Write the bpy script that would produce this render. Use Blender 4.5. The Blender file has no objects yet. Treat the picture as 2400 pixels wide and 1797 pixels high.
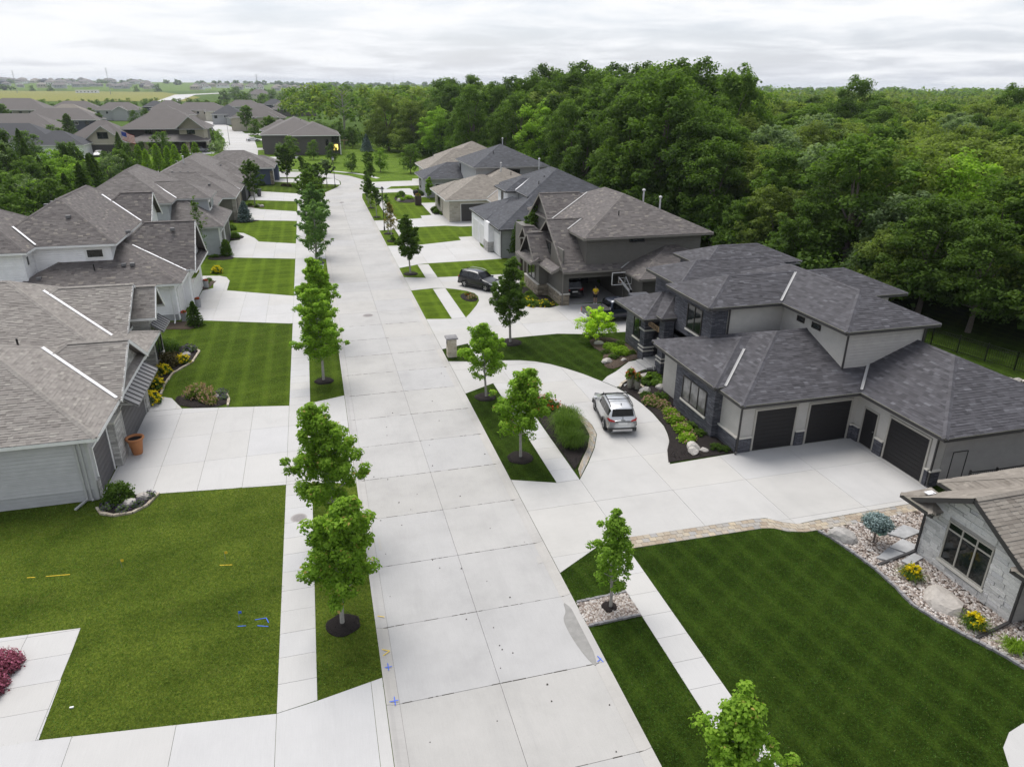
import bpy, bmesh, math, random
import numpy as np
from mathutils import Matrix, Vector
random.seed(7); RNG = np.random.default_rng(11)
R = math.radians
sc = bpy.context.scene
COL = sc.collection

# ------------------------------------------------------------------ camera
cam = bpy.data.cameras.new('camera'); camo = bpy.data.objects.new('camera', cam); COL.objects.link(camo)
cam.sensor_fit = 'HORIZONTAL'; cam.sensor_width = 36.0; cam.lens = 24.975
cam.clip_start = 0.3; cam.clip_end = 30000
CAM_H = 18.4
camo.matrix_world = (Matrix.Translation((0, 0, CAM_H)) @ Matrix.Rotation(R(-15.384), 4, 'Z')
                     @ Matrix.Rotation(R(90 - 22.671), 4, 'X') @ Matrix.Rotation(R(0.45), 4, 'Z'))
sc.camera = camo

# ------------------------------------------------------------------ sky, sun, exposure
SUN_EL, SUN_AZ = 60.0, -14.0          # azimuth from +Y, negative = towards -X
world = bpy.data.worlds.new('World'); sc.world = world; world.use_nodes = True
nt = world.node_tree; nt.nodes.clear()
def WN(t, **k):
    n = nt.nodes.new(t)
    for a, b in k.items(): setattr(n, a, b)
    return n
out = WN('ShaderNodeOutputWorld'); bg = WN('ShaderNodeBackground'); bg.inputs['Strength'].default_value = 0.05
sky = WN('ShaderNodeTexSky', sky_type='NISHITA', sun_disc=False)
sky.sun_elevation = R(SUN_EL); sky.sun_rotation = R(SUN_AZ); sky.altitude = 300
sky.air_density = 1.0; sky.dust_density = 3.0; sky.ozone_density = 1.0
tc = WN('ShaderNodeTexCoord'); sep = WN('ShaderNodeSeparateXYZ'); nt.links.new(tc.outputs['Generated'], sep.inputs[0])
def M_(op, a, b=None, c=None, clamp=False):
    n = WN('ShaderNodeMath', operation=op, use_clamp=clamp)
    for i, v in enumerate((a, b, c)):
        if v is None: continue
        if isinstance(v, (int, float)): n.inputs[i].default_value = v
        else: nt.links.new(v, n.inputs[i])
    return n.outputs[0]
zc = M_('MAXIMUM', sep.outputs[2], 0.0)
den = M_('ADD', zc, 0.09)
px, py = M_('DIVIDE', sep.outputs[0], den), M_('DIVIDE', sep.outputs[1], den)
cmb = WN('ShaderNodeCombineXYZ'); nt.links.new(px, cmb.inputs[0]); nt.links.new(py, cmb.inputs[1])
nz = WN('ShaderNodeTexNoise'); nz.inputs['Scale'].default_value = 0.95; nz.inputs['Detail'].default_value = 10; nz.inputs['Roughness'].default_value = 0.6
nz.inputs['Distortion'].default_value = 0.35
nt.links.new(cmb.outputs[0], nz.inputs['Vector'])
nb = WN('ShaderNodeTexNoise'); nb.inputs['Scale'].default_value = 0.16; nb.inputs['Detail'].default_value = 2
mpv = WN('ShaderNodeMapping'); mpv.inputs['Location'].default_value = (3.1, 1.7, 0); nt.links.new(cmb.outputs[0], mpv.inputs[0]); nt.links.new(mpv.outputs[0], nb.inputs['Vector'])
nsum = M_('ADD', M_('MULTIPLY', nz.outputs['Fac'], 0.6), M_('MULTIPLY', nb.outputs['Fac'], 0.5))
cov = WN('ShaderNodeMapRange'); cov.inputs[1].default_value = 0.42; cov.inputs[2].default_value = 0.64; cov.interpolation_type = 'SMOOTHSTEP'
nt.links.new(nsum, cov.inputs[0])
hz = WN('ShaderNodeMapRange'); hz.inputs[1].default_value = 0.0; hz.inputs[2].default_value = 0.22; hz.inputs[3].default_value = 1.0; hz.inputs[4].default_value = 0.0
nt.links.new(zc, hz.inputs[0])
# thin white veil everywhere, thicker cloud where the noise says so, white haze near the horizon
cf = M_('MULTIPLY', cov.outputs[0], 0.45); cf = M_('ADD', cf, 0.50); cf = M_('ADD', cf, M_('MULTIPLY', hz.outputs[0], 0.16), clamp=True)
shade = WN('ShaderNodeMixRGB'); shade.inputs[1].default_value = (7.2, 7.55, 8.4, 1); shade.inputs[2].default_value = (8.2, 8.25, 8.3, 1)
nt.links.new(cov.outputs[0], shade.inputs[0])
mx = WN('ShaderNodeMixRGB'); nt.links.new(cf, mx.inputs[0]); nt.links.new(sky.outputs[0], mx.inputs[1]); nt.links.new(shade.outputs[0], mx.inputs[2])
nt.links.new(mx.outputs[0], bg.inputs['Color']); nt.links.new(bg.outputs[0], out.inputs['Surface'])

sun = bpy.data.lights.new('sun', 'SUN'); suno = bpy.data.objects.new('sun', sun); COL.objects.link(suno)
sun.energy = 1.5; sun.angle = R(40); sun.color = (1.0, 0.965, 0.92)
sd = Vector((math.sin(R(SUN_AZ)) * math.cos(R(SUN_EL)), math.cos(R(SUN_AZ)) * math.cos(R(SUN_EL)), math.sin(R(SUN_EL))))
suno.rotation_euler = (-sd).to_track_quat('-Z', 'Y').to_euler(); suno.location = (0, 0, 80)

sc.view_settings.view_transform = 'Standard'; sc.view_settings.look = 'None'
sc.view_settings.exposure = 1.32; sc.view_settings.gamma = 1.0; sc.view_settings.use_curve_mapping = False
sc.render.engine = 'CYCLES'
cy = sc.cycles
cy.use_denoising = True
cy.max_bounces = 6; cy.diffuse_bounces = 4; cy.glossy_bounces = 2; cy.transmission_bounces = 4; cy.transparent_max_bounces = 8; cy.volume_bounces = 0
cy.caustics_reflective = False; cy.caustics_refractive = False

# ------------------------------------------------------------------ materials
MATS = {}
def srgb(r, g, b):
    f = lambda v: (v / 255 / 12.92) if v / 255 <= 0.04045 else ((v / 255 + 0.055) / 1.055) ** 2.4
    return (f(r), f(g), f(b))
class MB_:
    """small helper around a material's node tree"""
    def __init__(s, name):
        s.m = bpy.data.materials.new(name); s.m.use_nodes = True; s.t = s.m.node_tree
        s.b = s.t.nodes['Principled BSDF']; s.o = s.t.nodes['Material Output']
    def n(s, t, **k):
        n = s.t.nodes.new(t)
        for a, b in k.items(): setattr(n, a, b)
        return n
    def l(s, a, b): s.t.links.new(a, b)
    def pos(s): return s.n('ShaderNodeNewGeometry').outputs['Position']
    def objc(s): return s.n('ShaderNodeTexCoord').outputs['Object']
    def rnd(s): return s.n('ShaderNodeObjectInfo').outputs['Random']
    def attr(s, a): return s.n('ShaderNodeAttribute', attribute_name=a).outputs['Fac']
    def noise(s, vec, scale, detail=4, rough=0.6):
        n = s.n('ShaderNodeTexNoise'); n.inputs['Scale'].default_value = scale; n.inputs['Detail'].default_value = detail
        n.inputs['Roughness'].default_value = rough
        if vec is not None: s.l(vec, n.inputs['Vector'])
        return n.outputs['Fac']
    def scaled(s, vec, sx, sy, sz, rot=0):
        n = s.n('ShaderNodeMapping'); n.inputs['Scale'].default_value = (sx, sy, sz); n.inputs['Rotation'].default_value = (0, 0, rot)
        s.l(vec, n.inputs['Vector']); return n.outputs[0]
    def ramp(s, fac, stops):
        n = s.n('ShaderNodeValToRGB'); e = n.color_ramp.elements
        e[0].position, e[0].color = stops[0][0], (*stops[0][1], 1); e[1].position, e[1].color = stops[-1][0], (*stops[-1][1], 1)
        for p, c in stops[1:-1]:
            q = e.new(p); q.color = (*c, 1)
        s.l(fac, n.inputs[0]); return n.outputs[0]
    def math(s, op, a, b=None, clamp=False):
        n = s.n('ShaderNodeMath', operation=op, use_clamp=clamp)
        for i, v in enumerate((a, b)):
            if v is None: continue
            if isinstance(v, (int, float)): n.inputs[i].default_value = v
            else: s.l(v, n.inputs[i])
        return n.outputs[0]
    def mix(s, fac, a, b, mode='MIX'):
        n = s.n('ShaderNodeMixRGB', blend_type=mode)
        for i, v in enumerate((fac, a, b)):
            if isinstance(v, (int, float)): n.inputs[i].default_value = v
            elif isinstance(v, tuple): n.inputs[i].default_value = (*v, 1)
            else: s.l(v, n.inputs[i])
        return n.outputs[0]
    def bump(s, h, strength=0.3, dist=0.02):
        n = s.n('ShaderNodeBump'); n.inputs['Strength'].default_value = strength; n.inputs['Distance'].default_value = dist
        s.l(h, n.inputs['Height']); s.l(n.outputs[0], s.b.inputs['Normal'])
    def col(s, c):
        if isinstance(c, tuple): s.b.inputs['Base Color'].default_value = (*c, 1)
        else: s.l(c, s.b.inputs['Base Color'])
    def rough(s, v):
        if isinstance(v, (int, float)): s.b.inputs['Roughness'].default_value = v
        else: s.l(v, s.b.inputs['Roughness'])
def sc3(c, k): return tuple(max(0, v * k) for v in c)

def plain(name, c, rough=0.6, var=0.12, scale=3.0, metal=0.0, spec=0.5, bump=0.0):
    if name in MATS: return MATS[name]
    m = MB_(name); nz = m.noise(m.pos(), scale, 5)
    m.col(m.ramp(nz, [(0.25, sc3(c, 1 - var)), (0.75, sc3(c, 1 + var))])); m.rough(rough)
    m.b.inputs['Metallic'].default_value = metal; m.b.inputs['Specular IOR Level'].default_value = spec
    if bump: m.bump(m.noise(m.pos(), scale * 14, 3), bump, 0.01)
    MATS[name] = m.m; return m.m

def concrete(name, c, brush=(1, 30, 1), stain=0.10, warm=(1.0, 0.985, 0.955)):
    m = MB_(name); p = m.pos()
    big = m.noise(p, 0.35, 6, 0.65); fine = m.noise(p, 38, 3, 0.7); br = m.noise(m.scaled(p, *brush), 1.3, 4, 0.6)
    base = m.ramp(big, [(0.28, sc3(c, 1 - stain)), (0.5, c), (0.75, sc3(c, 1 + stain * 0.7))])
    rv = m.ramp(m.rnd(), [(0.0, sc3(warm, 0.965)), (0.45, (0.985, 0.985, 0.995)), (0.8, sc3(warm, 1.0)), (1.0, (1.015, 1.012, 1.01))])
    base = m.mix(1.0, base, rv, 'MULTIPLY')
    base = m.mix(0.10, base, m.ramp(br, [(0.35, (0.55, 0.55, 0.55)), (0.65, (1, 1, 1))]), 'MULTIPLY')
    base = m.mix(0.16, base, m.ramp(fine, [(0.3, (0.5, 0.5, 0.5)), (0.7, (1, 1, 1))]), 'MULTIPLY')
    # faint dirty blotches and tyre-worn streaks along the slab
    st = m.noise(m.scaled(p, 1.6, 0.16, 1), 0.9, 5, 0.6)
    base = m.mix(m.math('MULTIPLY', m.ramp(st, [(0.55, (0, 0, 0)), (0.78, (1, 1, 1))]), 0.28), base, sc3(c, 0.72), 'MIX')
    spk = m.noise(p, 9.0, 2, 0.5)
    base = m.mix(m.math('MULTIPLY', m.ramp(spk, [(0.76, (0, 0, 0)), (0.79, (1, 1, 1))]), 0.35), base, sc3(c, 0.5), 'MIX')
    m.col(base); m.rough(0.85); m.b.inputs['Specular IOR Level'].default_value = 0.35
    m.bump(m.math('ADD', fine, br), 0.25, 0.006); MATS[name] = m.m; return m.m
concrete('street_concrete', (0.405, 0.40, 0.393), brush=(26, 1, 1), stain=0.13)
concrete('drive_concrete', (0.455, 0.45, 0.44), brush=(1, 24, 1))
concrete('white_concrete', (0.475, 0.472, 0.468), brush=(24, 1, 1), stain=0.07)
concrete('kerb_concrete', (0.41, 0.40, 0.385), brush=(1, 14, 1), stain=0.16)
plain('joint_dark', (0.055, 0.05, 0.042), 0.95, 0.3, 6)
plain('wet_concrete', (0.21, 0.205, 0.195), 0.55, 0.18, 5)

def grass(name, dark, light, dry, stripes=()):
    m = MB_(name); p = m.pos()
    big = m.noise(p, 0.3, 5, 0.65); mid = m.noise(m.scaled(p, 1, 1.6, 1, .5), 3.4, 7, 0.78); fine = m.noise(p, 22, 5, 0.8)
    f = m.math('ADD', m.math('MULTIPLY', big, 0.5), m.math('MULTIPLY', mid, 0.5))
    base = m.ramp(f, [(0.38, sc3(dark, .8)), (0.5, tuple((a + b) / 2 for a, b in zip(dark, light))), (0.62, sc3(light, 1.15))])
    for ang, wid, k in stripes:
        mp = m.scaled(p, 1, 1, 1, ang); sx = m.n('ShaderNodeSeparateXYZ'); m.l(mp, sx.inputs[0])
        wob = m.math('MULTIPLY', m.noise(p, 0.6, 3), 0.22)
        v = m.math('SINE', m.math('MULTIPLY', m.math('ADD', sx.outputs[0], wob), math.pi / wid))
        v = m.math('ADD', m.math('MULTIPLY', v, 0.5), 0.5)
        base = m.mix(m.math('MULTIPLY', m.ramp(v, [(0.62, (0, 0, 0)), (0.97, (1, 1, 1))]), k), base, sc3(light, 2.3), 'MIX')
    dr = m.noise(p, 0.55, 6, 0.7)
    base = m.mix(m.math('MULTIPLY', m.ramp(dr, [(0.60, (0, 0, 0)), (0.80, (1, 1, 1))]), 0.35), base, dry, 'MIX')
    g2 = m.noise(m.scaled(p, 1.5, 1, 1, .7), 8.5, 6, 0.85)
    base = m.mix(0.85, base, m.ramp(g2, [(0.34, (0.30, 0.36, 0.30)), (0.5, (0.95, 0.95, 0.9)), (0.66, (1.8, 1.65, 1.6))]), 'MULTIPLY')
    base = m.mix(0.5, base, m.ramp(fine, [(0.3, (0.45, 0.48, 0.4)), (0.7, (1.4, 1.35, 1.2))]), 'MULTIPLY')
    m.col(base); m.rough(0.9); m.b.inputs['Specular IOR Level'].default_value = 0.03
    m.bump(m.math('ADD', fine, m.math('MULTIPLY', mid, 0.6)), 0.9, 0.05); MATS[name] = m.m; return m.m
DRY = (0.15, 0.135, 0.05)
grass('lawn_dark', (0.015, 0.030, 0.0035), (0.025, 0.044, 0.006), (0.05, 0.06, 0.013), ((R(-8), .6, 0.26), (R(58), .65, 0.15), (R(-52), .9, 0.10)))
grass('lawn_olive', (0.048, 0.076, 0.010), (0.092, 0.124, 0.019), DRY, ((R(84), 1.3, 0.06),))
grass('lawn_mid', (0.038, 0.066, 0.008), (0.062, 0.096, 0.012), DRY, ((R(0), 0.75, 0.20), (R(70), 0.8, 0.10)))
grass('lawn_fresh', (0.054, 0.094, 0.008), (0.086, 0.134, 0.013), (0.12, 0.16, 0.04), ((R(0), 0.8, 0.16), (R(86), 0.9, 0.12)))
grass('ground_grass', (0.045, 0.09, 0.016), (0.085, 0.14, 0.026), (0.16, 0.16, 0.05))
grass('field_grass', (0.15, 0.17, 0.045), (0.26, 0.25, 0.085), (0.30, 0.26, 0.12))
grass('meadow_grass', (0.07, 0.13, 0.016), (0.13, 0.20, 0.03), (0.17, 0.17, 0.05))

def shingle(name, stops):
    mean = tuple(sum(c[i] for _, c in stops) / len(stops) for i in range(3)); stops = [(p, tuple(mean[i] * 1.03 + (c[i] - mean[i]) * .95 for i in range(3))) for p, c in stops]
    m = MB_(name); t = m.attr('tone'); c = m.ramp(t, stops)
    fine = m.noise(m.pos(), 30, 3, 0.7); wea = m.noise(m.pos(), 0.5, 5)
    c = m.mix(0.35, c, m.ramp(fine, [(0.3, (0.55, 0.55, 0.55)), (0.7, (1.25, 1.25, 1.25))]), 'MULTIPLY')
    c = m.mix(0.3, c, m.ramp(wea, [(0.3, (0.75, 0.74, 0.73)), (0.7, (1.12, 1.12, 1.13))]), 'MULTIPLY')
    m.col(c); m.rough(0.8); m.b.inputs['Specular IOR Level'].default_value = 0.4; m.bump(fine, 0.4, 0.01)
    MATS[name] = m.m; return m.m
shingle('shingle_taupe', [(0, (0.150, 0.134, 0.120)), (0.35, (0.215, 0.195, 0.178)), (0.7, (0.258, 0.238, 0.215)), (1, (0.32, 0.30, 0.265))])
shingle('shingle_brown', [(0, (0.060, 0.051, 0.050)), (0.35, (0.098, 0.086, 0.084)), (0.75, (0.135, 0.122, 0.115)), (1, (0.235, 0.212, 0.175))])
shingle('shingle_charcoal', [(0, (0.028, 0.027, 0.031)), (0.4, (0.052, 0.050, 0.057)), (0.8, (0.080, 0.078, 0.088)), (1, (0.125, 0.125, 0.138))])
shingle('shingle_slate', [(0, (0.024, 0.026, 0.032)), (0.4, (0.043, 0.046, 0.056)), (0.8, (0.062, 0.066, 0.078)), (1, (0.088, 0.092, 0.108))])
shingle('shingle_tan', [(0, (0.150, 0.130, 0.108)), (0.4, (0.205, 0.182, 0.155)), (0.8, (0.245, 0.220, 0.188)), (1, (0.30, 0.27, 0.23))])
shingle('shingle_grey', [(0, (0.085, 0.074, 0.070)), (0.4, (0.125, 0.112, 0.106)), (0.8, (0.155, 0.142, 0.134)), (1, (0.20, 0.185, 0.17))])

def siding_mat(name, c, lap=0.18, rough=0.55):
    """painted lap boards: a thin shadow line in relief at every lap"""
    m = MB_(name); p = m.pos(); sx = m.n('ShaderNodeSeparateXYZ'); m.l(p, sx.inputs[0])
    fr = m.math('FRACT', m.math('DIVIDE', sx.outputs[2], lap))
    nz = m.noise(p, 2.2, 5); g = m.noise(m.scaled(p, 2, 2, 40), 2, 3)
    base = m.ramp(nz, [(0.3, sc3(c, 0.93)), (0.7, sc3(c, 1.06))])
    base = m.mix(0.12, base, m.ramp(g, [(0.35, (0.7, 0.7, 0.7)), (0.65, (1, 1, 1))]), 'MULTIPLY')
    base = m.mix(1.0, base, m.ramp(m.rnd(), [(0, (0.97, 0.97, 0.97)), (1, (1.03, 1.03, 1.03))]), 'MULTIPLY')
    m.col(base); m.rough(rough); m.bump(m.math('SUBTRACT', 1.0, fr), 0.9, 0.03); MATS[name] = m.m; return m.m
def paint(name, c, rough=0.5): return plain(name, c, rough, 0.06, 2.5)

def stone_mat(name, cols, bw, bh, mortar, bumpd=0.05, msize=0.012, rough=0.8):
    m = MB_(name); p = m.pos(); sx = m.n('ShaderNodeSeparateXYZ'); m.l(p, sx.inputs[0])
    u = m.math('ADD', sx.outputs[0], sx.outputs[1]); cv = m.n('ShaderNodeCombineXYZ'); m.l(u, cv.inputs[0]); m.l(sx.outputs[2], cv.inputs[1])
    b = m.n('ShaderNodeTexBrick'); m.l(cv.outputs[0], b.inputs['Vector'])
    b.inputs['Scale'].default_value = 1.0; b.inputs['Brick Width'].default_value = bw; b.inputs['Row Height'].default_value = bh
    b.inputs['Mortar Size'].default_value = msize; b.inputs['Mortar Smooth'].default_value = 0.3; b.inputs['Bias'].default_value = 0.0
    b.inputs['Color1'].default_value = (0, 0, 0, 1); b.inputs['Color2'].default_value = (1, 1, 1, 1); b.inputs['Mortar'].default_value = (0.5, 0.5, 0.5, 1)
    n1 = m.noise(m.scaled(p, 2.5, 2.5, 9), 1.2, 5, 0.65); n2 = m.noise(p, 20, 3)
    t = m.math('ADD', m.math('MULTIPLY', b.outputs['Color'], 0.55), m.math('MULTIPLY', n1, 0.5))
    c = m.ramp(t, [(i / (len(cols) - 1) * 0.8 + 0.1, k) for i, k in enumerate(cols)])
    c = m.mix(0.35, c, m.ramp(n2, [(0.3, (0.6, 0.6, 0.6)), (0.7, (1.2, 1.2, 1.2))]), 'MULTIPLY')
    c = m.mix(b.outputs['Fac'], c, mortar); m.col(c); m.rough(rough)
    h = m.math('ADD', m.math('MULTIPLY', m.math('SUBTRACT', 1, b.outputs['Fac']), 0.7), m.math('ADD', m.math('MULTIPLY', b.outputs['Color'], 0.6), m.math('MULTIPLY', n2, 0.3)))
    m.bump(h, 0.9, bumpd); MATS[name] = m.m; return m.m
stone_mat('ledge_dark', [(0.030, 0.032, 0.042), (0.065, 0.068, 0.085), (0.105, 0.108, 0.130), (0.165, 0.165, 0.185)], 0.42, 0.085, (0.02, 0.02, 0.025))
stone_mat('ledge_light', [(0.20, 0.20, 0.195), (0.34, 0.335, 0.32), (0.46, 0.45, 0.43), (0.56, 0.55, 0.53)], 0.5, 0.14, (0.30, 0.29, 0.28))
stone_mat('ledge_tan', [(0.09, 0.075, 0.06), (0.22, 0.18, 0.13), (0.33, 0.28, 0.21), (0.42, 0.37, 0.30)], 0.36, 0.16, (0.20, 0.18, 0.15))
stone_mat('stone_cream', [(0.30, 0.27, 0.22), (0.42, 0.39, 0.33), (0.52, 0.48, 0.41)], 0.6, 0.28, (0.30, 0.28, 0.24))

def glass_mat(name, c=(0.012, 0.016, 0.016)):
    m = MB_(name); m.col(m.ramp(m.noise(m.pos(), 1.2, 3), [(0.35, sc3(c, 0.6)), (0.7, sc3(c, 1.8))])); m.rough(0.06); m.b.inputs['Specular IOR Level'].default_value = 0.6; MATS[name] = m.m
glass_mat('window_glass'); glass_mat('car_glass', (0.008, 0.009, 0.010)); glass_mat('blind_glass', (0.14, 0.14, 0.14))

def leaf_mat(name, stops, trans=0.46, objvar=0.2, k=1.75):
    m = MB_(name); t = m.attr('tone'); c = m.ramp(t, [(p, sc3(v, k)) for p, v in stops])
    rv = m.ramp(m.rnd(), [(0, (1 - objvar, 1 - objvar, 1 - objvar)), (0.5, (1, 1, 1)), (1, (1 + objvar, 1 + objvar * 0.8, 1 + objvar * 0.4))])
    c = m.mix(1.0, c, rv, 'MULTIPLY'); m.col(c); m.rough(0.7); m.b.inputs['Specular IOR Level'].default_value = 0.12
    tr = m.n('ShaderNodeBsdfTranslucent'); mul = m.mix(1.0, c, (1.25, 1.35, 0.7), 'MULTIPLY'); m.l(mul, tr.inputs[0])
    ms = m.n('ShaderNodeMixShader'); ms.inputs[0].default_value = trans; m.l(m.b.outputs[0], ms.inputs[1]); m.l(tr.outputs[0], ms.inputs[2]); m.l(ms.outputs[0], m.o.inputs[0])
    MATS[name] = m.m; return m.m
leaf_mat('leaf_maple', [(0, (0.046, 0.086, 0.010)), (0.45, (0.086, 0.150, 0.015)), (0.86, (0.140, 0.215, 0.028)), (1, (0.24, 0.17, 0.06))], 0.5, 0.12, 2.3)
leaf_mat('leaf_dark', [(0, (0.018, 0.036, 0.007)), (0.5, (0.038, 0.070, 0.012)), (1, (0.070, 0.114, 0.021))])
leaf_mat('leaf_mid', [(0, (0.028, 0.054, 0.009)), (0.5, (0.054, 0.096, 0.015)), (1, (0.092, 0.146, 0.027))])
leaf_mat('leaf_olive', [(0, (0.040, 0.060, 0.012)), (0.5, (0.082, 0.116, 0.022)), (1, (0.140, 0.180, 0.042))])
leaf_mat('leaf_pale', [(0, (0.045, 0.075, 0.030)), (0.5, (0.085, 0.125, 0.055)), (1, (0.150, 0.195, 0.100))])
leaf_mat('leaf_bright', [(0, (0.060, 0.110, 0.010)), (0.5, (0.120, 0.200, 0.016)), (1, (0.20, 0.29, 0.035))])
leaf_mat('leaf_lime', [(0, (0.100, 0.170, 0.008)), (0.5, (0.190, 0.300, 0.016)), (1, (0.30, 0.42, 0.04))])
leaf_mat('leaf_rust', [(0, (0.09, 0.085, 0.022)), (0.5, (0.16, 0.135, 0.04)), (1, (0.23, 0.185, 0.065))])
leaf_mat('leaf_burgundy', [(0, (0.050, 0.012, 0.018)), (0.5, (0.130, 0.035, 0.055)), (1, (0.27, 0.09, 0.14))], 0.25)
leaf_mat('leaf_blue', [(0, (0.050, 0.075, 0.072)), (0.5, (0.100, 0.140, 0.140)), (1, (0.20, 0.25, 0.25))], 0.15)
leaf_mat('leaf_brown', [(0, (0.018, 0.014, 0.006)), (0.5, (0.036, 0.030, 0.011)), (1, (0.065, 0.056, 0.020))], 0.2)
leaf_mat('grass_blade', [(0, (0.030, 0.075, 0.010)), (0.5, (0.062, 0.120, 0.016)), (0.9, (0.10, 0.16, 0.03)), (1, (0.20, 0.18, 0.07))], 0.3, 0.05)
leaf_mat('grass_blade_dark', [(0, (0.018, 0.052, 0.008)), (0.5, (0.036, 0.085, 0.012)), (0.95, (0.06, 0.11, 0.02)), (1, (0.12, 0.13, 0.05))], 0.3, 0.05)
leaf_mat('petal_yellow', [(0, (0.55, 0.42, 0.008)), (1, (0.80, 0.66, 0.02))], 0.3, 0.05, 1.0)
leaf_mat('petal_red', [(0, (0.40, 0.03, 0.02)), (1, (0.65, 0.12, 0.05))], 0.3, 0.05, 1.0)
leaf_mat('petal_pink', [(0, (0.30, 0.17, 0.13)), (1, (0.48, 0.33, 0.25))], 0.3, 0.05, 1.0)
leaf_mat('petal_purple', [(0, (0.07, 0.055, 0.10)), (1, (0.17, 0.13, 0.26))], 0.2, 0.05, 1.0)
plain('bark', (0.12, 0.10, 0.085), 0.95, 0.35, 9, bump=0.6); plain('bark_pale', (0.30, 0.285, 0.26), 0.9, 0.25, 9, bump=0.4)
plain('mulch', (0.020, 0.016, 0.015), 0.95, 0.7, 24, spec=0.2, bump=1.0); plain('mulch_brown', (0.075, 0.056, 0.042), 0.95, 0.5, 24, spec=0.2, bump=1.0)
def by_tone(name, stops, rough=0.75, bump=0.3):
    m = MB_(name); t = m.attr('tone'); c = m.ramp(t, stops); n = m.noise(m.pos(), 14, 4)
    c = m.mix(0.4, c, m.ramp(n, [(0.3, (0.6, 0.6, 0.6)), (0.7, (1.25, 1.25, 1.25))]), 'MULTIPLY'); m.col(c); m.rough(rough); m.bump(n, bump, 0.02); MATS[name] = m.m
by_tone('pebble', [(0, (0.13, 0.10, 0.085)), (0.3, (0.30, 0.24, 0.20)), (0.6, (0.42, 0.37, 0.33)), (1, (0.60, 0.57, 0.54))])
by_tone('mulch_chip', [(0, (0.008, 0.007, 0.007)), (0.6, (0.022, 0.018, 0.017)), (1, (0.065, 0.05, 0.042))], 0.9)
def by_rnd(name, stops, rough=0.8, scale=10, bump=0.4, bd=0.02):
    m = MB_(name); c = m.ramp(m.rnd(), stops); p = m.pos(); n = m.noise(m.scaled(p, 1, 1, 2.2), scale, 5, 0.65)
    c = m.mix(0.55, c, m.ramp(n, [(0.3, (0.6, 0.6, 0.6)), (0.72, (1.25, 1.25, 1.25))]), 'MULTIPLY'); m.col(c); m.rough(rough); m.bump(n, bump, bd); MATS[name] = m.m
by_rnd('paver', [(0, (0.28, 0.22, 0.16)), (0.35, (0.36, 0.31, 0.24)), (0.65, (0.30, 0.29, 0.28)), (0.85, (0.42, 0.35, 0.25)), (1, (0.24, 0.24, 0.245))])
by_rnd('veneer_stone', [(0, (0.45, 0.45, 0.445)), (0.3, (0.57, 0.565, 0.55)), (0.7, (0.66, 0.655, 0.64)), (1, (0.53, 0.53, 0.54))], bump=0.7, bd=0.03)
by_rnd('pillar_stone', [(0, (0.36, 0.31, 0.22)), (0.4, (0.47, 0.42, 0.32)), (1, (0.56, 0.52, 0.42))], bump=0.7, bd=0.03)
by_rnd('boulder', [(0, (0.36, 0.33, 0.30)), (0.5, (0.48, 0.45, 0.41)), (1, (0.30, 0.29, 0.28))], scale=4, bump=0.8, bd=0.06)
by_rnd('edging_stone', [(0, (0.30, 0.25, 0.18)), (1, (0.46, 0.41, 0.33))])
by_rnd('flagstone', [(0, (0.33, 0.335, 0.34)), (1, (0.42, 0.42, 0.42))], scale=3)
plain('mortar', (0.30, 0.29, 0.275), 0.9, 0.15, 8); plain('slate_cap', (0.20, 0.195, 0.20), 0.75, 0.2, 5, bump=0.3)
paint('white_trim', (0.74, 0.74, 0.73)); paint('flashing', (0.70, 0.70, 0.72), 0.4); paint('grey_flashing', (0.34, 0.335, 0.33), 0.4); paint('cream_liner', (0.47, 0.46, 0.36)); paint('grey_trim', (0.40, 0.40, 0.395))
paint('taupe_trim', (0.19, 0.175, 0.155)); paint('dark_trim', (0.040, 0.038, 0.038)); paint('cream_stone', (0.55, 0.53, 0.48), 0.7); paint('bronze_frame', (0.025, 0.022, 0.020), 0.4)
paint('taupe_frame', (0.36, 0.345, 0.31)); paint('garage_charcoal', (0.075, 0.073, 0.078)); paint('garage_black', (0.011, 0.010, 0.011), 0.6); paint('garage_white', (0.66, 0.66, 0.65)); paint('garage_bronze', (0.045, 0.040, 0.040), 0.5)
paint('metal_awning', (0.185, 0.18, 0.18), 0.4); paint('metal_awning_seam', (0.05, 0.05, 0.05), 0.4); paint('vent_grey', (0.13, 0.13, 0.135), 0.6); paint('vent_pale', (0.5, 0.5, 0.5), 0.45); paint('black_metal', (0.010, 0.010, 0.011), 0.4)
siding_mat('siding_grey', (0.44, 0.44, 0.445)); siding_mat('siding_white', (0.80, 0.80, 0.805)); siding_mat('siding_bluegrey', (0.36, 0.38, 0.39)); siding_mat('siding_olive', (0.20, 0.19, 0.15)); siding_mat('siding_slate', (0.075, 0.075, 0.082))
siding_mat('siding_blue', (0.062, 0.085, 0.15)); siding_mat('siding_taupe', (0.115, 0.108, 0.095)); siding_mat('siding_greige', (0.36, 0.345, 0.33)); siding_mat('siding_stucco', (0.45, 0.435, 0.41), lap=3.0); siding_mat('siding_brown', (0.085, 0.076, 0.070))
siding_mat('siding_navy', (0.045, 0.050, 0.070)); siding_mat('siding_beige', (0.42, 0.38, 0.30)); siding_mat('siding_cream', (0.52, 0.48, 0.40)); siding_mat('siding_mist', (0.36, 0.365, 0.37))
paint('terracotta', (0.40, 0.165, 0.065), 0.75); paint('galvanised', (0.30, 0.31, 0.32), 0.5); paint('wood_tan', (0.36, 0.24, 0.14), 0.7); paint('wood_dark', (0.05, 0.035, 0.025), 0.7)
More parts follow.
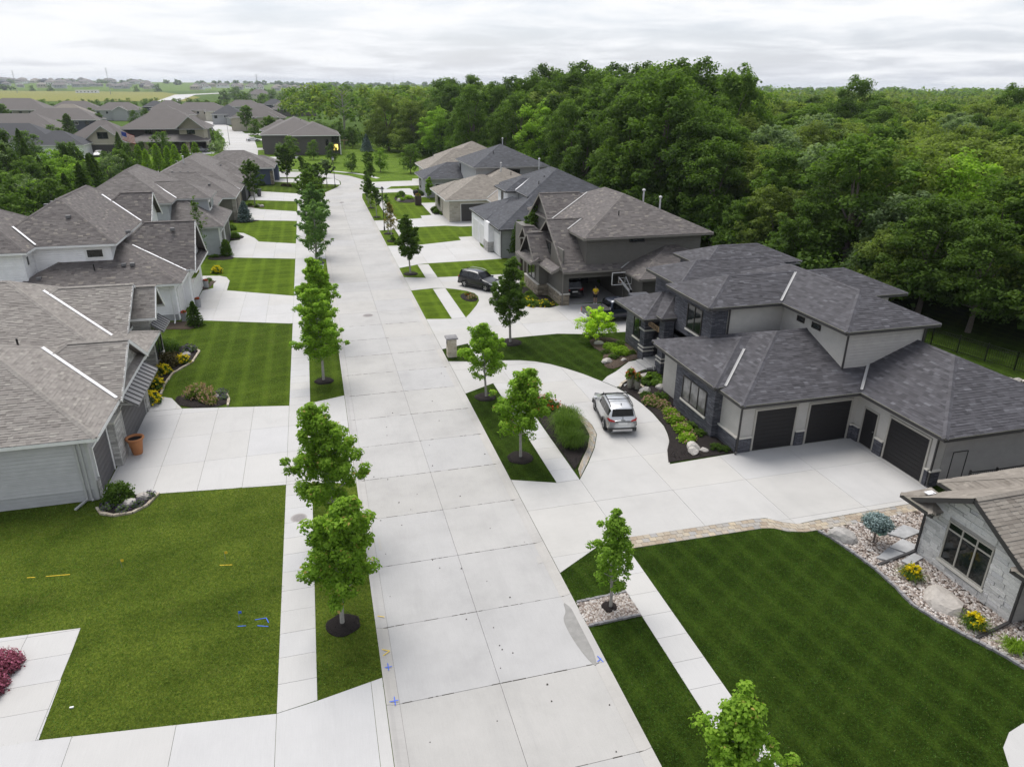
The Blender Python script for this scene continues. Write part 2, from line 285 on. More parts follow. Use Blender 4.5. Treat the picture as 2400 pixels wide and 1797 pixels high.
paint('rubber', (0.012, 0.012, 0.013), 0.8); plain('alloy', (0.52, 0.52, 0.53), 0.3, 0.05, 3, metal=0.8); paint('chrome', (0.6, 0.6, 0.6), 0.2); paint('plastic_black', (0.015, 0.015, 0.016), 0.5)
def car_paint(name, c, metal=0.3):
    m = MB_(name); m.col(m.ramp(m.noise(m.pos(), 200, 1), [(0.3, sc3(c, 0.94)), (0.7, sc3(c, 1.06))])); m.rough(0.28); m.b.inputs['Metallic'].default_value = metal
    m.b.inputs['Coat Weight'].default_value = 0.8; m.b.inputs['Coat Roughness'].default_value = 0.05; MATS[name] = m.m
car_paint('car_silver', (0.55, 0.56, 0.57), 0.55); car_paint('car_black', (0.008, 0.008, 0.010)); car_paint('car_navy', (0.010, 0.016, 0.035)); car_paint('car_white', (0.7, 0.7, 0.7), 0); car_paint('car_grey', (0.16, 0.165, 0.175)); car_paint('car_bronze', (0.075, 0.072, 0.070))
paint('tail_red', (0.38, 0.012, 0.014), 0.25); paint('lamp_clear', (0.55, 0.56, 0.58), 0.15); paint('plate_white', (0.7, 0.7, 0.68)); paint('skin', (0.42, 0.26, 0.18), 0.6); paint('shirt_yellow', (0.75, 0.56, 0.01), 0.8); paint('shorts_black', (0.012, 0.012, 0.014), 0.85); paint('hair_dark', (0.012, 0.010, 0.009), 0.7)
paint('spray_blue', (0.05, 0.13, 0.62), 0.8); paint('spray_yellow', (0.72, 0.50, 0.03), 0.8); paint('utility_green', (0.10, 0.24, 0.17), 0.6); paint('cast_iron', (0.26, 0.24, 0.235), 0.7); paint('flag_red', (0.5, 0.03, 0.04)); paint('flag_blue', (0.03, 0.05, 0.28))
# ------------------------------------------------------------------ objects
def tag(o, label=None, cat=None, group=None, kind=None):
    if label: o['label'] = label
    if cat: o['category'] = cat
    if group: o['group'] = group
    if kind: o['kind'] = kind
    return o
def link(o, parent=None):
    COL.objects.link(o)
    if parent is not None:
        o.parent = parent
        o.matrix_parent_inverse = Matrix.Translation(-Vector(parent['_w'])) if '_w' in parent else Matrix.Identity(4)
    return o
def empty(name, loc=(0, 0, 0), label=None, cat=None, group=None, kind=None, parent=None):
    """a thing's Empty; its children are given in world coordinates"""
    o = bpy.data.objects.new(name, None); o.empty_display_size = 0.3
    if parent is None: o.location = loc
    link(o, parent); o['_w'] = loc if parent is None else (0, 0, 0)
    if parent is not None: o.location = (0, 0, 0)
    return tag(o, label, cat, group, kind)
def obj(name, me, parent=None, **k):
    return tag(link(bpy.data.objects.new(name, me), parent), **k)
class G:
    """collects faces, then becomes ONE mesh"""
    def __init__(s): s.v = []; s.f = []; s.t = []
    def face(s, pts, tone=0.5):
        i = len(s.v); s.v.extend(tuple(p) for p in pts); s.f.append(tuple(range(i, i + len(pts)))); s.t.append(tone)
    def add(s, vs, fs, tone=0.5):
        i = len(s.v); s.v.extend(tuple(p) for p in vs); s.f.extend(tuple(a + i for a in f) for f in fs); s.t.extend([tone] * len(fs)); return s
    def box(s, x0, x1, y0, y1, z0, z1, tone=0.5):
        return s.add([(x0, y0, z0), (x1, y0, z0), (x1, y1, z0), (x0, y1, z0), (x0, y0, z1), (x1, y0, z1), (x1, y1, z1), (x0, y1, z1)],
                     [(0, 3, 2, 1), (4, 5, 6, 7), (0, 1, 5, 4), (1, 2, 6, 5), (2, 3, 7, 6), (3, 0, 4, 7)], tone)
    def prism(s, poly, z0, z1, tone=0.5):
        """poly: list of (x, y) counter-clockwise, z0/z1 numbers"""
        n = len(poly); i = len(s.v)
        s.v.extend((p[0], p[1], z0) for p in poly); s.v.extend((p[0], p[1], z1) for p in poly)
        s.f.append(tuple(range(i + n, i + 2 * n))); s.f.append(tuple(range(i + n - 1, i - 1, -1))); s.t += [tone, tone]
        for k in range(n):
            q = (k + 1) % n; s.f.append((i + k, i + q, i + n + q, i + n + k)); s.t.append(tone)
        return s
    def bar(s, a, b, w, h=None, tone=0.5, up=(0, 0, 1)):
        """rectangular bar from a to b"""
        h = w if h is None else h; a, b = Vector(a), Vector(b); d = (b - a).normalized(); u = Vector(up)
        if abs(d.dot(u)) > 0.98: u = Vector((0, 1, 0))
        sx = d.cross(u).normalized(); sy = sx.cross(d).normalized(); vs = []
        for p in (a, b):
            for i, j in ((-1, -1), (1, -1), (1, 1), (-1, 1)): vs.append(p + sx * (i * w / 2) + sy * (j * h / 2))
        return s.add(vs, [(0, 1, 2, 3), (7, 6, 5, 4), (0, 4, 5, 1), (1, 5, 6, 2), (2, 6, 7, 3), (3, 7, 4, 0)], tone)
    def tube(s, pts, radii, n=7, tone=0.5, cap=True):
        pts = [Vector(p) for p in pts]; base = len(s.v); m = len(pts)
        for i, p in enumerate(pts):
            d = (pts[min(i + 1, m - 1)] - pts[max(i - 1, 0)]).normalized(); u = Vector((1, 0, 0)) if abs(d.x) < 0.9 else Vector((0, 1, 0))
            a = d.cross(u).normalized(); b = d.cross(a)
            for k in range(n):
                t = 2 * math.pi * k / n; s.v.append(tuple(p + (a * math.cos(t) + b * math.sin(t)) * radii[i]))
        for i in range(m - 1):
            for k in range(n):
                q = (k + 1) % n; s.f.append((base + i * n + k, base + i * n + q, base + (i + 1) * n + q, base + (i + 1) * n + k)); s.t.append(tone)
        if cap:
            s.f.append(tuple(base + (m - 1) * n + k for k in range(n))); s.f.append(tuple(base + k for k in range(n - 1, -1, -1))); s.t += [tone, tone]
        return s
    def lathe(s, prof, c=(0, 0, 0), n=16, tone=0.5):
        base = len(s.v)
        for r, z in prof:
            for k in range(n):
                t = 2 * math.pi * k / n; s.v.append((c[0] + r * math.cos(t), c[1] + r * math.sin(t), c[2] + z))
        for i in range(len(prof) - 1):
            for k in range(n):
                q = (k + 1) % n; s.f.append((base + i * n + k, base + i * n + q, base + (i + 1) * n + q, base + (i + 1) * n + k)); s.t.append(tone)
        s.f.append(tuple(base + (len(prof) - 1) * n + k for k in range(n))); s.t.append(tone); return s
    def mesh(s, name, mat, smooth=False):
        me = bpy.data.meshes.new(name); me.from_pydata(s.v, [], s.f); me.materials.append(MATS[mat])
        at = me.attributes.new('tone', 'FLOAT', 'FACE'); at.data.foreach_set('value', np.array(s.t, dtype=np.float32))
        if smooth: me.polygons.foreach_set('use_smooth', np.ones(len(me.polygons), dtype=bool))
        me.update(); return me
    def build(s, name, mat, parent=None, smooth=False, **k): return obj(name, s.mesh(name, mat, smooth), parent, **k)
def quads_mesh(name, V, mat, tone, k=4):
    """numpy: V is (n, k, 3) one k-gon per row"""
    n = len(V); me = bpy.data.meshes.new(name); me.vertices.add(n * k); me.vertices.foreach_set('co', np.ascontiguousarray(V, dtype=np.float32).ravel())
    me.loops.add(n * k); me.loops.foreach_set('vertex_index', np.arange(n * k, dtype=np.int32))
    me.polygons.add(n); me.polygons.foreach_set('loop_start', np.arange(0, n * k, k, dtype=np.int32)); me.polygons.foreach_set('loop_total', np.full(n, k, dtype=np.int32))
    me.materials.append(MATS[mat]); at = me.attributes.new('tone', 'FLOAT', 'FACE'); at.data.foreach_set('value', np.asarray(tone, dtype=np.float32))
    me.update(calc_edges=True); return me
def clip_poly(poly, x0, x1, y0, y1):
    def cut(P, ins, inter):
        o = []
        for i in range(len(P)):
            a, b = P[i], P[(i + 1) % len(P)]
            if ins(a):
                o.append(a)
                if not ins(b): o.append(inter(a, b))
            elif ins(b): o.append(inter(a, b))
        return o
    def ix(v): return lambda a, b: (v, a[1] + (b[1] - a[1]) * (v - a[0]) / (b[0] - a[0]))
    def iy(v): return lambda a, b: (a[0] + (b[0] - a[0]) * (v - a[1]) / (b[1] - a[1]), v)
    P = list(poly)
    for ins, it in ((lambda p: p[0] >= x0, ix(x0)), (lambda p: p[0] <= x1, ix(x1)), (lambda p: p[1] >= y0, iy(y0)), (lambda p: p[1] <= y1, iy(y1))):
        if len(P) < 3: return []
        P = cut(P, ins, it)
    return P
def area(P): return 0.5 * sum(P[i][0] * P[(i + 1) % len(P)][1] - P[(i + 1) % len(P)][0] * P[i][1] for i in range(len(P)))
def inside(P, x, y):
    """vectorised point in polygon"""
    x = np.asarray(x); y = np.asarray(y); r = np.zeros(x.shape, bool); n = len(P)
    for i in range(n):
        (x1, y1), (x2, y2) = P[i], P[(i + 1) % n]
        if y1 == y2: continue
        c = ((y1 > y) != (y2 > y)) & (x < (x2 - x1) * (y - y1) / (y2 - y1) + x1); r ^= c
    return r
def smooth_poly(pts, it=2):
    for _ in range(it):
        q = []
        for i in range(len(pts)):
            a, b = pts[i], pts[(i + 1) % len(pts)]; q += [(a[0] * .75 + b[0] * .25, a[1] * .75 + b[1] * .25), (a[0] * .25 + b[0] * .75, a[1] * .25 + b[1] * .75)]
        pts = q
    return pts
PAVED = []      # plan outlines of everything paved or planted, used to keep grass blades off
# ------------------------------------------------------------------ ground and lawns
YARD = -0.015; STREET = -0.06
def sheet(name, poly, z, mat, depth=0.0, **k):
    if area(poly) < 0: poly = poly[::-1]
    g = G()
    if depth: g.prism(poly, z - depth, z)
    else: g.face([(p[0], p[1], z) for p in poly])
    return g.build(name, mat, kind='structure', **k)
sheet('ground', [(-9000, -300), (9000, -300), (9000, 14000), (-9000, 14000)], -0.14, 'ground_grass')
LEFT_EDGE = [(0.72, -12), (0.72, 134.0), (1.4, 138.0), (2.9, 142.2), (4.6, 147.0), (5.6, 151.5), (5.7, 156.5), (4.8, 161.0), (2.5, 163.6), (-1.5, 165.0), (-20, 168)]
RIGHT_EDGE = [(8.3, -12), (8.3, 131.0), (8.7, 136.5), (9.8, 141.0), (11.4, 146.0), (11.8, 152.0), (10.4, 159.0), (8.2, 166.0), (5.0, 171.0), (-0.5, 175.8), (-20, 181)]
def xe(edge, y):
    for (x1, y1), (x2, y2) in zip(edge, edge[1:]):
        if y1 <= y <= y2: return x1 + (x2 - x1) * (y - y1) / (y2 - y1)
    return edge[0][0]
def left_lot(y0, y1, mat):
    e = [(0.72, y0)] + [p for p in LEFT_EDGE if y0 < p[1] < y1 and p[1] < 166] + ([(0.72, y1)] if y1 < 135 else [(-20, y1)])
    sheet('lawn', [(-62, y0)] + e + [(-62, y1)], YARD, mat, 0.12)
left_lot(-12, 38.0, 'lawn_olive'); left_lot(38.0, 61.5, 'lawn_mid'); left_lot(61.5, 86.5, 'lawn_fresh'); left_lot(86.5, 112.0, 'lawn_fresh'); left_lot(112.0, 132.5, 'lawn_fresh'); left_lot(132.5, 168.0, 'lawn_mid')
sheet('lawn', [(8.3, -12), (64, -12), (64, 27), (8.3, 27)], YARD, 'lawn_dark', 0.12)
sheet('lawn', [(8.3, 27), (64, 27), (64, 54), (8.3, 54)], YARD, 'lawn_dark', 0.12)
sheet('lawn', [(8.3, 54), (64, 54), (64, 104), (8.3, 104)], YARD, 'lawn_fresh', 0.12)
sheet('lawn', [(8.3, 104), (64, 104), (64, 149), (11.6, 149)] + [p for p in RIGHT_EDGE[::-1] if 104 < p[1] < 149], YARD, 'lawn_fresh', 0.12)
sheet('meadow', [(64, 149), (64, 262), (-62, 262), (-62, 196)] + [p for p in RIGHT_EDGE[::-1] if p[1] > 149] + [(11.6, 149)], YARD, 'meadow_grass', 0.12)

# ------------------------------------------------------------------ paved slabs
def slabs(root, poly, cell, z, mat, org=(0, 0), gap=0.012, th=0.1, name='slab', joints=True):
    """splits a paved outline into its cast slabs, each one an object; the dark joint lies recessed between them"""
    if area(poly) < 0: poly = poly[::-1]
    PAVED.append(poly)
    if joints: G().prism(poly, z - th - 0.01, z - 0.022).build('joint_bed', 'joint_dark', root)
    xs = [p[0] for p in poly]; ys = [p[1] for p in poly]; n = 0
    i0, i1 = math.floor((min(xs) - org[0]) / cell[0]), math.ceil((max(xs) - org[0]) / cell[0]); j0, j1 = math.floor((min(ys) - org[1]) / cell[1]), math.ceil((max(ys) - org[1]) / cell[1])
    for i in range(i0, i1):
        for j in range(j0, j1):
            a, b = org[0] + i * cell[0], org[1] + j * cell[1]
            P = clip_poly(poly, a + gap / 2, a + cell[0] - gap / 2, b + gap / 2, b + cell[1] - gap / 2)
            if len(P) >= 3 and abs(area(P)) > 0.04:
                G().prism(P, z - th, z + random.uniform(-0.002, 0.002)).build(name, mat, root); n += 1
    return n
road = empty('road', (4.5, 0, STREET), kind='structure')
J0, JS = 17.55 - 6 * 3.65, 3.65; XC = 4.5; KW = 0.42
for k in range(0, 38):
    y0, y1 = J0 + k * JS, J0 + (k + 1) * JS
    if y0 > 131: break
    for a, b in ((0.72 + KW, XC), (XC, 8.3 - KW)):
        G().box(a + .006, b - .006, y0 + .008, y1 - .008, STREET - 0.12, STREET + random.uniform(-.003, .003)).build('slab', 'street_concrete', road)
    for s, xa, xb in ((1, 0.72, 0.72 + KW), (-1, 8.3, 8.3 - KW)):            # rolled kerb: rises from the gutter to the lawn
        g = G(); prof = [(xa, -0.002), (xa + s * 0.07, -0.004), (xa + s * 0.20, -0.05), (xb, STREET - 0.012), (xb, -0.2), (xa, -0.2)]
        if s < 0: prof = prof[::-1]
        ya, yb = y0 + .006, y1 - .006; n = len(prof)
        g.add([(x, ya, z) for x, z in prof] + [(x, yb, z) for x, z in prof], [(i, i + n, (i + 1) % n + n, (i + 1) % n) for i in range(n)] + [tuple(range(n)), tuple(range(2 * n - 1, n - 1, -1))])
        g.build('kerb', 'kerb_concrete', road)
G().box(0.75, 8.27, J0, J0 + 38 * JS if False else 131, STREET - 0.15, STREET - 0.03).build('joint_bed', 'joint_dark', road)
# the bend, slab by slab across the carriageway
def resample(e, n):
    d = [0]
    for a, b in zip(e, e[1:]): d.append(d[-1] + math.hypot(b[0] - a[0], b[1] - a[1]))
    out = []
    for k in range(n + 1):
        t = d[-1] * k / n
        for i in range(len(d) - 1):
            if d[i] <= t <= d[i + 1] + 1e-9:
                f = (t - d[i]) / (d[i + 1] - d[i]); out.append((e[i][0] + (e[i + 1][0] - e[i][0]) * f, e[i][1] + (e[i + 1][1] - e[i][1]) * f)); break
    return out
el = [(0.72, 131)] + LEFT_EDGE[1:] + [(-40, 172)]; er = [(8.3, 131)] + RIGHT_EDGE[2:] + [(-40, 187)]
sl, sr = resample(el, 20), resample(er, 20)
for k in range(20):
    a, b, c_, d_ = sl[k], sr[k], sr[k + 1], sl[k + 1]
    mid = lambda p, q: ((p[0] + q[0]) / 2, (p[1] + q[1]) / 2)
    for P in ((a, mid(a, b), mid(d_, c_), d_), (mid(a, b), b, c_, mid(d_, c_))):
        cx, cy_ = sum(p[0] for p in P) / 4, sum(p[1] for p in P) / 4; P = [(cx + (p[0] - cx) * 0.997, cy_ + (p[1] - cy_) * 0.997) for p in P]
        if area(P) < 0: P = P[::-1]
        G().prism(P, STREET - 0.12, STREET).build('slab', 'street_concrete', road)
# pale sawn edge of the carriageway at the big drives, thin seal lines across the road
jt = RNG.uniform(0, 1, 400)
for k in range(1, 36):                                                     # ragged dark sealant lying in the cross joints
    y = J0 + k * JS; g = G(); x = 0.9
    while x < 8.1:
        L = random.uniform(0.08, 0.55)
        if random.random() < 0.62: g.box(x, min(x + L, 8.1), y - random.uniform(.008, .02), y + random.uniform(.008, .02), STREET - 0.03, STREET + 0.004)
        x += L + random.uniform(0.02, 0.16)
    if y < 60: g.build('joint_seal', 'joint_dark', road)

def walkway(name, x0, x1, y0, y1, step, mat):
    (a0, a1), (b0, b1) = (y0 if isinstance(y0, tuple) else (y0 + .01, y0 + .01)), (y1 if isinstance(y1, tuple) else (y1 - .01, y1 - .01)); y0 = a0
    r = empty(name, ((x0 + x1) / 2, y0, 0), kind='structure'); slabs(r, [(x0, a0), (x1, a1), (x1, b1), (x0, b0)], (x1 - x0, step), 0.0, mat, (x0, y0 - 0.01)); return r
SWL, SWR = (-2.68, -1.42), (10.47, 11.70)
# left pavement runs between the drives, right pavement likewise
for a, b in (((18.12, 18.34), (32.60, 32.48)), ((42.44, 42.52), (59.48, 59.19)), ((68.27, 68.52), (84.38, 84.1)), (93.1, 109.9), (118.5, 129.5), (139.0, 156.0)): walkway('sidewalk', SWL[0], SWL[1], a, b, 1.22, 'white_concrete')
for a, b in ((-10, (23.82, 24.12)), ((29.42, 29.44), (42.83, 42.48)), ((47.04, 46.97), (51.08, 51.28)), (57.64, 67.62), (72.1, 78.2), (88.8, 99.8), (107.6, 136.5)): walkway('sidewalk', SWR[0], SWR[1], a, b, 1.22, 'white_concrete')
def drive(polys, cell, mat='drive_concrete', org=(0, 0), name='driveway', kind='structure'):
    r = empty(name, (polys[0][0][0], polys[0][0][1], 0), kind=kind)
    for P in polys: slabs(r, P, cell, 0.0, mat, org)
    return r
XL = 0.70
# left drives, each with its flared apron down to the kerb
drive([[(-40, 5), (XL, 5), (XL, 18.75), (-1.42, 18.3), (-2.68, 18.1), (-9.65, 18.92), (-12, 19.1), (-40, 21)]], (3.0, 4.4), 'white_concrete', (-2.68, 14.6))
drive([[(-13.1, 18.98), (-9.62, 18.93), (-9.73, 23.95), (-13.6, 24.2)]], (1.75, 1.25), 'white_concrete', (-9.7, 18.9), 'footpath')
drive([[(-11.24, 33.55), (-8.6, 33.3), (-2.68, 32.62), (-1.42, 32.5), (XL, 31.9), (XL, 43.2), (-1.42, 42.5), (-2.68, 42.42), (-9.0, 43.6), (-11.05, 43.58)]], (2.1, 3.3), 'white_concrete', (-2.68, 32.9))
drive([[(-10.95, 43.62), (-9.05, 43.64), (-9.9, 45.45), (-10.7, 45.95), (-11.6, 46.2), (-11.8, 44.2)]], (1.6, 1.6), 'white_concrete', (-11, 43.6), 'footpath')
drive([[(-11.4, 62.7), (-10.2, 62.3), (-2.68, 59.5), (-1.42, 59.2), (XL, 58.4), (XL, 69.3), (-1.42, 68.5), (-2.68, 68.25), (-8.95, 71.8), (-9.02, 75.6), (-9.45, 77.2), (-10.2, 78.0), (-11.9, 78.4), (-11.9, 76.6), (-10.6, 76.2), (-10.3, 73.0), (-11.2, 72.3)]], (2.2, 3.0), 'white_concrete', (-2.68, 59.6))
drive([[(-10.7, 87.6), (-9.3, 86.6), (-2.68, 84.4), (XL, 83.6), (XL, 94.0), (-2.5, 93.05), (-7.25, 95.45), (-7.9, 98.0), (-9.5, 101.8), (-10.9, 102.8), (-11.6, 101.2), (-10.0, 99.0), (-9.6, 97.2), (-10.7, 96.5)]], (2.4, 3.2), 'white_concrete', (-2.68, 84.6))
drive([[(-11.4, 113.0), (-9, 111.9), (-2.6, 109.8), (XL, 109.0), (XL, 119.2), (-2.5, 118.4), (-8.4, 122.2), (-10.2, 124.6), (-11.4, 125.0)]], (2.4, 3.2), 'white_concrete', (-2.68, 110))
drive([[(-11.0, 133.0), (-2.6, 129.4), (XL, 128.6), (XL, 134), (1.3, 138), (-2.4, 139.0), (-9.6, 143.9), (-10.6, 143.0)]], (2.4, 3.2), 'white_concrete', (-2.68, 129.5))
drive([[(-8.0, 158.4), (-1.2, 154.6), (5.4, 150.5), (5.5, 156.5), (4.6, 161.0), (0.5, 161.6), (-7.0, 163.2)]], (3, 3), 'white_concrete')
drive([[(18.0, 8), (22.5, 8), (22.5, 11.75), (20.0, 11.7), (19.3, 11.55), (18.64, 11.16), (18.2, 10.55), (17.95, 9.6)]], (2.2, 2.2), 'white_concrete', (18, 8), 'footpath')
# right: the half-round drive of the dark stone house
XR = 8.32
R1_DRIVE = [(XR, 22.55), (10.47, 23.85), (11.72, 24.15), (18.2, 24.03), (18.85, 23.95), (19.4, 23.48), (20.0, 23.15), (20.9, 23.22), (28.38, 23.3), (28.38, 29.98), (20.98, 29.95), (16.88, 29.72), (17.5, 30.75), (17.98, 31.85), (18.40, 33.0), (18.66, 34.0), (18.80, 35.8), (18.76, 37.3), (18.62, 38.5), (18.25, 40.05), (17.72, 41.3), (16.95, 42.9), (16.1, 44.25), (15.3, 45.3), (14.4, 46.05), (13.4, 46.55), (12.3, 46.8), (11.72, 46.95), (10.47, 47.02), (XR, 47.6),
            (XR, 41.6), (10.47, 42.85), (11.72, 42.5), (12.45, 41.55), (13.43, 39.6), (14.12, 37.95), (14.55, 36.2), (14.62, 35.2), (14.45, 34.0), (13.73, 32.5), (12.77, 30.94), (11.72, 29.42), (10.47, 29.40), (XR, 30.25)]
drive([R1_DRIVE], (4.1, 3.7), 'drive_concrete', (11.72, 23.6))
drive([[(18.27, 40.15), (18.9, 40.6), (19.5, 41.4), (20.1, 42.0), (21.3, 42.6), (22.3, 43.0), (22.3, 44.6), (21.0, 44.35), (19.35, 42.8), (18.4, 42.1), (17.75, 41.38)]], (1.6, 1.6), 'white_concrete', (18, 40), 'footpath')
# the taupe house: wide drive with a grass island
R2_DRIVE = [(XR, 50.3), (10.47, 51.1), (11.7, 51.3), (12.6, 51.45), (16.0, 51.6), (18.0, 51.66), (20.5, 50.9), (27, 50.6), (27, 58.6), (21.6, 59.45), (20.9, 59.3), (19.6, 58.7), (17.9, 59.4), (16.9, 61.0), (17.6, 63.5), (18.8, 66.0), (19.6, 68.5), (20.2, 70.4), (20.2, 71.6), (18.6, 71.75), (11.72, 72.05), (10.47, 72.1), (XR, 72.9),
            (XR, 67.55), (10.47, 67.92), (11.66, 67.65), (12.55, 67.1), (13.5, 66.2), (14.1, 65.2), (14.2, 64.0), (13.95, 62.5), (13.4, 61.1), (12.4, 59.0), (11.68, 57.62), (10.47, 57.6), (XR, 58.05)]
drive([R2_DRIVE], (4.2, 3.8), 'drive_concrete', (11.7, 51))
drive([[(XR, 77.1), (10.47, 78.3), (11.6, 78.6), (18.2, 78.75), (20.4, 79.0), (20.3, 82.5), (19.65, 82.8), (19.6, 86.7), (20.6, 92.7), (18.0, 92.6), (17.9, 90.5), (12.3, 88.8), (10.47, 88.8), (XR, 89.1)]], (3.6, 3.6), 'white_concrete', (11.7, 78.6))
drive([[(XR, 99.6), (10.47, 99.85), (11.7, 100.4), (13.7, 101.0), (17.8, 101.2), (19.9, 100.1), (24.4, 100.0), (24.4, 109.1), (19.7, 109.2), (19.2, 112), (19.0, 116), (20.0, 123.0), (17.5, 123.1), (17.35, 110.6), (15.6, 110.3), (15.5, 108.2), (14.1, 107.8), (11.6, 107.6), (10.47, 107.6), (XR, 107.5)]], (3.6, 3.6), 'white_concrete', (11.7, 100))
drive([[(8.9, 137.2), (11.6, 137.0), (15.5, 137.25), (17.3, 131.0), (17.7, 129.7), (21.8, 130.5), (21.6, 131.8), (19.0, 132.4), (18.2, 142.2), (13.6, 142.0), (10.1, 142.2)]], (3.6, 3.6), 'white_concrete', (11.7, 137))
drive([[(13.6, 142.05), (15.0, 145.8), (18.8, 146.2), (23, 146.4), (23, 157.2), (20.8, 157.5), (20.3, 154.2), (15.3, 154.0), (11.9, 153.4), (11.3, 146.3)]], (3.6, 3.6), 'white_concrete', (11.7, 146))
r = empty('sidewalk', (9, 166, 0), kind='structure')
for P in ([(13.3, 159.5), (14.2, 160.2), (12.4, 166.4), (11.4, 165.9)], [(11.4, 165.95), (12.4, 166.45), (9.4, 171.4), (8.7, 170.5)], [(8.7, 170.55), (9.4, 171.45), (4.9, 176.6), (4.2, 175.6)], [(4.2, 175.65), (4.9, 176.65), (-6, 181), (-6, 180)]):
    P = P if area(P) > 0 else P[::-1]; G().prism(P, -0.1, 0.0).build('slab', 'white_concrete', r); PAVED.append(P)
# far street beyond the bend
fs = empty('far_street', (-23, 190, STREET), kind='structure')
FS = [(-14, 176), (-18, 200), (-20, 240), (-24, 290), (-32, 340), (-44, 400), (-60, 450)]
for (xa, ya), (xb, yb) in zip(FS, FS[1:]):
    n = max(2, int((yb - ya) / 9))
    for k in range(n):
        t0, t1 = k / n, (k + .97) / n; w = 5.0
        P = [(xa + (xb - xa) * t0 - w, ya + (yb - ya) * t0), (xa + (xb - xa) * t0 + w, ya + (yb - ya) * t0), (xa + (xb - xa) * t1 + w, ya + (yb - ya) * t1), (xa + (xb - xa) * t1 - w, ya + (yb - ya) * t1)]
        G().prism(P, -0.13, 0.01).build('slab', 'white_concrete', fs)
for x, y, w, d in ((-29, 206, 9, 7), (-9, 212, 13, 6), (-31, 232, 9, 8), (-10, 243, 11, 8), (-34, 262, 9, 7), (-13, 285, 12, 8), (-40, 300, 9, 8), (-20, 318, 11, 9), (-48, 345, 10, 9), (-26, 362, 12, 10)):
    rr = empty('driveway', (x, y, 0), kind='structure'); slabs(rr, [(x - w / 2, y - d / 2), (x + w / 2, y - d / 2), (x + w / 2, y + d / 2), (x - w / 2, y + d / 2)], (4, 4), 0.02, 'white_concrete', (x, y), th=0.15)
# the far fields
sheet('field', [(-560, 900), (-130, 940), (-150, 1240), (-330, 2000), (-1250, 2300), (-800, 1300)], 0.05, 'field_grass')
sheet('field', [(-40, 1300), (320, 1250), (500, 2600), (-250, 2900)], 0.05, 'lawn_fresh')
sheet('far_road', [(-160, 930), (-138, 930), (-190, 1500), (-150, 1900), (-180, 1900), (-225, 1500)], 0.12, 'white_concrete')
# ------------------------------------------------------------------ foliage
def leaf_quads(centers, normals, size, jitter, rng, aspect=0.8):
    """kite-shaped leaves: returns (n, 4, 3)"""
    n = len(centers); nr = normals + rng.normal(0, jitter, (n, 3)); nr /= np.linalg.norm(nr, axis=1, keepdims=True) + 1e-9
    a = np.cross(nr, rng.normal(0, 1, (n, 3))); a /= np.linalg.norm(a, axis=1, keepdims=True) + 1e-9; b = np.cross(nr, a)
    s = (size * rng.uniform(0.65, 1.35, n))[:, None]; bend = nr * s * 0.18
    return np.stack([centers - a * s * 0.55 - bend, centers + b * s * 0.5 * aspect, centers + a * s * 0.6 - bend, centers - b * s * 0.5 * aspect], axis=1)
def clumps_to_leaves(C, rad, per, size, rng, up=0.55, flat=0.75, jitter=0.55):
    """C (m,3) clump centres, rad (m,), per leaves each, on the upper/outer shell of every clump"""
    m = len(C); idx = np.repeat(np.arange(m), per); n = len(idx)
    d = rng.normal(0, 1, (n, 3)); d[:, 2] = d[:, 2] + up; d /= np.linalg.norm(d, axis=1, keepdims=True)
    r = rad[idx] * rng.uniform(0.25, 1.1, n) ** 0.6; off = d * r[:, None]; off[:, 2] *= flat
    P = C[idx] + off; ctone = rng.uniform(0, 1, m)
    tone = np.clip(0.40 + 0.36 * d[:, 2] * (r / rad[idx]) + 0.25 * (ctone[idx] - 0.5) + rng.normal(0, 0.13, n), 0, 1)  # clump tops painted lighter, undersides darker, as if lit from above
    return leaf_quads(P, d + np.array([0, 0, 0.8]), size, jitter, rng), tone
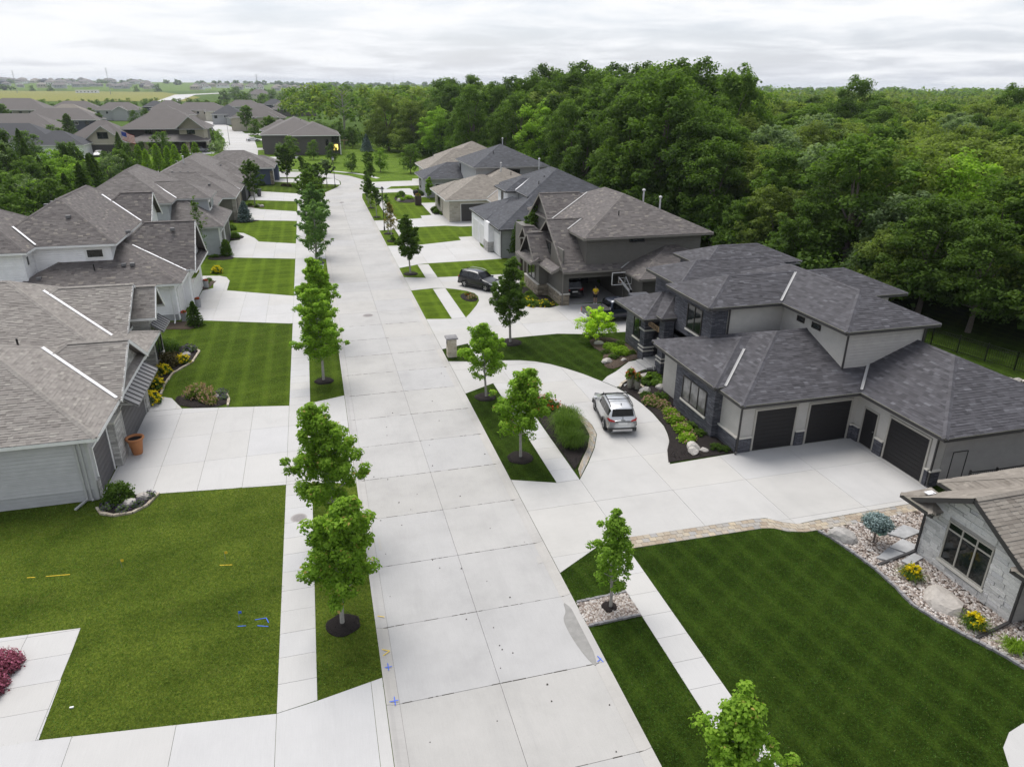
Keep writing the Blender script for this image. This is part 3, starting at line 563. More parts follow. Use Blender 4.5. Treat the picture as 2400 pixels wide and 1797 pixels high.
def maple(seed, H, spread, trunk=1.35, leaves=7000, size=0.15, nb=46, mat='leaf_maple', taper=1.0, up=0.5, crad=0.34, bark='bark_pale', tip=False):
    """young street maple: straight stem, limbs that climb, leaf clumps along the limbs"""
    rng = np.random.default_rng(seed); g = G(); lean = rng.normal(0, 0.05, 2)
    stem = lambda t: np.array([lean[0] * H * t * t + 0.05 * math.sin(5 * t + seed), lean[1] * H * t * t + 0.05 * math.cos(4 * t + seed), H * t])
    g.tube([stem(t) for t in np.linspace(0, 0.97, 9)], [0.075 * (1 - 0.85 * t) * (H / 5.5) + 0.012 for t in np.linspace(0, 1, 9)], 8)
    C = []; rad = []
    for k in range(nb):
        f = (k + 0.5) / nb; h = trunk + (H * 0.93 - trunk) * f ** 0.9; t = h / H; az = k * 2.399 + rng.normal(0, 0.35)
        prof = (math.sin(math.pi * min(1, 0.16 + 0.84 * f)) ** 0.75) if taper else 1
        prof = (1 - f) ** 0.62 * (0.45 + 0.55 * min(1, f / 0.16)) * 1.12 if taper == 2 else prof
        L = spread * max(0.16, prof) * rng.uniform(0.72, 1.18); el = up + 0.35 * f + rng.normal(0, 0.1)
        p0 = stem(t); d = np.array([math.cos(az) * math.cos(el), math.sin(az) * math.cos(el), math.sin(el)])
        p1 = p0 + d * L; pm = (p0 + p1) / 2 + np.array([0, 0, -0.06 * L])
        g.tube([p0, pm, p1], [0.022 * (1 - 0.5 * f) + 0.006, 0.014, 0.005], 5, cap=False)
        for s in np.linspace(0.42, 1.0, max(2, int(L / 0.26))):
            q = p0 + d * L * s + np.array([0, 0, -0.12 * L * s * (1 - s)]) + rng.normal(0, 0.12, 3); C.append(q); rad.append(crad * rng.uniform(0.65, 1.25) * (1.1 - 0.35 * s))
    for k in range(7): C.append(stem(0.9 + 0.015 * k) + rng.normal(0, 0.12, 3)); rad.append(crad * 0.6)
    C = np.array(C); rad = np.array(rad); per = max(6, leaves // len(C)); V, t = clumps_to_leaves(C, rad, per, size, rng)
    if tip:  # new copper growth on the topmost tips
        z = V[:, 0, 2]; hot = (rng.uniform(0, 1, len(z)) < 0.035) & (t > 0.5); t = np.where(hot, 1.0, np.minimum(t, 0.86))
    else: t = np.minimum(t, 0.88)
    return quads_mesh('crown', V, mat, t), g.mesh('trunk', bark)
def broad(seed, H, spread, base=0.28, leaves=5200, size=0.5, nc=120, mat='leaf_mid', flat=0.8, crad=1.5, droop=0.0, bark='bark', low=0.0):
    """big woodland tree: several lobes, each a cloud of leaf clumps, sky gaps between the lobes"""
    rng = np.random.default_rng(seed); g = G(); zb = H * base
    g.tube([(0, 0, 0), (rng.normal(0, .2), rng.normal(0, .2), zb), (rng.normal(0, .5), rng.normal(0, .5), H * 0.72)], [0.035 * H * 0.6, 0.024 * H * 0.6, 0.05], 8)
    nl = 9; lob = []
    for k in range(nl):
        f = (k + .5) / nl; az = k * 2.4 + rng.normal(0, .4); rr = spread * (0.66 * math.sin(math.pi * (0.18 + 0.72 * f)) ** 0.6) * rng.uniform(0.7, 1.1); z = zb + (H - zb) * (0.12 + 0.72 * f)
        c = np.array([math.cos(az) * rr, math.sin(az) * rr, z]); lob.append((c, spread * rng.uniform(0.38, 0.58))); g.tube([(0, 0, zb * .9 + (z - zb) * .4), tuple(c * np.array([.55, .55, 1]) - np.array([0, 0, .1 * H])), tuple(c)], [0.008 * H, 0.005 * H, 0.02], 5, cap=False)
    lob.append((np.array([0, 0, H - spread * 0.42]), spread * 0.45))
    if low: lob += [(np.array([math.cos(a) * spread * .6, math.sin(a) * spread * .6, H * low]), spread * .5) for a in rng.uniform(0, 6.28, 5)]
    C = []; rad = []
    for i in range(nc):
        c, r = lob[i % len(lob)]; d = rng.normal(0, 1, 3); d[2] += 0.35; d /= np.linalg.norm(d); q = c + d * r * rng.uniform(0.55, 1.0); q[2] = c[2] + (q[2] - c[2]) * 0.9 - droop * (q[0] ** 2 + q[1] ** 2) / spread
        if q[2] > 0.6: C.append(q); rad.append(crad * rng.uniform(0.5, 1.15))
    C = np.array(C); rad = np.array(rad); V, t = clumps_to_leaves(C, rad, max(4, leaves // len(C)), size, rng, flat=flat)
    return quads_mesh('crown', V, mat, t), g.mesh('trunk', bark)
def conifer(seed, H, spread, leaves=4500, size=0.16, mat='leaf_dark', shape=0.85, dens=26, bark='bark', z0=0.04):
    rng = np.random.default_rng(seed); g = G(); g.tube([(0, 0, 0), (0, 0, H * .95)], [0.02 * H + .02, 0.01], 6); C = []; rad = []
    for k in range(dens * 5):
        f = (k + .5) / (dens * 5); z = H * (z0 + (0.97 - z0) * f); L = spread * (1 - f) ** shape * rng.uniform(0.8, 1.1) + 0.04; az = k * 2.4
        for s in (0.55, 0.95): C.append((math.cos(az) * L * s, math.sin(az) * L * s, z - L * 0.12 * s)); rad.append(max(.07, L * 0.28))
    C = np.array(C); rad = np.array(rad); V, t = clumps_to_leaves(C, rad, max(3, leaves // len(C)), size, rng, flat=0.6, jitter=0.8)
    return quads_mesh('crown', V, mat, t), g.mesh('trunk', bark)
def shrub_mesh(seed, rx, ry, h, leaves=1400, size=0.08, mat='leaf_mid', lump=0.25, nc=60, petals=None, shell=0.75):
    """returns the foliage mesh (and petals when there are any)"""
    rng = np.random.default_rng(seed); d = rng.normal(0, 1, (nc, 3)); d[:, 2] = np.abs(d[:, 2]) * 0.9 + 0.05; d /= np.linalg.norm(d, axis=1, keepdims=True)
    k = rng.uniform(shell, 1.0, (nc, 1)) * rng.uniform(1 - lump, 1.0, (nc, 1)); C = d * k * np.array([rx * .82, ry * .82, h * .82]); rad = rng.uniform(0.16, 0.30, nc) * (rx + ry + h) / 3 * 1.25
    V, t = clumps_to_leaves(C, rad, max(3, leaves // nc), size, rng, flat=0.9, jitter=0.7); V[:, :, 2] = np.maximum(V[:, :, 2], 0.0); me = quads_mesh('foliage', V, mat, np.minimum(t, .95))
    if not petals: return me, None
    pm, pn, ps = petals; dd = rng.normal(0, 1, (pn, 3)); dd[:, 2] = np.abs(dd[:, 2]) + .35; dd /= np.linalg.norm(dd, axis=1, keepdims=True)
    pc = dd * np.array([rx, ry, h]) * rng.uniform(.92, 1.08, (pn, 1)); nq = 4; P = np.repeat(pc, nq, 0) + rng.normal(0, ps * .4, (pn * nq, 3)); PV = leaf_quads(P, np.repeat(dd, nq, 0), ps, 0.7, rng)
    return me, quads_mesh('blossom', PV, pm, rng.uniform(0, 1, pn * nq))
def blades_mesh(seed, r, h, n=320, w=0.02, mat='leaf_mid', droop=0.55):
    """ornamental grass: arching blades from one crown, two quads each"""
    rng = np.random.default_rng(seed); az = rng.uniform(0, 6.283, n); sp = rng.uniform(0.15, 1, n) ** 0.7; hh = h * rng.uniform(.65, 1.1, n); b = rng.normal(0, r * .18, (n, 2))
    q = []; dx, dy = np.cos(az), np.sin(az); prev = np.stack([b[:, 0], b[:, 1], np.zeros(n)], 1); px_, py_ = -dy * w, dx * w
    pts = [prev]
    for s, zf in ((.35, .75), (.72, 1.0), (1.0, 1.0 - droop * .6)): pts.append(np.stack([b[:, 0] + dx * r * sp * s, b[:, 1] + dy * r * sp * s, hh * zf * (1 - .25 * sp * s)], 1))
    side = np.stack([px_, py_, np.zeros(n)], 1); ws = (1, .9, .6, .15); V = []
    for i in range(3): V.append(np.stack([pts[i] - side * ws[i], pts[i] + side * ws[i], pts[i + 1] + side * ws[i + 1], pts[i + 1] - side * ws[i + 1]], 1))
    V = np.concatenate(V); t = np.tile(rng.uniform(.1, .9, n), 3); return quads_mesh('blades', V, mat, t)
def plant_tree(name, meshes, x, y, label, cat='tree', group=None, scale=1.0, rot=None, z=0.0, sx=1.0):
    r = bpy.data.objects.new(name, None); r.empty_display_size = 0.3; r.location = (x, y, z); r.rotation_euler = (0, 0, random.uniform(0, 6.283) if rot is None else rot); r.scale = (scale * sx, scale * sx, scale)
    COL.objects.link(r); tag(r, label, cat, group)
    for nm, me in zip(('crown', 'trunk'), meshes):
        o = bpy.data.objects.new(nm, me); o.parent = r; COL.objects.link(o)
    return r
def plant(name, parts, x, y, label, cat='shrub', group=None, scale=1.0, z=0.0, rot=None, sz=1.0):
    """parts: list of (part name, mesh)"""
    r = bpy.data.objects.new(name, None); r.empty_display_size = 0.2; r.location = (x, y, z); r.rotation_euler = (0, 0, random.uniform(0, 6.283) if rot is None else rot); r.scale = (scale, scale, scale * sz)
    COL.objects.link(r); tag(r, label, cat, group)
    for nm, me in parts:
        if me is None: continue
        o = bpy.data.objects.new(nm, me); o.parent = r; COL.objects.link(o)
    return r
def rock_mesh(seed, sx, sy, sz, sub=2, mat='boulder'):
    rng = np.random.default_rng(seed); bm = bmesh.new(); bmesh.ops.create_icosphere(bm, subdivisions=sub, radius=1.0)
    off = rng.normal(0, 1, (7, 3)); off /= np.linalg.norm(off, axis=1, keepdims=True); cut = rng.uniform(.55, .85, 7)
    for v in bm.verts:
        p = np.array(v.co)
        for o, c in zip(off, cut):
            e = p @ o - c
            if e > 0: p = p - o * e * .85
        p = p * (1 + rng.normal(0, .025)); v.co = (p[0] * sx, p[1] * sy, max(-0.15, p[2]) * sz)
    me = bpy.data.meshes.new('rock'); bm.to_mesh(me); bm.free(); me.materials.append(MATS[mat]); return me
# ------------------------------------------------------------------ houses
class House:
    def __init__(s, name, x, y, label, shing, trim='white_trim', tab=(0.33, 0.155), cat='house', group=None, gutter=None, liner=None):
        s.root = empty(name, (x, y, 0), label, cat, group); s.sh = shing; s.trim = trim; s.tab = tab; s.gut = gutter or trim; s.liner = liner
        s.roof = None; s.k = 0; s.q = []; s.qt = []; s.base = G(); s.caps = []; s.capt = []; s.fas = G(); s.lin = G(); s.sof = G(); s.rng = np.random.default_rng(abs(hash(name + label)) % 9999 if False else len(label) * 31 + len(name))
    # ---- roof planes
    def plane(s, P):
        """P: convex roof plane, first two corners along the eave (counter-clockwise from above)"""
        P = [Vector(p) for p in P]; s.base.face([tuple(p - Vector((0, 0, .02))) for p in P], 0.15)  # dark base tone stands in for shadow under the raised tab edges
        if s.tab is None: return
        o = P[0]; u = (P[1] - P[0]).normalized(); n = (P[1] - P[0]).cross(P[-1] - P[0]).normalized(); v = n.cross(u)
        uv = np.array([((p - o).dot(u), (p - o).dot(v)) for p in P]); vmax = uv[:, 1].max(); tw, ex = s.tab; rows = max(1, int(math.ceil(vmax / ex)))
        rng = s.rng
        def span(vv):
            lo, hi = 1e9, -1e9; vv = min(max(vv, 0), vmax)
            for i in range(len(uv)):
                a, b = uv[i], uv[(i + 1) % len(uv)]
                if abs(a[1] - b[1]) < 1e-9:
                    if abs(a[1] - vv) < 1e-6: lo = min(lo, a[0], b[0]); hi = max(hi, a[0], b[0])
                elif min(a[1], b[1]) - 1e-9 <= vv <= max(a[1], b[1]) + 1e-9:
                    x = a[0] + (b[0] - a[0]) * (vv - a[1]) / (b[1] - a[1]); lo = min(lo, x); hi = max(hi, x)
            return lo, hi
        U0, U1 = uv[:, 0].min(), uv[:, 0].max(); o3, u3, v3, n3 = (np.array(t) for t in (o, u, v, n))
        for k in range(rows):
            v0, v1 = k * ex, min((k + 1) * ex + .012, vmax); a0, b0 = span(v0); a1, b1 = span(v1); nt_ = int((U1 - U0) / tw) + 3
            e = U0 - rng.uniform(0, tw) - tw * .2 + np.arange(nt_ + 1) * tw + rng.uniform(-.2, .2, nt_ + 1) * tw; ul, ur = e[:-1], e[1:]
            ll, lr = np.clip(ul, a0, b0), np.clip(ur, a0, b0); hl, hr = np.clip(ul, a1, b1), np.clip(ur, a1, b1); ok = (lr - ll + hr - hl) > .03
            ll, lr, hl, hr = ll[ok], lr[ok], hl[ok], hr[ok]; m = len(ll)
            if not m: continue
            lift = .010 + .012 * (rng.uniform(0, 1, m) > .5)
            f = lambda uu, vv, w: o3 + uu[:, None] * u3 + vv * v3 + (w[:, None] if hasattr(w, '__len__') else w) * n3
            s.q.append(np.stack([f(ll, v0, lift), f(lr, v0, lift), f(hr, v1, .002), f(hl, v1, .002)], 1)); t = rng.normal(.46, .17, m); t = np.where(rng.uniform(0, 1, m) < .08, rng.uniform(.7, .95, m), t); s.qt.append(np.clip(t, 0, 1))
    def cap(s, a, b, w=.15, step=.24):
        """overlapping cap shingles along a ridge or hip"""
        if s.tab is None: return
        a, b = Vector(a), Vector(b); d = (b - a); L = d.length; d.normalize(); sx = d.cross(Vector((0, 0, 1))).normalized()
        if s.tab[1] > .2: step = .45
        n = max(1, int(L / step))
        for k in range(n):
            p, q = a + d * (L * k / n), a + d * (L * (k + 1.12) / n); up0, up1 = Vector((0, 0, .055)), Vector((0, 0, .040)); dn = Vector((0, 0, -.045))
            t = .35 + .5 * random.random()
            for sg in (-1, 1):
                s.caps.append([p + up0, q + up1, q + sx * (w * sg) + dn + up1 * .3, p + sx * (w * sg) + dn + up0 * .3] if sg > 0 else [q + up1, p + up0, p - sx * w + dn + up0 * .3, q - sx * w + dn + up1 * .3]); s.capt.append(t)
    def eave(s, a, b, inward, z, h=.17, w=.11):
        """fascia and gutter along an eave edge; inward: unit vector into the house"""
        a, b = Vector((*a, z)), Vector((*b, z)); i = Vector((*inward, 0)); d = (b - a).normalized()
        s.fas.bar(a + i * .04 - Vector((0, 0, h / 2 + .015)), b + i * .04 - Vector((0, 0, h / 2 + .015)), w, h)
        if s.liner:
            s.lin.bar(a + i * .035 - d * .01 - Vector((0, 0, .008)), b + i * .035 + d * .01 - Vector((0, 0, .008)), .085, .02)
    def block(s, x0, x1, y0, y1, ze, pitch, axis='x', ends='hh', wall=None, wmat=None, over=.45, z0=0.0, gut='nsew', soffit=True, wtop=None, caps=True):
        """a roofed volume. x0..y1 is the eave outline; axis = ridge direction; ends: h(ip)/g(able) at the low and high end"""
        s.k += 1; e = .004 * s.k
        X = (lambda a, b, c: (a, b, c)) if axis == 'x' else (lambda a, b, c: (b, a, c))
        l0, l1, w0, w1 = (x0, x1, y0, y1) if axis == 'x' else (y0, y1, x0, x1); hw = (w1 - w0) / 2; wm = (w0 + w1) / 2; zr = ze + pitch * hw
        r0 = l0 + (hw if ends[0] == 'h' else 0); r1 = l1 - (hw if ends[1] == 'h' else 0)
        if r0 > r1: r0 = r1 = (l0 + l1) / 2; zr = ze + pitch * min(hw, (l1 - l0) / 2)
        A, B, C, D = X(l0, w0, ze), X(l1, w0, ze), X(l1, w1, ze), X(l0, w1, ze); E0, E1 = X(r0, wm, zr), X(r1, wm, zr)
        flip = (axis == 'y')
        def pl(P):
            if flip: P = [P[1], P[0]] + P[:1:-1]
            s.plane(P)
        same = (Vector(E0) - Vector(E1)).length < .01
        pl([A, B, E1, E0] if not same else [A, B, E1]); pl([C, D, E0, E1] if not same else [C, D, E0])
        if ends[0] == 'h': pl([D, A, E0])
        if ends[1] == 'h': pl([B, C, E1])
        if caps:
            if not same: s.cap(E0, E1)
            if ends[0] == 'h': s.cap(A, E0); s.cap(D, E0)
            if ends[1] == 'h': s.cap(B, E1); s.cap(C, E1)
        # eaves
        sides = {'s': ((x0, y0), (x1, y0), (0, 1)), 'n': ((x0, y1), (x1, y1), (0, -1)), 'w': ((x0, y0), (x0, y1), (1, 0)), 'e': ((x1, y0), (x1, y1), (-1, 0))}
        gabs = ('w' if axis == 'x' else 's') if ends[0] == 'g' else '', ('e' if axis == 'x' else 'n') if ends[1] == 'g' else ''
        for k in gut:
            if k in gabs: continue
            a, b, i = sides[k]; s.eave(a, b, i, ze - e * .3)
        for end, l, sg in ((0, l0, 1), (1, l1, -1)):           # rake boards
            if ends[end] == 'g':
                for w in (w0, w1): s.fas.bar(Vector(X(l + sg * .03, w, ze - .11)), Vector(X(l + sg * .03, wm, zr - .11)), .055, .2)
        if soffit:
            q = {'w': .06, 'e': .06, 's': .06, 'n': .06}
            for k_ in gabs:
                if k_: q[k_] = .7
            s.sof.box(x0 + q['w'], x1 - q['e'], y0 + q['s'], y1 - q['n'], ze - .16 - e, ze - .13 - e)
        if wmat:
            wl = wall or (x0 + over + e, x1 - over - e, y0 + over + e, y1 - over - e); a0, a1, b0, b1 = wl if axis == 'x' else (wl[2], wl[3], wl[0], wl[1])
            zt = ze + .05 if wtop is None else wtop; g = G()
            prof = [(b0, z0), (b1, z0), (b1, zt), (b0, zt)]
            def ext(prof, c0, c1):
                n = len(prof); g.add([X(c0, p, z) for p, z in prof] + [X(c1, p, z) for p, z in prof], [tuple(range(n - 1, -1, -1)) if axis == 'x' else tuple(range(n)), tuple(range(n, 2 * n)) if axis == 'x' else tuple(range(2 * n - 1, n - 1, -1))] + [((i, (i + 1) % n, (i + 1) % n + n, i + n) if axis == 'x' else (i + n, (i + 1) % n + n, (i + 1) % n, i)) for i in range(n)])
            ext(prof, a0, a1); zk = ze + pitch * (b0 - w0) - .07; zp = zr - .09
            for end, c0, c1 in ((0, a0 - .002, a0 + .2), (1, a1 - .2, a1 + .002)):
                if ends[end] == 'g': ext([(b0 + .01, zt - .3), (b1 - .01, zt - .3), (b1 - .01, zk), (wm, zp), (b0 + .01, zk)], c0, c1)
            g.build('wall', wmat, s.root)
        return dict(ridge=(E0, E1), zr=zr)
    def valley(s, a, b, w=.18, mat='flashing', lift=.05):
        a, b = Vector(a), Vector(b); d = (b - a).normalized(); sx = d.cross(Vector((0, 0, 1))).normalized(); z = Vector((0, 0, lift)); g = G()
        for sg in (-1, 1): g.face([a + z, b + z, b + sx * (w / 2 * sg) + z + Vector((0, 0, .03)), a + sx * (w / 2 * sg) + z + Vector((0, 0, .03))])
        s.q_val = getattr(s, 'q_val', []); s.q_val.append((g, mat))
    def vly(s, xe, z1, p1, ye, z2, p2, dy0, dy1, sx, w=.18, mat='flashing'):
        """valley between a plane rising from the x = xe eave and one rising from the y = ye eave"""
        f = lambda d: (xe - sx * (z2 + p2 * d - z1) / p1, ye + d, z2 + p2 * d)
        s.valley(f(dy0), f(dy1), w, mat)
    def vent(s, x, y, z, kind='box', yaw=0):
        g = G()
        if kind == 'box': g.box(x - .17, x + .17, y - .17, y + .17, z - .1, z + .12); s.q_v = getattr(s, 'q_v', []); s.q_v.append(('roof_vent', g, 'vent_grey'))
        elif kind == 'pipe': g.tube([(x, y, z - .2), (x, y, z + .42)], [.055, .055], 8); s.q_v = getattr(s, 'q_v', []); s.q_v.append(('vent_pipe', g, 'black_metal'))
        else: g.tube([(x, y, z - .3), (x, y, z + 1.1)], [.09, .09], 8); g.lathe([(.16, 1.0), (.17, 1.12), (.06, 1.2)], (x, y, z), 10); s.q_v = getattr(s, 'q_v', []); s.q_v.append(('flue', g, 'vent_pale'))
    def done(s):
        s.roof = s.base.build('roof', s.sh, s.root); P = s.roof
        if s.q: obj('shingles', quads_mesh('shingles', np.concatenate(s.q), s.sh, np.concatenate(s.qt)), P, kind='stuff')
        if s.caps: obj('ridge_caps', quads_mesh('ridge_caps', np.array([[tuple(p) for p in f] for f in s.caps]), s.sh, s.capt), P, kind='stuff')
        if s.fas.f: s.fas.build('fascia', s.gut, P)
        if s.lin.f: s.lin.build('gutter_liner', s.liner, P)
        if s.sof.f: s.sof.build('soffit', s.trim, P)
        for g, m in getattr(s, 'q_val', []): g.build('valley_flashing', m, P)
        for n, g, m in getattr(s, 'q_v', []): g.build(n, m, P)
        return s
    # ---- openings. face: ('x', value, sign) wall plane x = value whose outside points to sign; ('y', ...) likewise
    def _on(s, face, a0, a1, z0, z1, out0, out1, g=None):
        ax, v, sg = face; g = g or G(); lo, hi = sorted((v + sg * out0, v + sg * out1))
        if ax == 'x': g.box(lo, hi, a0, a1, z0, z1)
        else: g.box(a0, a1, lo, hi, z0, z1)
        return g
    def window(s, face, a0, a1, z0, z1, n=1, frame='bronze_frame', sill='cream_stone', glass='window_glass', transom=0, trim=None):
        w = empty('window', parent=s.root); fr = G(); f = .065
        for p in ((a0, a1, z0, z0 + f), (a0, a1, z1 - f, z1), (a0, a0 + f, z0 + f, z1 - f), (a1 - f, a1, z0 + f, z1 - f)): s._on(face, *p, -.02, .055, fr)
        zt = z1 - f if not transom else z0 + (z1 - z0) * (1 - transom); st = (a1 - a0 - f) / n
        for k in range(1, n): s._on(face, a0 + st * k, a0 + st * k + f, z0 + f, z1 - f, -.02, .05, fr)
        if transom: s._on(face, a0 + f, a1 - f, zt, zt + f, -.02, .045, fr)
        fr.build('frame', frame, w)
        for k in range(n):
            s._on(face, a0 + st * k + f * .6, a0 + st * (k + 1) + f * .4, z0 + f * .5, zt + f * .5, .008, .016).build('pane', glass, w)
            if transom: s._on(face, a0 + st * k + f * .6, a0 + st * (k + 1) + f * .4, zt + f * .5, z1 - f * .5, .010, .017).build('pane', glass, w)
        if sill: s._on(face, a0 - .06, a1 + .06, z0 - .12, z0 - .005, -.02, .10).build('sill', sill, w)
        if trim:
            t = G(); q = .1
            for p in ((a0 - q, a1 + q, z1 + .003, z1 + q), (a0 - q, a0 - .003, z0, z1), (a1 + .003, a1 + q, z0, z1), (a0 - q, a1 + q, z0 - q, z0 - .003)): s._on(face, *p, -.02, .035, t)
            t.build('casing', trim, w)
        return w
    def garage(s, face, a0, a1, z1, mat, rows=4, cols=4, frame='grey_trim', z0=.02, recess=0.0, windows=False):
        d = empty('garage_door', parent=s.root); fr = G(); f = .11
        for p in ((a0 - f, a0, z0, z1 + f), (a1, a1 + f, z0, z1 + f), (a0, a1, z1, z1 + f)): s._on(face, *p, -.02, .06, fr)
        fr.build('door_frame', frame, d); s._on(face, a0, a1, z0, z1, -.02, .012).build('door_back', 'dark_trim', d); hr = (z1 - z0) / rows; wc = (a1 - a0) / cols
        for r in range(rows):
            for c_ in range(cols):
                g = s._on(face, a0 + c_ * wc + .006, a0 + (c_ + 1) * wc - .006, z0 + r * hr + .008, z0 + (r + 1) * hr - .008, .005, .032); s._on(face, a0 + c_ * wc + .07, a0 + (c_ + 1) * wc - .07, z0 + r * hr + .08, z0 + (r + 1) * hr - .08, .03, .04, g)
                g.build('door_panel', 'window_glass' if windows and r == rows - 1 else mat, d)
        return d
    def door(s, face, a0, a1, z0, z1, mat, frame='grey_trim'):
        d = empty('door', parent=s.root); fr = G(); f = .09
        for p in ((a0 - f, a0, z0, z1 + f), (a1, a1 + f, z0, z1 + f), (a0, a1, z1, z1 + f)): s._on(face, *p, -.02, .055, fr)
        fr.build('door_frame', frame, d); g = s._on(face, a0, a1, z0, z1, -.02, .02)
        for zz in (.12, .55): s._on(face, a0 + .12, a1 - .12, z0 + (z1 - z0) * zz, z0 + (z1 - z0) * (zz + .36), .015, .03, g)
        g.build('door_leaf', mat, d); s._on(face, a0 + .07, a0 + .12, z0 + 1.0, z0 + 1.06, .01, .08).build('handle', 'alloy', d); return d
    def panel(s, name, face, a0, a1, z0, z1, mat, out=.03, inn=-.05): return s._on(face, a0, a1, z0, z1, inn, out).build(name, mat, s.root)
    def boards(s, face, a0, a1, z0, z1, mat, lap=.19, parent=None):
        """lap siding: every board an object, tilted so that its lower edge stands proud"""
        ax, v, sg = face; n = max(1, int(round((z1 - z0) / lap))); h = (z1 - z0) / n
        for k in range(n):
            z = z0 + k * h; g = G(); pr = [(.004, z - .012), (.030, z - .012), (.012, z + h), (.004, z + h)]
            vs = [((v + sg * o, a, zz) if ax == 'x' else (a, v + sg * o, zz)) for a in (a0, a1) for o, zz in pr]; g.add(vs, [(0, 1, 2, 3), (7, 6, 5, 4), (0, 4, 5, 1), (1, 5, 6, 2), (2, 6, 7, 3), (3, 7, 4, 0)]); g.build('siding_board', mat, s.root)
    def downspout(s, x, y, z1, mat, foot=(0, -.9), z0=.12):
        g = G(); g.bar((x, y, z1), (x, y, z0), .09, .07); g.bar((x, y, z0), (x + foot[0], y + foot[1], .06), .10, .07); g.build('downspout', mat, s.root)
    def box(s, name, x0, x1, y0, y1, z0, z1, mat): return G().box(x0, x1, y0, y1, z0, z1).build(name, mat, s.root)
# ================================================================== left side
# ---- grey house with stone front gables
h = House('grey_house', -18, 40, 'grey lap-sided house with pale stone gables and charcoal garage doors beside a terracotta pot', 'shingle_taupe', 'grey_trim', (0.30, .150), gutter='white_trim')
h.block(-28, -10.65, 33.05, 45.0, 3.4, .5, 'x', 'hh', (-27, -11.26, 33.42, 44.0), 'siding_grey', gut='swe')
h.block(-17, -10.50, 37.5, 44.5, 3.42, .6, 'x', 'hg', (-16, -11.02, 37.75, 44.2), 'ledge_light', gut='')
h.block(-28, -12.55, 44.2, 57.6, 3.43, .5, 'x', 'hh', (-27, -13.1, 45, 57), 'siding_grey', gut='ne')
h.block(-21, -12.2, 47.2, 55.8, 3.45, .6, 'x', 'hg', (-20, -12.75, 47.6, 55.4), 'ledge_light', gut='')
h.block(-15, -10.95, 50.3, 53.7, 3.95, 1.05, 'x', 'hg', (-14.5, -11.5, 50.6, 53.4), 'ledge_light', gut='ns')
h.block(-14.5, -10.85, 45.0, 50.1, 3.05, .5, 'x', 'hh', None, None, gut='se')
h.vly(-10.65, 3.4, .5, 37.5, 3.42, .6, .05, 3.3, 1, .18); h.vly(-12.55, 3.43, .5, 47.2, 3.45, .6, .05, 4.1, 1, .18)
F1 = ('x', -11.26, 1)
h.boards(('y', 33.42, -1), -15.9, -11.36, .62, 3.28, 'siding_grey', .185); h.boards(('y', 33.42, -1), -22, -15.95, .62, 3.28, 'siding_grey', .185)
h.panel('foundation', ('y', 33.42, -1), -22, -11.34, 0, .60, 'siding_mist', .015); h.box('corner_board', -11.36, -11.22, 33.36, 33.46, .1, 3.3, 'grey_trim')
h.garage(F1, 33.95, 36.35, 2.45, 'garage_charcoal', 8, 1, 'white_trim'); h.garage(('x', -11.02, 1), 38.55, 43.35, 2.45, 'garage_charcoal', 8, 1, 'grey_trim')
h.box('stone_pier', -11.35, -10.92, 36.75, 38.25, 0, 2.4, 'ledge_light'); h.box('stone_pier', -11.35, -10.92, 43.6, 44.35, 0, 2.6, 'ledge_light'); h.box('pier_cap', -11.30, -10.88, 36.7, 38.3, 2.4, 2.5, 'cream_stone')
h.panel('stone_base', F1, 33.44, 33.85, 0, 1.0, 'ledge_light', .09)
aw = empty('metal_awning', parent=h.root); G().add([(-11.0, 38.1, 3.45), (-11.0, 43.7, 3.45), (-9.95, 43.7, 2.72), (-9.95, 38.1, 2.72), (-11.0, 38.1, 3.35), (-11.0, 43.7, 3.35), (-9.95, 43.7, 2.62), (-9.95, 38.1, 2.62)], [(0, 3, 2, 1), (4, 5, 6, 7), (3, 7, 6, 2), (0, 4, 7, 3), (1, 2, 6, 5)]).build('awning_pan', 'metal_awning', aw)
for k in range(12): y = 38.12 + k * 5.56 / 11; G().bar((-11.0, y, 3.475), (-9.95, y, 2.745), .045, .05).build('seam', 'metal_awning_seam', aw)
for y in (38.5, 43.3): G().bar((-11.0, y, 2.75), (-10.1, y, 2.68), .08, .12).build('bracket', 'grey_trim', aw)
aw = empty('metal_awning', parent=h.root); G().add([(-11.45, 50.7, 3.35), (-11.45, 53.3, 3.35), (-10.75, 53.3, 2.8), (-10.75, 50.7, 2.8), (-11.45, 50.7, 3.25), (-11.45, 53.3, 3.25), (-10.75, 53.3, 2.7), (-10.75, 50.7, 2.7)], [(0, 3, 2, 1), (4, 5, 6, 7), (3, 7, 6, 2), (0, 4, 7, 3), (1, 2, 6, 5)]).build('awning_pan', 'metal_awning', aw)
for k in range(7): y = 50.72 + k * 2.56 / 6; G().bar((-11.45, y, 3.375), (-10.75, y, 2.825), .045, .05).build('seam', 'metal_awning_seam', aw)
h.window(('x', -11.5, 1), 51.0, 53.0, .7, 2.7, 2, 'bronze_frame'); h.door(('x', -12.75, 1), 48.2, 49.3, .1, 2.4, 'garage_charcoal'); h.downspout(-11.75, 33.36, 3.2, 'grey_trim', (-.35, -.75))
h.downspout(-11.55, 33.36, 3.2, 'grey_trim', (.05, -.1)); h.vent(-16.0, 41.5, 5.4, 'pipe'); h.done()

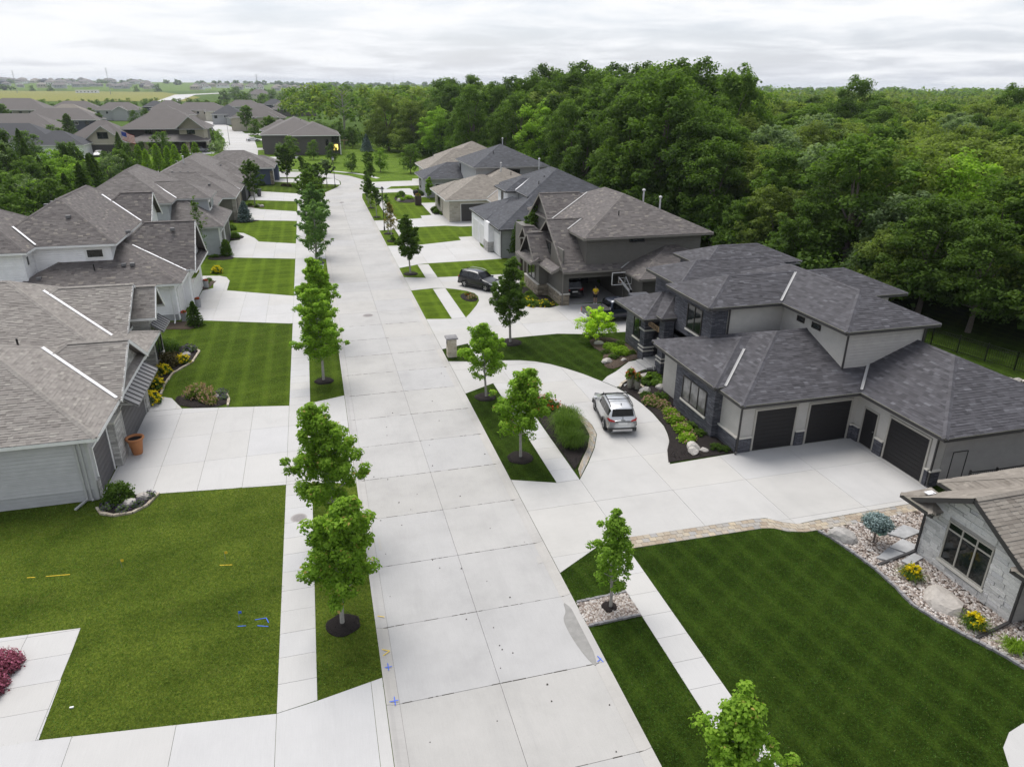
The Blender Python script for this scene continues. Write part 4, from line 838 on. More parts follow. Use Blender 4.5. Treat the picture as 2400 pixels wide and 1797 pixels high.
# ---- white house
h = House('white_house', -18, 70, 'white lap-sided two-storey house with brown shingle roof and white garage doors', 'shingle_brown', 'white_trim', (0.33, .165))
h.block(-24, -11.15, 62.1, 76, 3.3, .45, 'x', 'hh', (-23, -11.85, 62.75, 75), 'siding_white', gut='swe')
h.block(-19, -10.55, 66.2, 74.6, 3.32, .88, 'x', 'hg', (-18, -11.3, 66.6, 74.2), 'siding_white', gut='')
h.block(-11.6, -10.5, 66.2, 74.6, 3.35, .35, 'y', 'gg', None, None, gut='e', soffit=True)
h.block(-26.1, -16.1, 65.1, 84, 6.2, .62, 'y', 'hh', (-25.5, -16.7, 65.6, 83), 'siding_white', gut='ews')
h.block(-34, -22.0, 62.9, 74, 6.2, .62, 'x', 'hh', (-33, -22.5, 63.4, 73), 'siding_white', gut='es')
h.block(-21, -15.2, 75.6, 81.4, 6.15, .85, 'x', 'hg', (-20, -15.7, 76, 81), 'siding_white', gut='')
h.vly(-11.15, 3.3, .45, 66.2, 3.32, .88, .05, 2.3, 1); h.valley((-22.0, 65.2, 6.3), (-24.0, 67.2, 7.5), .16); h.vly(-16.1, 6.2, .62, 75.6, 6.15, .85, .1, 2.7, 1)
h.window(('y', 65.6, -1), -18.6, -17.3, 5.0, 5.75, 1, 'white_trim', None, trim='white_trim'); h.window(('x', -22.5, 1), 63.9, 64.5, 4.9, 5.7, 1, 'white_trim', None, trim='white_trim')
h.garage(('x', -11.85, 1), 63.5, 65.9, 2.4, 'garage_white', 4, 3, 'white_trim'); h.garage(('x', -11.3, 1), 67.6, 72.6, 2.4, 'garage_white', 4, 5, 'white_trim', windows=True)
h.boards(('y', 62.75, -1), -17.5, -11.9, .55, 3.2, 'siding_white', .20); h.panel('foundation', ('y', 62.75, -1), -17.5, -11.9, 0, .53, 'siding_mist', .012)
h.boards(('y', 65.6, -1), -22.4, -18.72, 3.4, 6.05, 'siding_white', .20); h.boards(('y', 63.4, -1), -32, -22.6, 3.0, 6.05, 'siding_white', .20)
for x, y, z in ((-15.1, 64.7, 4.5), (-15.75, 64.7, 4.5), (-16.0, 69.3, 6.4), (-12.4, 69.4, 6.45), (-20.0, 68.0, 8.05), (-21.8, 63.6, 3.95)): h.vent(x, y, z)
for y in (70.5, 72.2, 73.6, 75.0): h.vent(-22.2, y, 8.7)
h.vent(-17.9, 64.3, 4.35, 'pipe'); h.downspout(-12.2, 62.68, 3.2, 'white_trim', (.12, -1.1)); h.done()

# ---- pale grey house
h = House('pale_grey_house', -17, 94, 'pale blue-grey two-storey house with grey shingles and dark double garage doors', 'shingle_grey', 'grey_trim', (0.4, .2), gutter='grey_trim')
h.block(-23, -10.35, 88.2, 99.7, 3.3, .6, 'x', 'hh', (-22, -10.85, 87.6 + 1.0, 99.2), 'siding_bluegrey')
h.block(-21, -11.7, 92.2, 98.4, 6.0, .55, 'x', 'hh', (-20, -12.2, 92.6, 98.0), 'siding_bluegrey')
h.block(-26, -15.5, 89.0, 106, 6.0, .6, 'y', 'hh', (-25.5, -16.0, 89.4, 105), 'siding_bluegrey')
h.block(-23, -12.5, 98.5, 106.5, 3.6, .6, 'x', 'hh', (-22, -13.2, 99, 106), 'siding_bluegrey')
h.valley((-15.5, 92.3, 6.05), (-18.0, 94.8, 7.4), .15); h.window(('x', -12.2, 1), 93.2, 95.2, 4.5, 5.8, 1, 'white_trim', 'white_trim', trim='white_trim')
h.garage(('x', -10.85, 1), 89.4, 92.0, 2.4, 'garage_charcoal', 4, 3, 'white_trim'); h.garage(('x', -10.85, 1), 93.0, 98.4, 2.4, 'garage_charcoal', 4, 5, 'white_trim')
h.boards(('y', 88.6, -1), -16.5, -10.9, .5, 3.2, 'siding_bluegrey', .16); h.box('corner_board', -10.98, -10.82, 88.54, 88.64, .1, 3.2, 'white_trim')
for p in ((-21.0, 93.2, 8.0), (-19.0, 92.6, 7.6)): h.vent(*p, 'pipe')
h.done()

# ---- olive house
h = House('olive_house', -17, 118, 'olive-sided low house with cream stone piers behind a pointed spruce', 'shingle_grey', 'white_trim', (0.42, .22))
h.block(-25, -10.85, 111.8, 123.0, 3.3, .55, 'x', 'hh', (-24, -11.4, 112.4, 122), 'siding_olive')
h.block(-21, -10.7, 119.7, 126.8, 3.32, .55, 'x', 'hh', (-20, -11.3, 120.3, 126.2), 'ledge_tan')
h.block(-22, -12.7, 105.2, 112.2, 3.25, .45, 'x', 'hh', (-21, -13.2, 106, 112), 'siding_olive')
h.valley((-10.9, 119.9, 3.4), (-14.0, 123, 5.0), .15); h.garage(('x', -11.4, 1), 113.2, 118.6, 2.4, 'garage_bronze', 4, 4, 'taupe_trim'); h.box('stone_pier', -11.5, -10.95, 112.3, 112.9, 0, 3.1, 'stone_cream'); h.box('stone_pier', -11.5, -10.95, 119.0, 119.8, 0, 3.1, 'stone_cream')
for p in ((-14.5, 114.6, 4.9), (-16.9, 114.8, 5.0)): h.vent(*p)
h.done()

# ---- slate house with planter
h = House('slate_house', -18, 138, 'slate-sided house with wide grey hip roof beside a dark tall planter', 'shingle_grey', 'white_trim', (0.42, .22))
h.block(-27, -12.5, 128.0, 152, 3.3, .5, 'y', 'hh', (-26, -13.2, 129, 151), 'siding_slate')
h.block(-20, -9.9, 137.6, 146.6, 3.32, .5, 'x', 'hh', (-19, -10.6, 138.2, 146), 'siding_slate')
h.block(-16, -10.6, 131.4, 137.4, 3.2, .45, 'x', 'hh', (-15, -11.1, 132, 137), 'siding_slate')
h.valley((-10.7, 138, 3.4), (-13.5, 140.7, 4.7), .15); h.garage(('x', -10.6, 1), 139.0, 145.2, 2.4, 'garage_black', 4, 4, 'taupe_trim'); h.box('stone_pier', -10.8, -10.2, 137.9, 138.7, 0, 3.0, 'stone_cream')
for p in ((-22.0, 131.5, 5.0), (-20.8, 131.4, 5.0), (-19.6, 131.4, 5.0), (-16.5, 139.4, 5.2), (-15.3, 139.4, 5.2), (-18.5, 134, 6.0)): h.vent(*p)
h.vent(-20.4, 133.8, 6.2, 'flue'); h.done()

# ---- blue house
h = House('blue_house', -13, 158, 'blue-sided single-storey house with grey hip roof at the bend of the road', 'shingle_grey', 'white_trim', (0.42, .22))
h.block(-22, -6.85, 152.7, 164.2, 3.3, .5, 'x', 'hh', (-21, -7.5, 153.6, 163.6), 'siding_blue'); h.block(-14, -6.0, 160.2, 166.6, 3.32, .45, 'x', 'hh', (-13, -6.6, 160.8, 166), 'siding_blue')
h.block(-26, -18, 156, 170, 3.3, .5, 'y', 'hh', (-25, -19, 157, 169), 'siding_blue'); h.box('stone_pier', -7.9, -7.3, 153.4, 154.2, 0, 2.6, 'ledge_tan'); h.garage(('x', -7.5, 1), 155.2, 160.0, 2.4, 'garage_white', 4, 4, 'white_trim'); h.done()

# ================================================================== right side
# ---- dark stone house (the half-round drive)
h = House('dark_stone_house', 28, 36, 'two-storey dark ledgestone house with charcoal hip roofs and black garage doors', 'shingle_charcoal', 'grey_trim', (0.36, .165), gutter='dark_trim', liner='cream_liner')
ze = 3.08
h.block(20.6, 36, 29.4, 40.2, ze, .36, 'x', 'hh', (21.0, 35, 30.0, 39), 'siding_stucco', gut='sw')
h.block(20.3, 30, 31.7, 39.3, ze + .12, .36, 'x', 'hh', (20.5, 29, 31.9, 36.45), 'ledge_dark', gut='sw')
h.block(27.9, 37.8, 23.65, 40, ze, .40, 'y', 'hh', (28.4, 37.3, 24.42, 39), 'siding_stucco', gut='wse')
zu = 6.1
h.block(22.5, 37, 36.8, 42.6, zu, .40, 'x', 'hh', (23.1, 36, 37.3, 42.1), 'siding_stucco', gut='sw')
h.block(27.5, 33.85, 30.85, 44, zu, .42, 'y', 'hh', (28.05, 33.3, 31.3, 43), 'siding_stucco', gut='wse')
h.block(23.2, 34, 42.0, 47.2, zu, .40, 'x', 'hh', (23.8, 33, 42.2, 46.7), 'ledge_dark', gut='w'); h.block(27.6, 36, 46.5, 51.5, zu, .40, 'x', 'hh', (28, 35.5, 46.6, 51), 'ledge_dark', gut='w')
h.box('upper_stone_wall', 23.05, 24.1, 37.25, 42.15, 2.8, 6.08, 'ledge_dark')
h.block(20.9, 26, 42.2, 47.4, 3.85, .42, 'x', 'hh', None, None, gut='sw', over=.5); h.block(21.9, 27, 41.6, 46.4, 4.0, .52, 'x', 'hh', None, None, gut='sw')
h.box('front_wall', 22.55, 24, 44.6, 48.6, 0, 3.9, 'ledge_dark'); h.box('side_wall', 23.05, 24.0, 38.9, 42.4, 0, 3.2, 'ledge_dark')
h.box('recess_wall', 21.62, 23.0, 36.4, 39.4, 0, 3.1, 'siding_stucco'); h.panel('stone_base', ('x', 21.62, -1), 36.46, 39.3, 0, 1.0, 'ledge_dark', .10); h.panel('water_table', ('x', 21.62, -1), 36.46, 39.3, 1.0, 1.08, 'cream_stone', .14)
for cx, cy_, n in ((22.35, 44.55, 'porch_pillar'), (22.55, 42.05, 'porch_pillar')):
    p = empty(n, parent=h.root); w = .36; G().box(cx - w, cx + w, cy_ - w, cy_ + w, 0, 4.0).build('shaft', 'ledge_dark', p)
    for z in (.75, 1.02, 2.3): G().box(cx - w - .08, cx + w + .08, cy_ - w - .08, cy_ + w + .08, z, z + .09).build('stone_band', 'cream_stone', p)
    G().box(cx - w - .06, cx + w + .06, cy_ - w - .06, cy_ + w + .06, 0, .7).build('plinth', 'ledge_dark', p)
h.door(('x', 23.05, -1), 42.75, 43.85, .3, 2.7, 'garage_black', 'dark_trim'); h.box('porch_floor', 22.0, 23.1, 42.3, 44.3, 0, .32, 'white_concrete'); h.box('porch_step', 21.55, 21.99, 42.5, 44.25, 0, .16, 'white_concrete')
sg = empty('name_sign', parent=h.root); G().box(22.20, 22.26, 42.5, 44.1, 2.75, 3.12, 0).build('sign_board', 'wood_tan', sg)
for k in range(5):
    y = 42.62 + k * .29; g = G(); g.box(22.18, 22.199, y, y + .05, 2.80, 3.07); g.box(22.18, 22.199, y + .14, y + .19, 2.80, 3.07); g.box(22.18, 22.199, y + .05, y + .14, (2.80, 2.91, 3.02, 2.80, 2.91)[k], (2.85, 2.96, 3.07, 2.85, 2.96)[k]); g.build('carved_letter', 'wood_dark', sg)
h.window(('x', 20.5, -1), 32.7, 35.5, 1.0, 2.5, 3, 'bronze_frame', 'cream_stone', 'blind_glass'); h.window(('x', 22.55, -1), 45.2, 47.2, 1.0, 3.2, 2, 'bronze_frame', 'cream_stone')
h.window(('x', 23.05, -1), 38.4, 40.3, 3.75, 5.45, 2, 'bronze_frame', 'cream_stone'); h.window(('x', 28.05, -1), 35.1, 35.8, 5.25, 5.6, 1, 'bronze_frame', None); h.window(('x', 28.05, -1), 33.6, 34.4, 5.25, 5.6, 1, 'bronze_frame', None); h.window(('x', 23.05, -1), 39.2, 40.6, .9, 2.6, 1, 'bronze_frame', None)
FA, FB = ('y', 30.0, -1), ('x', 28.4, -1)
h.garage(FA, 21.95, 24.4, 2.4, 'garage_black', 10, 1, 'taupe_frame'); h.garage(FA, 25.3, 27.95, 2.4, 'garage_black', 10, 1, 'taupe_frame'); h.garage(FB, 24.85, 27.45, 2.4, 'garage_black', 10, 1, 'taupe_frame'); h.door(FB, 28.35, 29.3, .05, 2.15, 'garage_black', 'taupe_frame')
for a, b in ((21.02, 21.78), (24.58, 25.12), (28.12, 28.36)): h.panel('stone_base', FA, a, b, 0, .85, 'ledge_dark', .10); h.panel('water_table', FA, a - .02, b + .02, .85, .93, 'cream_stone', .14)
for a, b in ((24.42, 24.70), (27.62, 28.2), (29.44, 29.96)): h.panel('stone_base', FB, a, b, 0, .85, 'ledge_dark', .10); h.panel('water_table', FB, a - .02, b + .02, .85, .93, 'cream_stone', .14)
h.panel('stone_base', ('y', 24.42, -1), 28.3, 28.9, 0, .85, 'ledge_dark', .10); h.panel('water_table', ('y', 24.42, -1), 28.26, 28.92, .85, .93, 'cream_stone', .14); h.panel('stone_base', ('x', 21.0, -1), 30.02, 31.9, 0, .85, 'ledge_dark', .10); h.panel('water_table', ('x', 21.0, -1), 29.98, 31.9, .85, .93, 'cream_stone', .14)
h.boards(('y', 24.42, -1), 28.95, 37.2, .1, 2.9, 'siding_greige', .18); h.boards(('y', 31.3, -1), 28.1, 33.2, 3.6, 5.95, 'siding_greige', .18); h.window(('y', 24.42, -1), 31.2, 32.4, 2.45, 2.75, 1, 'bronze_frame', None)
h.downspout(20.95, 29.9, 2.95, 'dark_trim', (-.15, -.15)); h.downspout(28.32, 24.34, 2.95, 'dark_trim', (.05, -.15)); h.downspout(27.98, 31.22, 5.9, 'dark_trim', (0, 0), 4.2); h.downspout(24.16, 37.16, 5.9, 'dark_trim', (0, 0), 3.6); h.downspout(33.2, 31.22, 5.9, 'dark_trim', (0, 0), 3.2)
h.valley((28.0, 29.5, ze + .08), (32.2, 33.7, ze + 1.6), .15, 'grey_flashing'); h.valley((27.5, 36.9, zu + .06), (30.2, 39.5, zu + 1.1), .15, 'grey_flashing'); h.valley((20.93, 31.7, ze + .13), (23.65, 34.42, ze + 1.11), .15, 'grey_flashing'); h.vent(35.6, 26.5, 3.7, 'pipe'); h.done()

# ---- taupe house with the open garage
h = House('taupe_house', 28, 66, 'taupe two-storey house with steep gables and an open garage', 'shingle_brown', 'taupe_trim', (0.36, .18), gutter='taupe_trim')
h.block(20.75, 34, 58.6, 69.2, 3.2, .72, 'x', 'gh', None, None, gut='s')
h.block(19.75, 21.3, 58.9, 63.3, 3.2, .45, 'y', 'gg', None, None, gut='w'); h.block(19.2, 24, 62.6, 67.6, 3.25, .95, 'x', 'gh', (19.9, 23, 63.0, 67.2), 'siding_taupe', gut='ns'); h.block(18.9, 20.6, 62.6, 67.8, 3.22, .45, 'y', 'gg', None, None, gut='w')
h.block(22.5, 35.2, 58.4, 76, 6.15, .44, 'y', 'hh', (23.1, 34.4, 59.2, 75), 'siding_taupe', gut='swe', z0=3.3)
h.block(22.2, 31, 66.5, 75.4, 5.2, .72, 'x', 'gh', (22.8, 30, 67, 75), 'siding_taupe', gut='', z0=0)
h.block(26.3, 36.5, 54.6, 66, 3.2, .40, 'y', 'hh', (26.95, 36, 55.3, 65), 'siding_taupe', gut='swe')
h.block(20.2, 23, 68.3, 71.5, 3.9, .9, 'x', 'gh', (20.8, 22.8, 68.7, 71.1), 'wood_dark', gut='')
h.box('entry_post', 20.35, 20.6, 68.6, 68.85, 0, 3.8, 'wood_dark'); h.box('entry_post', 20.35, 20.6, 70.95, 71.2, 0, 3.8, 'wood_dark')
h.valley((26.32, 58.62, 3.22), (29.7, 60.5, 4.57), .16, 'grey_flashing'); h.valley((22.5, 67.82, 6.17), (27.4, 70.8, 8.32), .16, 'grey_flashing'); h.valley((22.5, 62.7, 6.17), (24.3, 63.8, 6.95), .16, 'grey_flashing')
# open garage: floor, back and side walls, lintel, jambs
h.box('garage_floor', 21.4, 27.2, 59.45, 66.4, -.05, .02, 'street_concrete'); h.box('garage_back_wall', 21.0, 27.2, 66.4, 66.6, 0, 3.2, 'siding_taupe'); h.box('garage_side_wall', 20.85, 21.05, 59.4, 66.4, 0, 3.2, 'siding_taupe')
h.box('front_wall', 20.85, 21.55, 59.2, 59.4, 0, 3.2, 'siding_taupe'); h.box('lintel', 21.55, 26.9, 59.2, 59.4, 2.45, 3.2, 'siding_taupe'); h.box('gable_wall', 20.95, 21.1, 59.4, 68.6, 3.0, 5.0, 'siding_taupe'); h.box('garage_ceiling', 21.0, 27.2, 59.4, 66.6, 3.0, 3.08, 'grey_trim')
h.box('front_wall', 20.95, 21.2, 59.4, 63.0, .0, 3.1, 'siding_taupe'); h.box('front_wall', 20.9, 22, 67.2, 75, 0, 4.9, 'siding_taupe')
h.box('garage_shelving', 22.4, 26.0, 65.8, 66.35, .1, 1.9, 'black_metal')
h.box('stone_base', 20.75, 21.6, 59.1, 59.34, 0, 1.0, 'ledge_tan'); h.box('stone_base', 20.74, 20.94, 59.36, 63.0, 0, 1.05, 'ledge_tan'); h.box('water_table', 20.70, 21.65, 59.05, 59.37, 1.0, 1.09, 'cream_stone'); h.box('water_table', 20.69, 20.93, 59.38, 63.0, 1.05, 1.13, 'cream_stone')
h.box('stone_base', 19.72, 19.9, 62.9, 67.3, 0, 1.05, 'ledge_tan'); h.box('stone_base', 19.73, 20.9, 62.8, 62.99, 0, 1.05, 'ledge_tan'); h.box('water_table', 19.68, 19.9, 62.75, 67.3, 1.05, 1.13, 'cream_stone')
h.window(('x', 19.9, -1), 64.2, 66.6, 1.2, 2.8, 2, 'bronze_frame', None); h.window(('x', 20.95, -1), 60.3, 62.2, 1.3, 2.7, 2, 'bronze_frame', None); h.window(('y', 59.2, -1), 27.2, 28.7, 5.45, 5.85, 1, 'bronze_frame', None); h.window(('y', 55.3, -1), 28.2, 29.6, .9, 2.2, 1, 'bronze_frame', None); h.window(('x', 20.95, -1), 62.8, 64.6, 3.9, 5.0, 2, 'bronze_frame', None)
h.downspout(26.85, 59.1, 3.05, 'taupe_trim', (0, 0)); h.downspout(20.9, 59.02, 3.05, 'taupe_trim', (0, 0))
for p in ((31.5, 66.0, 8.0), (32.6, 64.5, 7.5)): h.vent(*p, 'flue')
h.vent(27.0, 61.5, 7.5, 'pipe'); h.done()

# ---- black-roofed white house
h = House('black_roofed_house', 27, 87, 'white stone house with slate-black hip roofs and white garage doors', 'shingle_slate', 'white_trim', (0.42, .21), gutter='dark_trim', liner='white_trim')
h.block(19.85, 33, 78.4, 90, 3.45, .5, 'x', 'hh', (20.4, 32, 79.1, 89.5), 'siding_mist', gut='sw'); h.block(19.75, 29, 84.4, 93.8, 3.5, .42, 'x', 'hh', (19.65 + .3, 28, 84.8, 93.2), 'siding_white', gut='sw')
h.block(24.9, 36, 84.2, 98, 6.15, .46, 'y', 'hh', (25.4, 35.5, 84.8, 97.5), 'siding_mist', gut='sw'); h.block(23.6, 30, 89.6, 95.4, 6.1, .42, 'x', 'hh', (24.0, 30, 90.1, 95), 'siding_white', gut='sw')
h.garage(('x', 20.4, -1), 79.9, 82.6, 2.45, 'garage_white', 4, 3, 'white_trim'); h.garage(('x', 19.95, -1), 85.6, 88.4, 2.45, 'garage_white', 4, 3, 'white_trim'); h.garage(('x', 19.95, -1), 89.3, 92.0, 2.45, 'garage_white', 4, 3, 'white_trim'); h.box('stone_pier', 19.6, 20.38, 82.75, 84.9, 0, 1.2, 'ledge_light'); h.box('white_wall', 19.7, 20.4, 82.75, 84.85, 1.2, 3.5, 'siding_white')
h.boards(('y', 79.1, -1), 20.5, 28, .1, 3.3, 'siding_mist', .16); h.window(('x', 24.0, -1), 92.2, 93.2, 4.4, 5.7, 1, 'bronze_frame', None); h.downspout(20.35, 79.0, 3.3, 'dark_trim', (0, 0)); h.vent(30, 96, 8.3, 'flue'); h.vent(27.2, 87.0, 7.2, 'pipe'); h.vent(28.5, 89, 7.6, 'pipe')
h.valley((24.95, 89.7, 6.2), (27.6, 92.2, 7.3), .16); h.done()

# ---- tan-roofed house
h = House('tan_roofed_house', 26, 112, 'pale stone house with a tan hip roof and one wide charcoal garage door', 'shingle_tan', 'white_trim', (0.42, .22))
h.block(18.3, 32, 103.4, 116.4, 3.2, .42, 'x', 'hh', (19.0, 31, 104.1, 116), 'siding_cream', gut='sw'); h.block(18.2, 27, 109.6, 116.8, 3.25, .42, 'x', 'hh', (18.9, 26, 110, 116.4), 'stone_cream', gut='sw')
h.block(24.4, 35, 99.0, 112, 3.2, .42, 'y', 'hh', (25, 34.4, 99.7, 111), 'siding_cream', gut='sw'); h.block(24, 37, 110, 124, 3.4, .42, 'x', 'hh', (24.6, 36, 111, 123), 'siding_cream')
h.garage(('y', 104.1, -1), 20.7, 24.7, 2.5, 'garage_bronze', 4, 4, 'white_trim'); h.box('stone_pier', 18.95, 20.55, 103.95, 104.3, 0, 3.1, 'stone_cream'); h.window(('x', 18.9, -1), 111.5, 113.6, 1.0, 2.6, 2, 'bronze_frame', None); h.vent(29, 113, 6.2, 'flue'); h.vent(30, 110.6, 5.8, 'pipe'); h.valley((24.5, 103.5, 3.3), (29.2, 108.0, 5.2), .16, 'grey_flashing'); h.done()

# ---- black-roofed two-storey house and the tan roof behind it
h = House('charcoal_roofed_house', 27, 133, 'grey two-storey house with charcoal hip roofs behind the tan-roofed house', 'shingle_slate', 'white_trim', (0.45, .24), gutter='grey_trim')
h.block(18.8, 34, 128.4, 139, 3.3, .42, 'x', 'hh', (19.5, 33, 129, 138.5), 'siding_mist', gut='sw'); h.block(25.6, 38.6, 117.6, 133, 6.2, .46, 'x', 'hh', (26.1, 38, 118.2, 132.5), 'siding_mist', gut='sw'); h.block(25.6, 30, 131.4, 138, 4.0, .4, 'x', 'hh', (26, 30, 132, 137.5), 'siding_slate', gut='sw')
h.window(('y', 118.2, -1), 31.0, 33.6, 4.2, 5.7, 3, 'bronze_frame', None); h.window(('x', 26.1, -1), 130.5, 131.6, 4.2, 5.6, 1, 'bronze_frame', None); h.window(('x', 19.5, -1), 135.5, 137.4, .8, 2.6, 2, 'bronze_frame', None); h.window(('y', 129.0, -1), 21.0, 22.4, .6, 2.4, 1, 'white_trim', None); h.vent(33.0, 127.5, 8.9, 'flue'); h.vent(30, 122, 8.0, 'pipe'); h.done()
h = House('tan_hip_house', 27, 150, 'tan-roofed house furthest along the woods edge past the charcoal roof', 'shingle_tan', 'white_trim', (0.45, .24))
h.block(21.3, 37, 142, 156, 3.4, .46, 'x', 'hh', (22, 36, 142.7, 155.3), 'siding_cream', gut='sw'); h.block(26, 40, 146, 160, 4.6, .46, 'x', 'hh', (27, 39, 147, 159), 'siding_cream', gut='sw'); h.done()

# ---- pale stone house at the near right
h = House('pale_stone_house', 28, 17.6, 'pale grey stone gabled house with a three-pane window above river rock', 'shingle_tan', 'taupe_frame', (0.30, .155), gutter='dark_trim', liner='utility_green' if False else 'cream_liner')
h.block(23.05, 34, 14.9, 20.45, 2.55, .58, 'x', 'gh', (23.62, 33, 15.42, 19.92), 'mortar', gut='n'); h.block(23.02, 24.6, 19.2, 20.9, 2.5, .45, 'x', 'hh', None, None, gut='w'); h.block(23.02, 25.0, 13.6, 15.6, 2.5, .45, 'x', 'hh', None, None, gut='w')
h.block(25.2, 42, 9.0, 21.2, 2.62, .55, 'x', 'hh', (26, 41, 9.6, 20.6), 'ledge_light', gut='wn'); h.box('side_wall', 24.6, 26.2, 12.5, 15.5, 0, 2.5, 'ledge_light')
# veneer blocks, one by one
WX = 23.62; z = 0.02; row = 0; WY0, WY1 = 15.42, 19.92; mid = (WY0 + WY1) / 2; win = (16.75, 18.85, .55, 2.38)
while z < 3.75:
    hh_ = random.choice((.15, .19, .22, .13)); top = z + hh_; lim = 1e9
    half = (WY1 - WY0) / 2 if top < 2.75 else max(0, (4.02 - top) / .58); y = mid - half; yend = mid + half; y -= 0 if top >= 2.75 else 0
    while y < yend - .04:
        L = min(random.uniform(.32, .78), yend - y)
        if yend - y - L < .12: L = yend - y
        segs = [(y, y + L)]
        if top > win[2] - .12 and z < win[3] + .05:
            segs = [(a, b) for a, b in ((y, min(y + L, win[0] - .02)), (max(y, win[1] + .02), y + L)) if b - a > .05]
        for a, b in segs: d = random.uniform(.012, .055); G().box(WX - d, WX + .03, a + .006, b - .006, z + .006, top - .006).build('veneer_stone', 'veneer_stone', h.root)
        y += L
    z = top
h.window(('x', WX, -1), win[0], win[1], win[2], win[3], 3, 'taupe_frame', 'cream_stone', 'window_glass', transom=.22); h.downspout(23.55, 19.95, 2.45, 'dark_trim', (-2.2, -.35)); h.downspout(23.55, 15.38, 2.4, 'dark_trim', (-1.85, -.3))
h.box('flashing_tab', 23.5, 23.9, 20.0, 20.25, 2.86, 2.89, 'flashing'); h.vent(28.6, 17.0, 3.85); h.vent(30.2, 16.6, 3.75); h.done()

# ================================================================== houses further off
def far_house(x, y, w, d, ze, label, shing, wallm, axis='x', name='house', pitch=.56, wing=None, two=False, group=None, rich=True):
    h = House(name, x, y, label, shing, 'white_trim', None, group=group)
    h.block(x - w / 2, x + w / 2, y - d / 2, y + d / 2, ze, pitch, axis, 'hh', None, wallm, .6)
    if wing:
        for (wx, wy, ww, wd, wz, wa, we) in wing: h.block(x + wx - ww / 2, x + wx + ww / 2, y + wy - wd / 2, y + wy + wd / 2, wz, pitch, wa, we, None, wallm, .5)
    if rich:
        f = ('y', y - d / 2 + .6, -1); n = max(2, int(w / 4))
        for k in range(n):
            a = x - w / 2 + 1.2 + k * (w - 2.4) / n; 
            if ze > 4.5: h.window(f, a + .4, a + 1.7, ze - 1.9, ze - .6, 1, 'white_trim' if k % 2 else 'bronze_frame', None)
            else: h.window(f, a + .4, a + 1.7, ze - 2.2, ze - .8, 1, 'white_trim', None)
    h.base_only = True; h.done(); return h
FH = [
 (-138, 432, 40, 22, 6.0, 'large brown two-storey house with tan hip roof at the back of the left estate', 'shingle_grey', 'siding_olive', [(-14, -8, 16, 12, 5, 'x', 'hh')]),
 (-97, 350, 38, 18, 4.6, 'dark blue-grey house with long grey roof behind the tall cypress', 'shingle_grey', 'siding_navy', [(-16, -6, 12, 12, 3.6, 'x', 'hh')]),
 (-95, 285, 44, 20, 4.2, 'tan-roofed house with a covered porch behind the craftsman house', 'shingle_grey', 'siding_cream', [(10, -9, 12, 8, 4.0, 'x', 'hh')]),
 (-78, 232, 34, 18, 4.0, 'house with slate-blue roof and white porch column among evergreens', 'shingle_slate', 'siding_white', [(14, -7, 14, 12, 3.4, 'x', 'hh')]),
 (-47, 278, 14, 22, 5.4, 'tall grey house with a dark lean-to beside the craftsman house', 'shingle_grey', 'siding_mist', [(4, -8, 8, 10, 4, 'y', 'hh')]),
 (-97, 455, 30, 16, 5.2, 'pale grey house with a white gable behind the long grey roof', 'shingle_grey', 'siding_mist', [(2, -8, 8, 6, 5, 'y', 'gg')]),
 (-92, 530, 18, 14, 5.0, 'small house with a dark slate roof below the tree belt', 'shingle_slate', 'siding_navy', None),
 (-74, 468, 24, 18, 5.5, 'grey-roofed house right of the slate-roofed one below the tree belt', 'shingle_grey', 'siding_beige', [(6, -8, 14, 10, 4, 'x', 'hh')]),
 (-122, 470, 34, 18, 5.0, 'grey house with stepped roofs behind the brown house', 'shingle_grey', 'siding_brown', [(8, -8, 18, 12, 4, 'x', 'hh')]),
 (-112, 418, 26, 18, 4.6, 'tan hip roof tucked behind the long grey roof', 'shingle_tan', 'siding_beige', None),
 (-55, 446, 36, 16, 5.4, 'cream two-storey house closing the far street', 'shingle_grey', 'siding_cream', [(-8, -9, 14, 10, 3.4, 'x', 'hh'), (10, -8, 14, 10, 5.0, 'x', 'hh')]),
 (-37, 404, 20, 18, 4.8, 'grey house with black roof on the far street', 'shingle_slate', 'siding_mist', [(5, -8, 12, 10, 3.6, 'x', 'hh')]),
 (-20, 352, 30, 18, 5.0, 'brown house with twin peaked hip roofs on the far street', 'shingle_grey', 'siding_beige', [(-6, -9, 9, 9, 5.6, 'x', 'hh'), (4, -9, 9, 9, 5.6, 'x', 'hh')]),
 (-38, 525, 30, 16, 5.2, 'grey-roofed house in the far cluster by the trees, leftmost roof', 'shingle_grey', 'siding_mist', [(8, -9, 18, 12, 4, 'x', 'hh')]),
 (-20, 545, 20, 14, 6.0, 'blue-roofed house in the far cluster by the trees', 'shingle_slate', 'siding_navy', None),
 (-6, 512, 34, 20, 6.2, 'large grey-roofed house at the wood end of the far cluster', 'shingle_grey', 'siding_brown', [(-6, -10, 18, 12, 4.2, 'x', 'hh')]),
 (-59, 1118, 40, 26, 6.0, 'lone grey house beside the rounded trees on the far slope', 'shingle_grey', 'siding_cream', None),
 (-66, 400, 22, 16, 5.0, 'narrow grey house at the head of the row on the far street', 'shingle_grey', 'siding_mist', None),
 (-56, 352, 20, 16, 5.0, 'narrow grey house second in the row on the far street', 'shingle_grey', 'siding_greige', [(6, -6, 8, 10, 4, 'y', 'hh')]),
 (-50, 318, 18, 15, 5.0, 'grey-brown house beside the tall grey one on the far street', 'shingle_grey', 'siding_brown', [(5, -6, 8, 9, 3.6, 'y', 'hh')]),
]
for x, y, w, d, ze, lab, sm, wm, wing in FH: far_house(x, y, w * .78, d * .86, ze, lab, sm, wm, wing=wing)
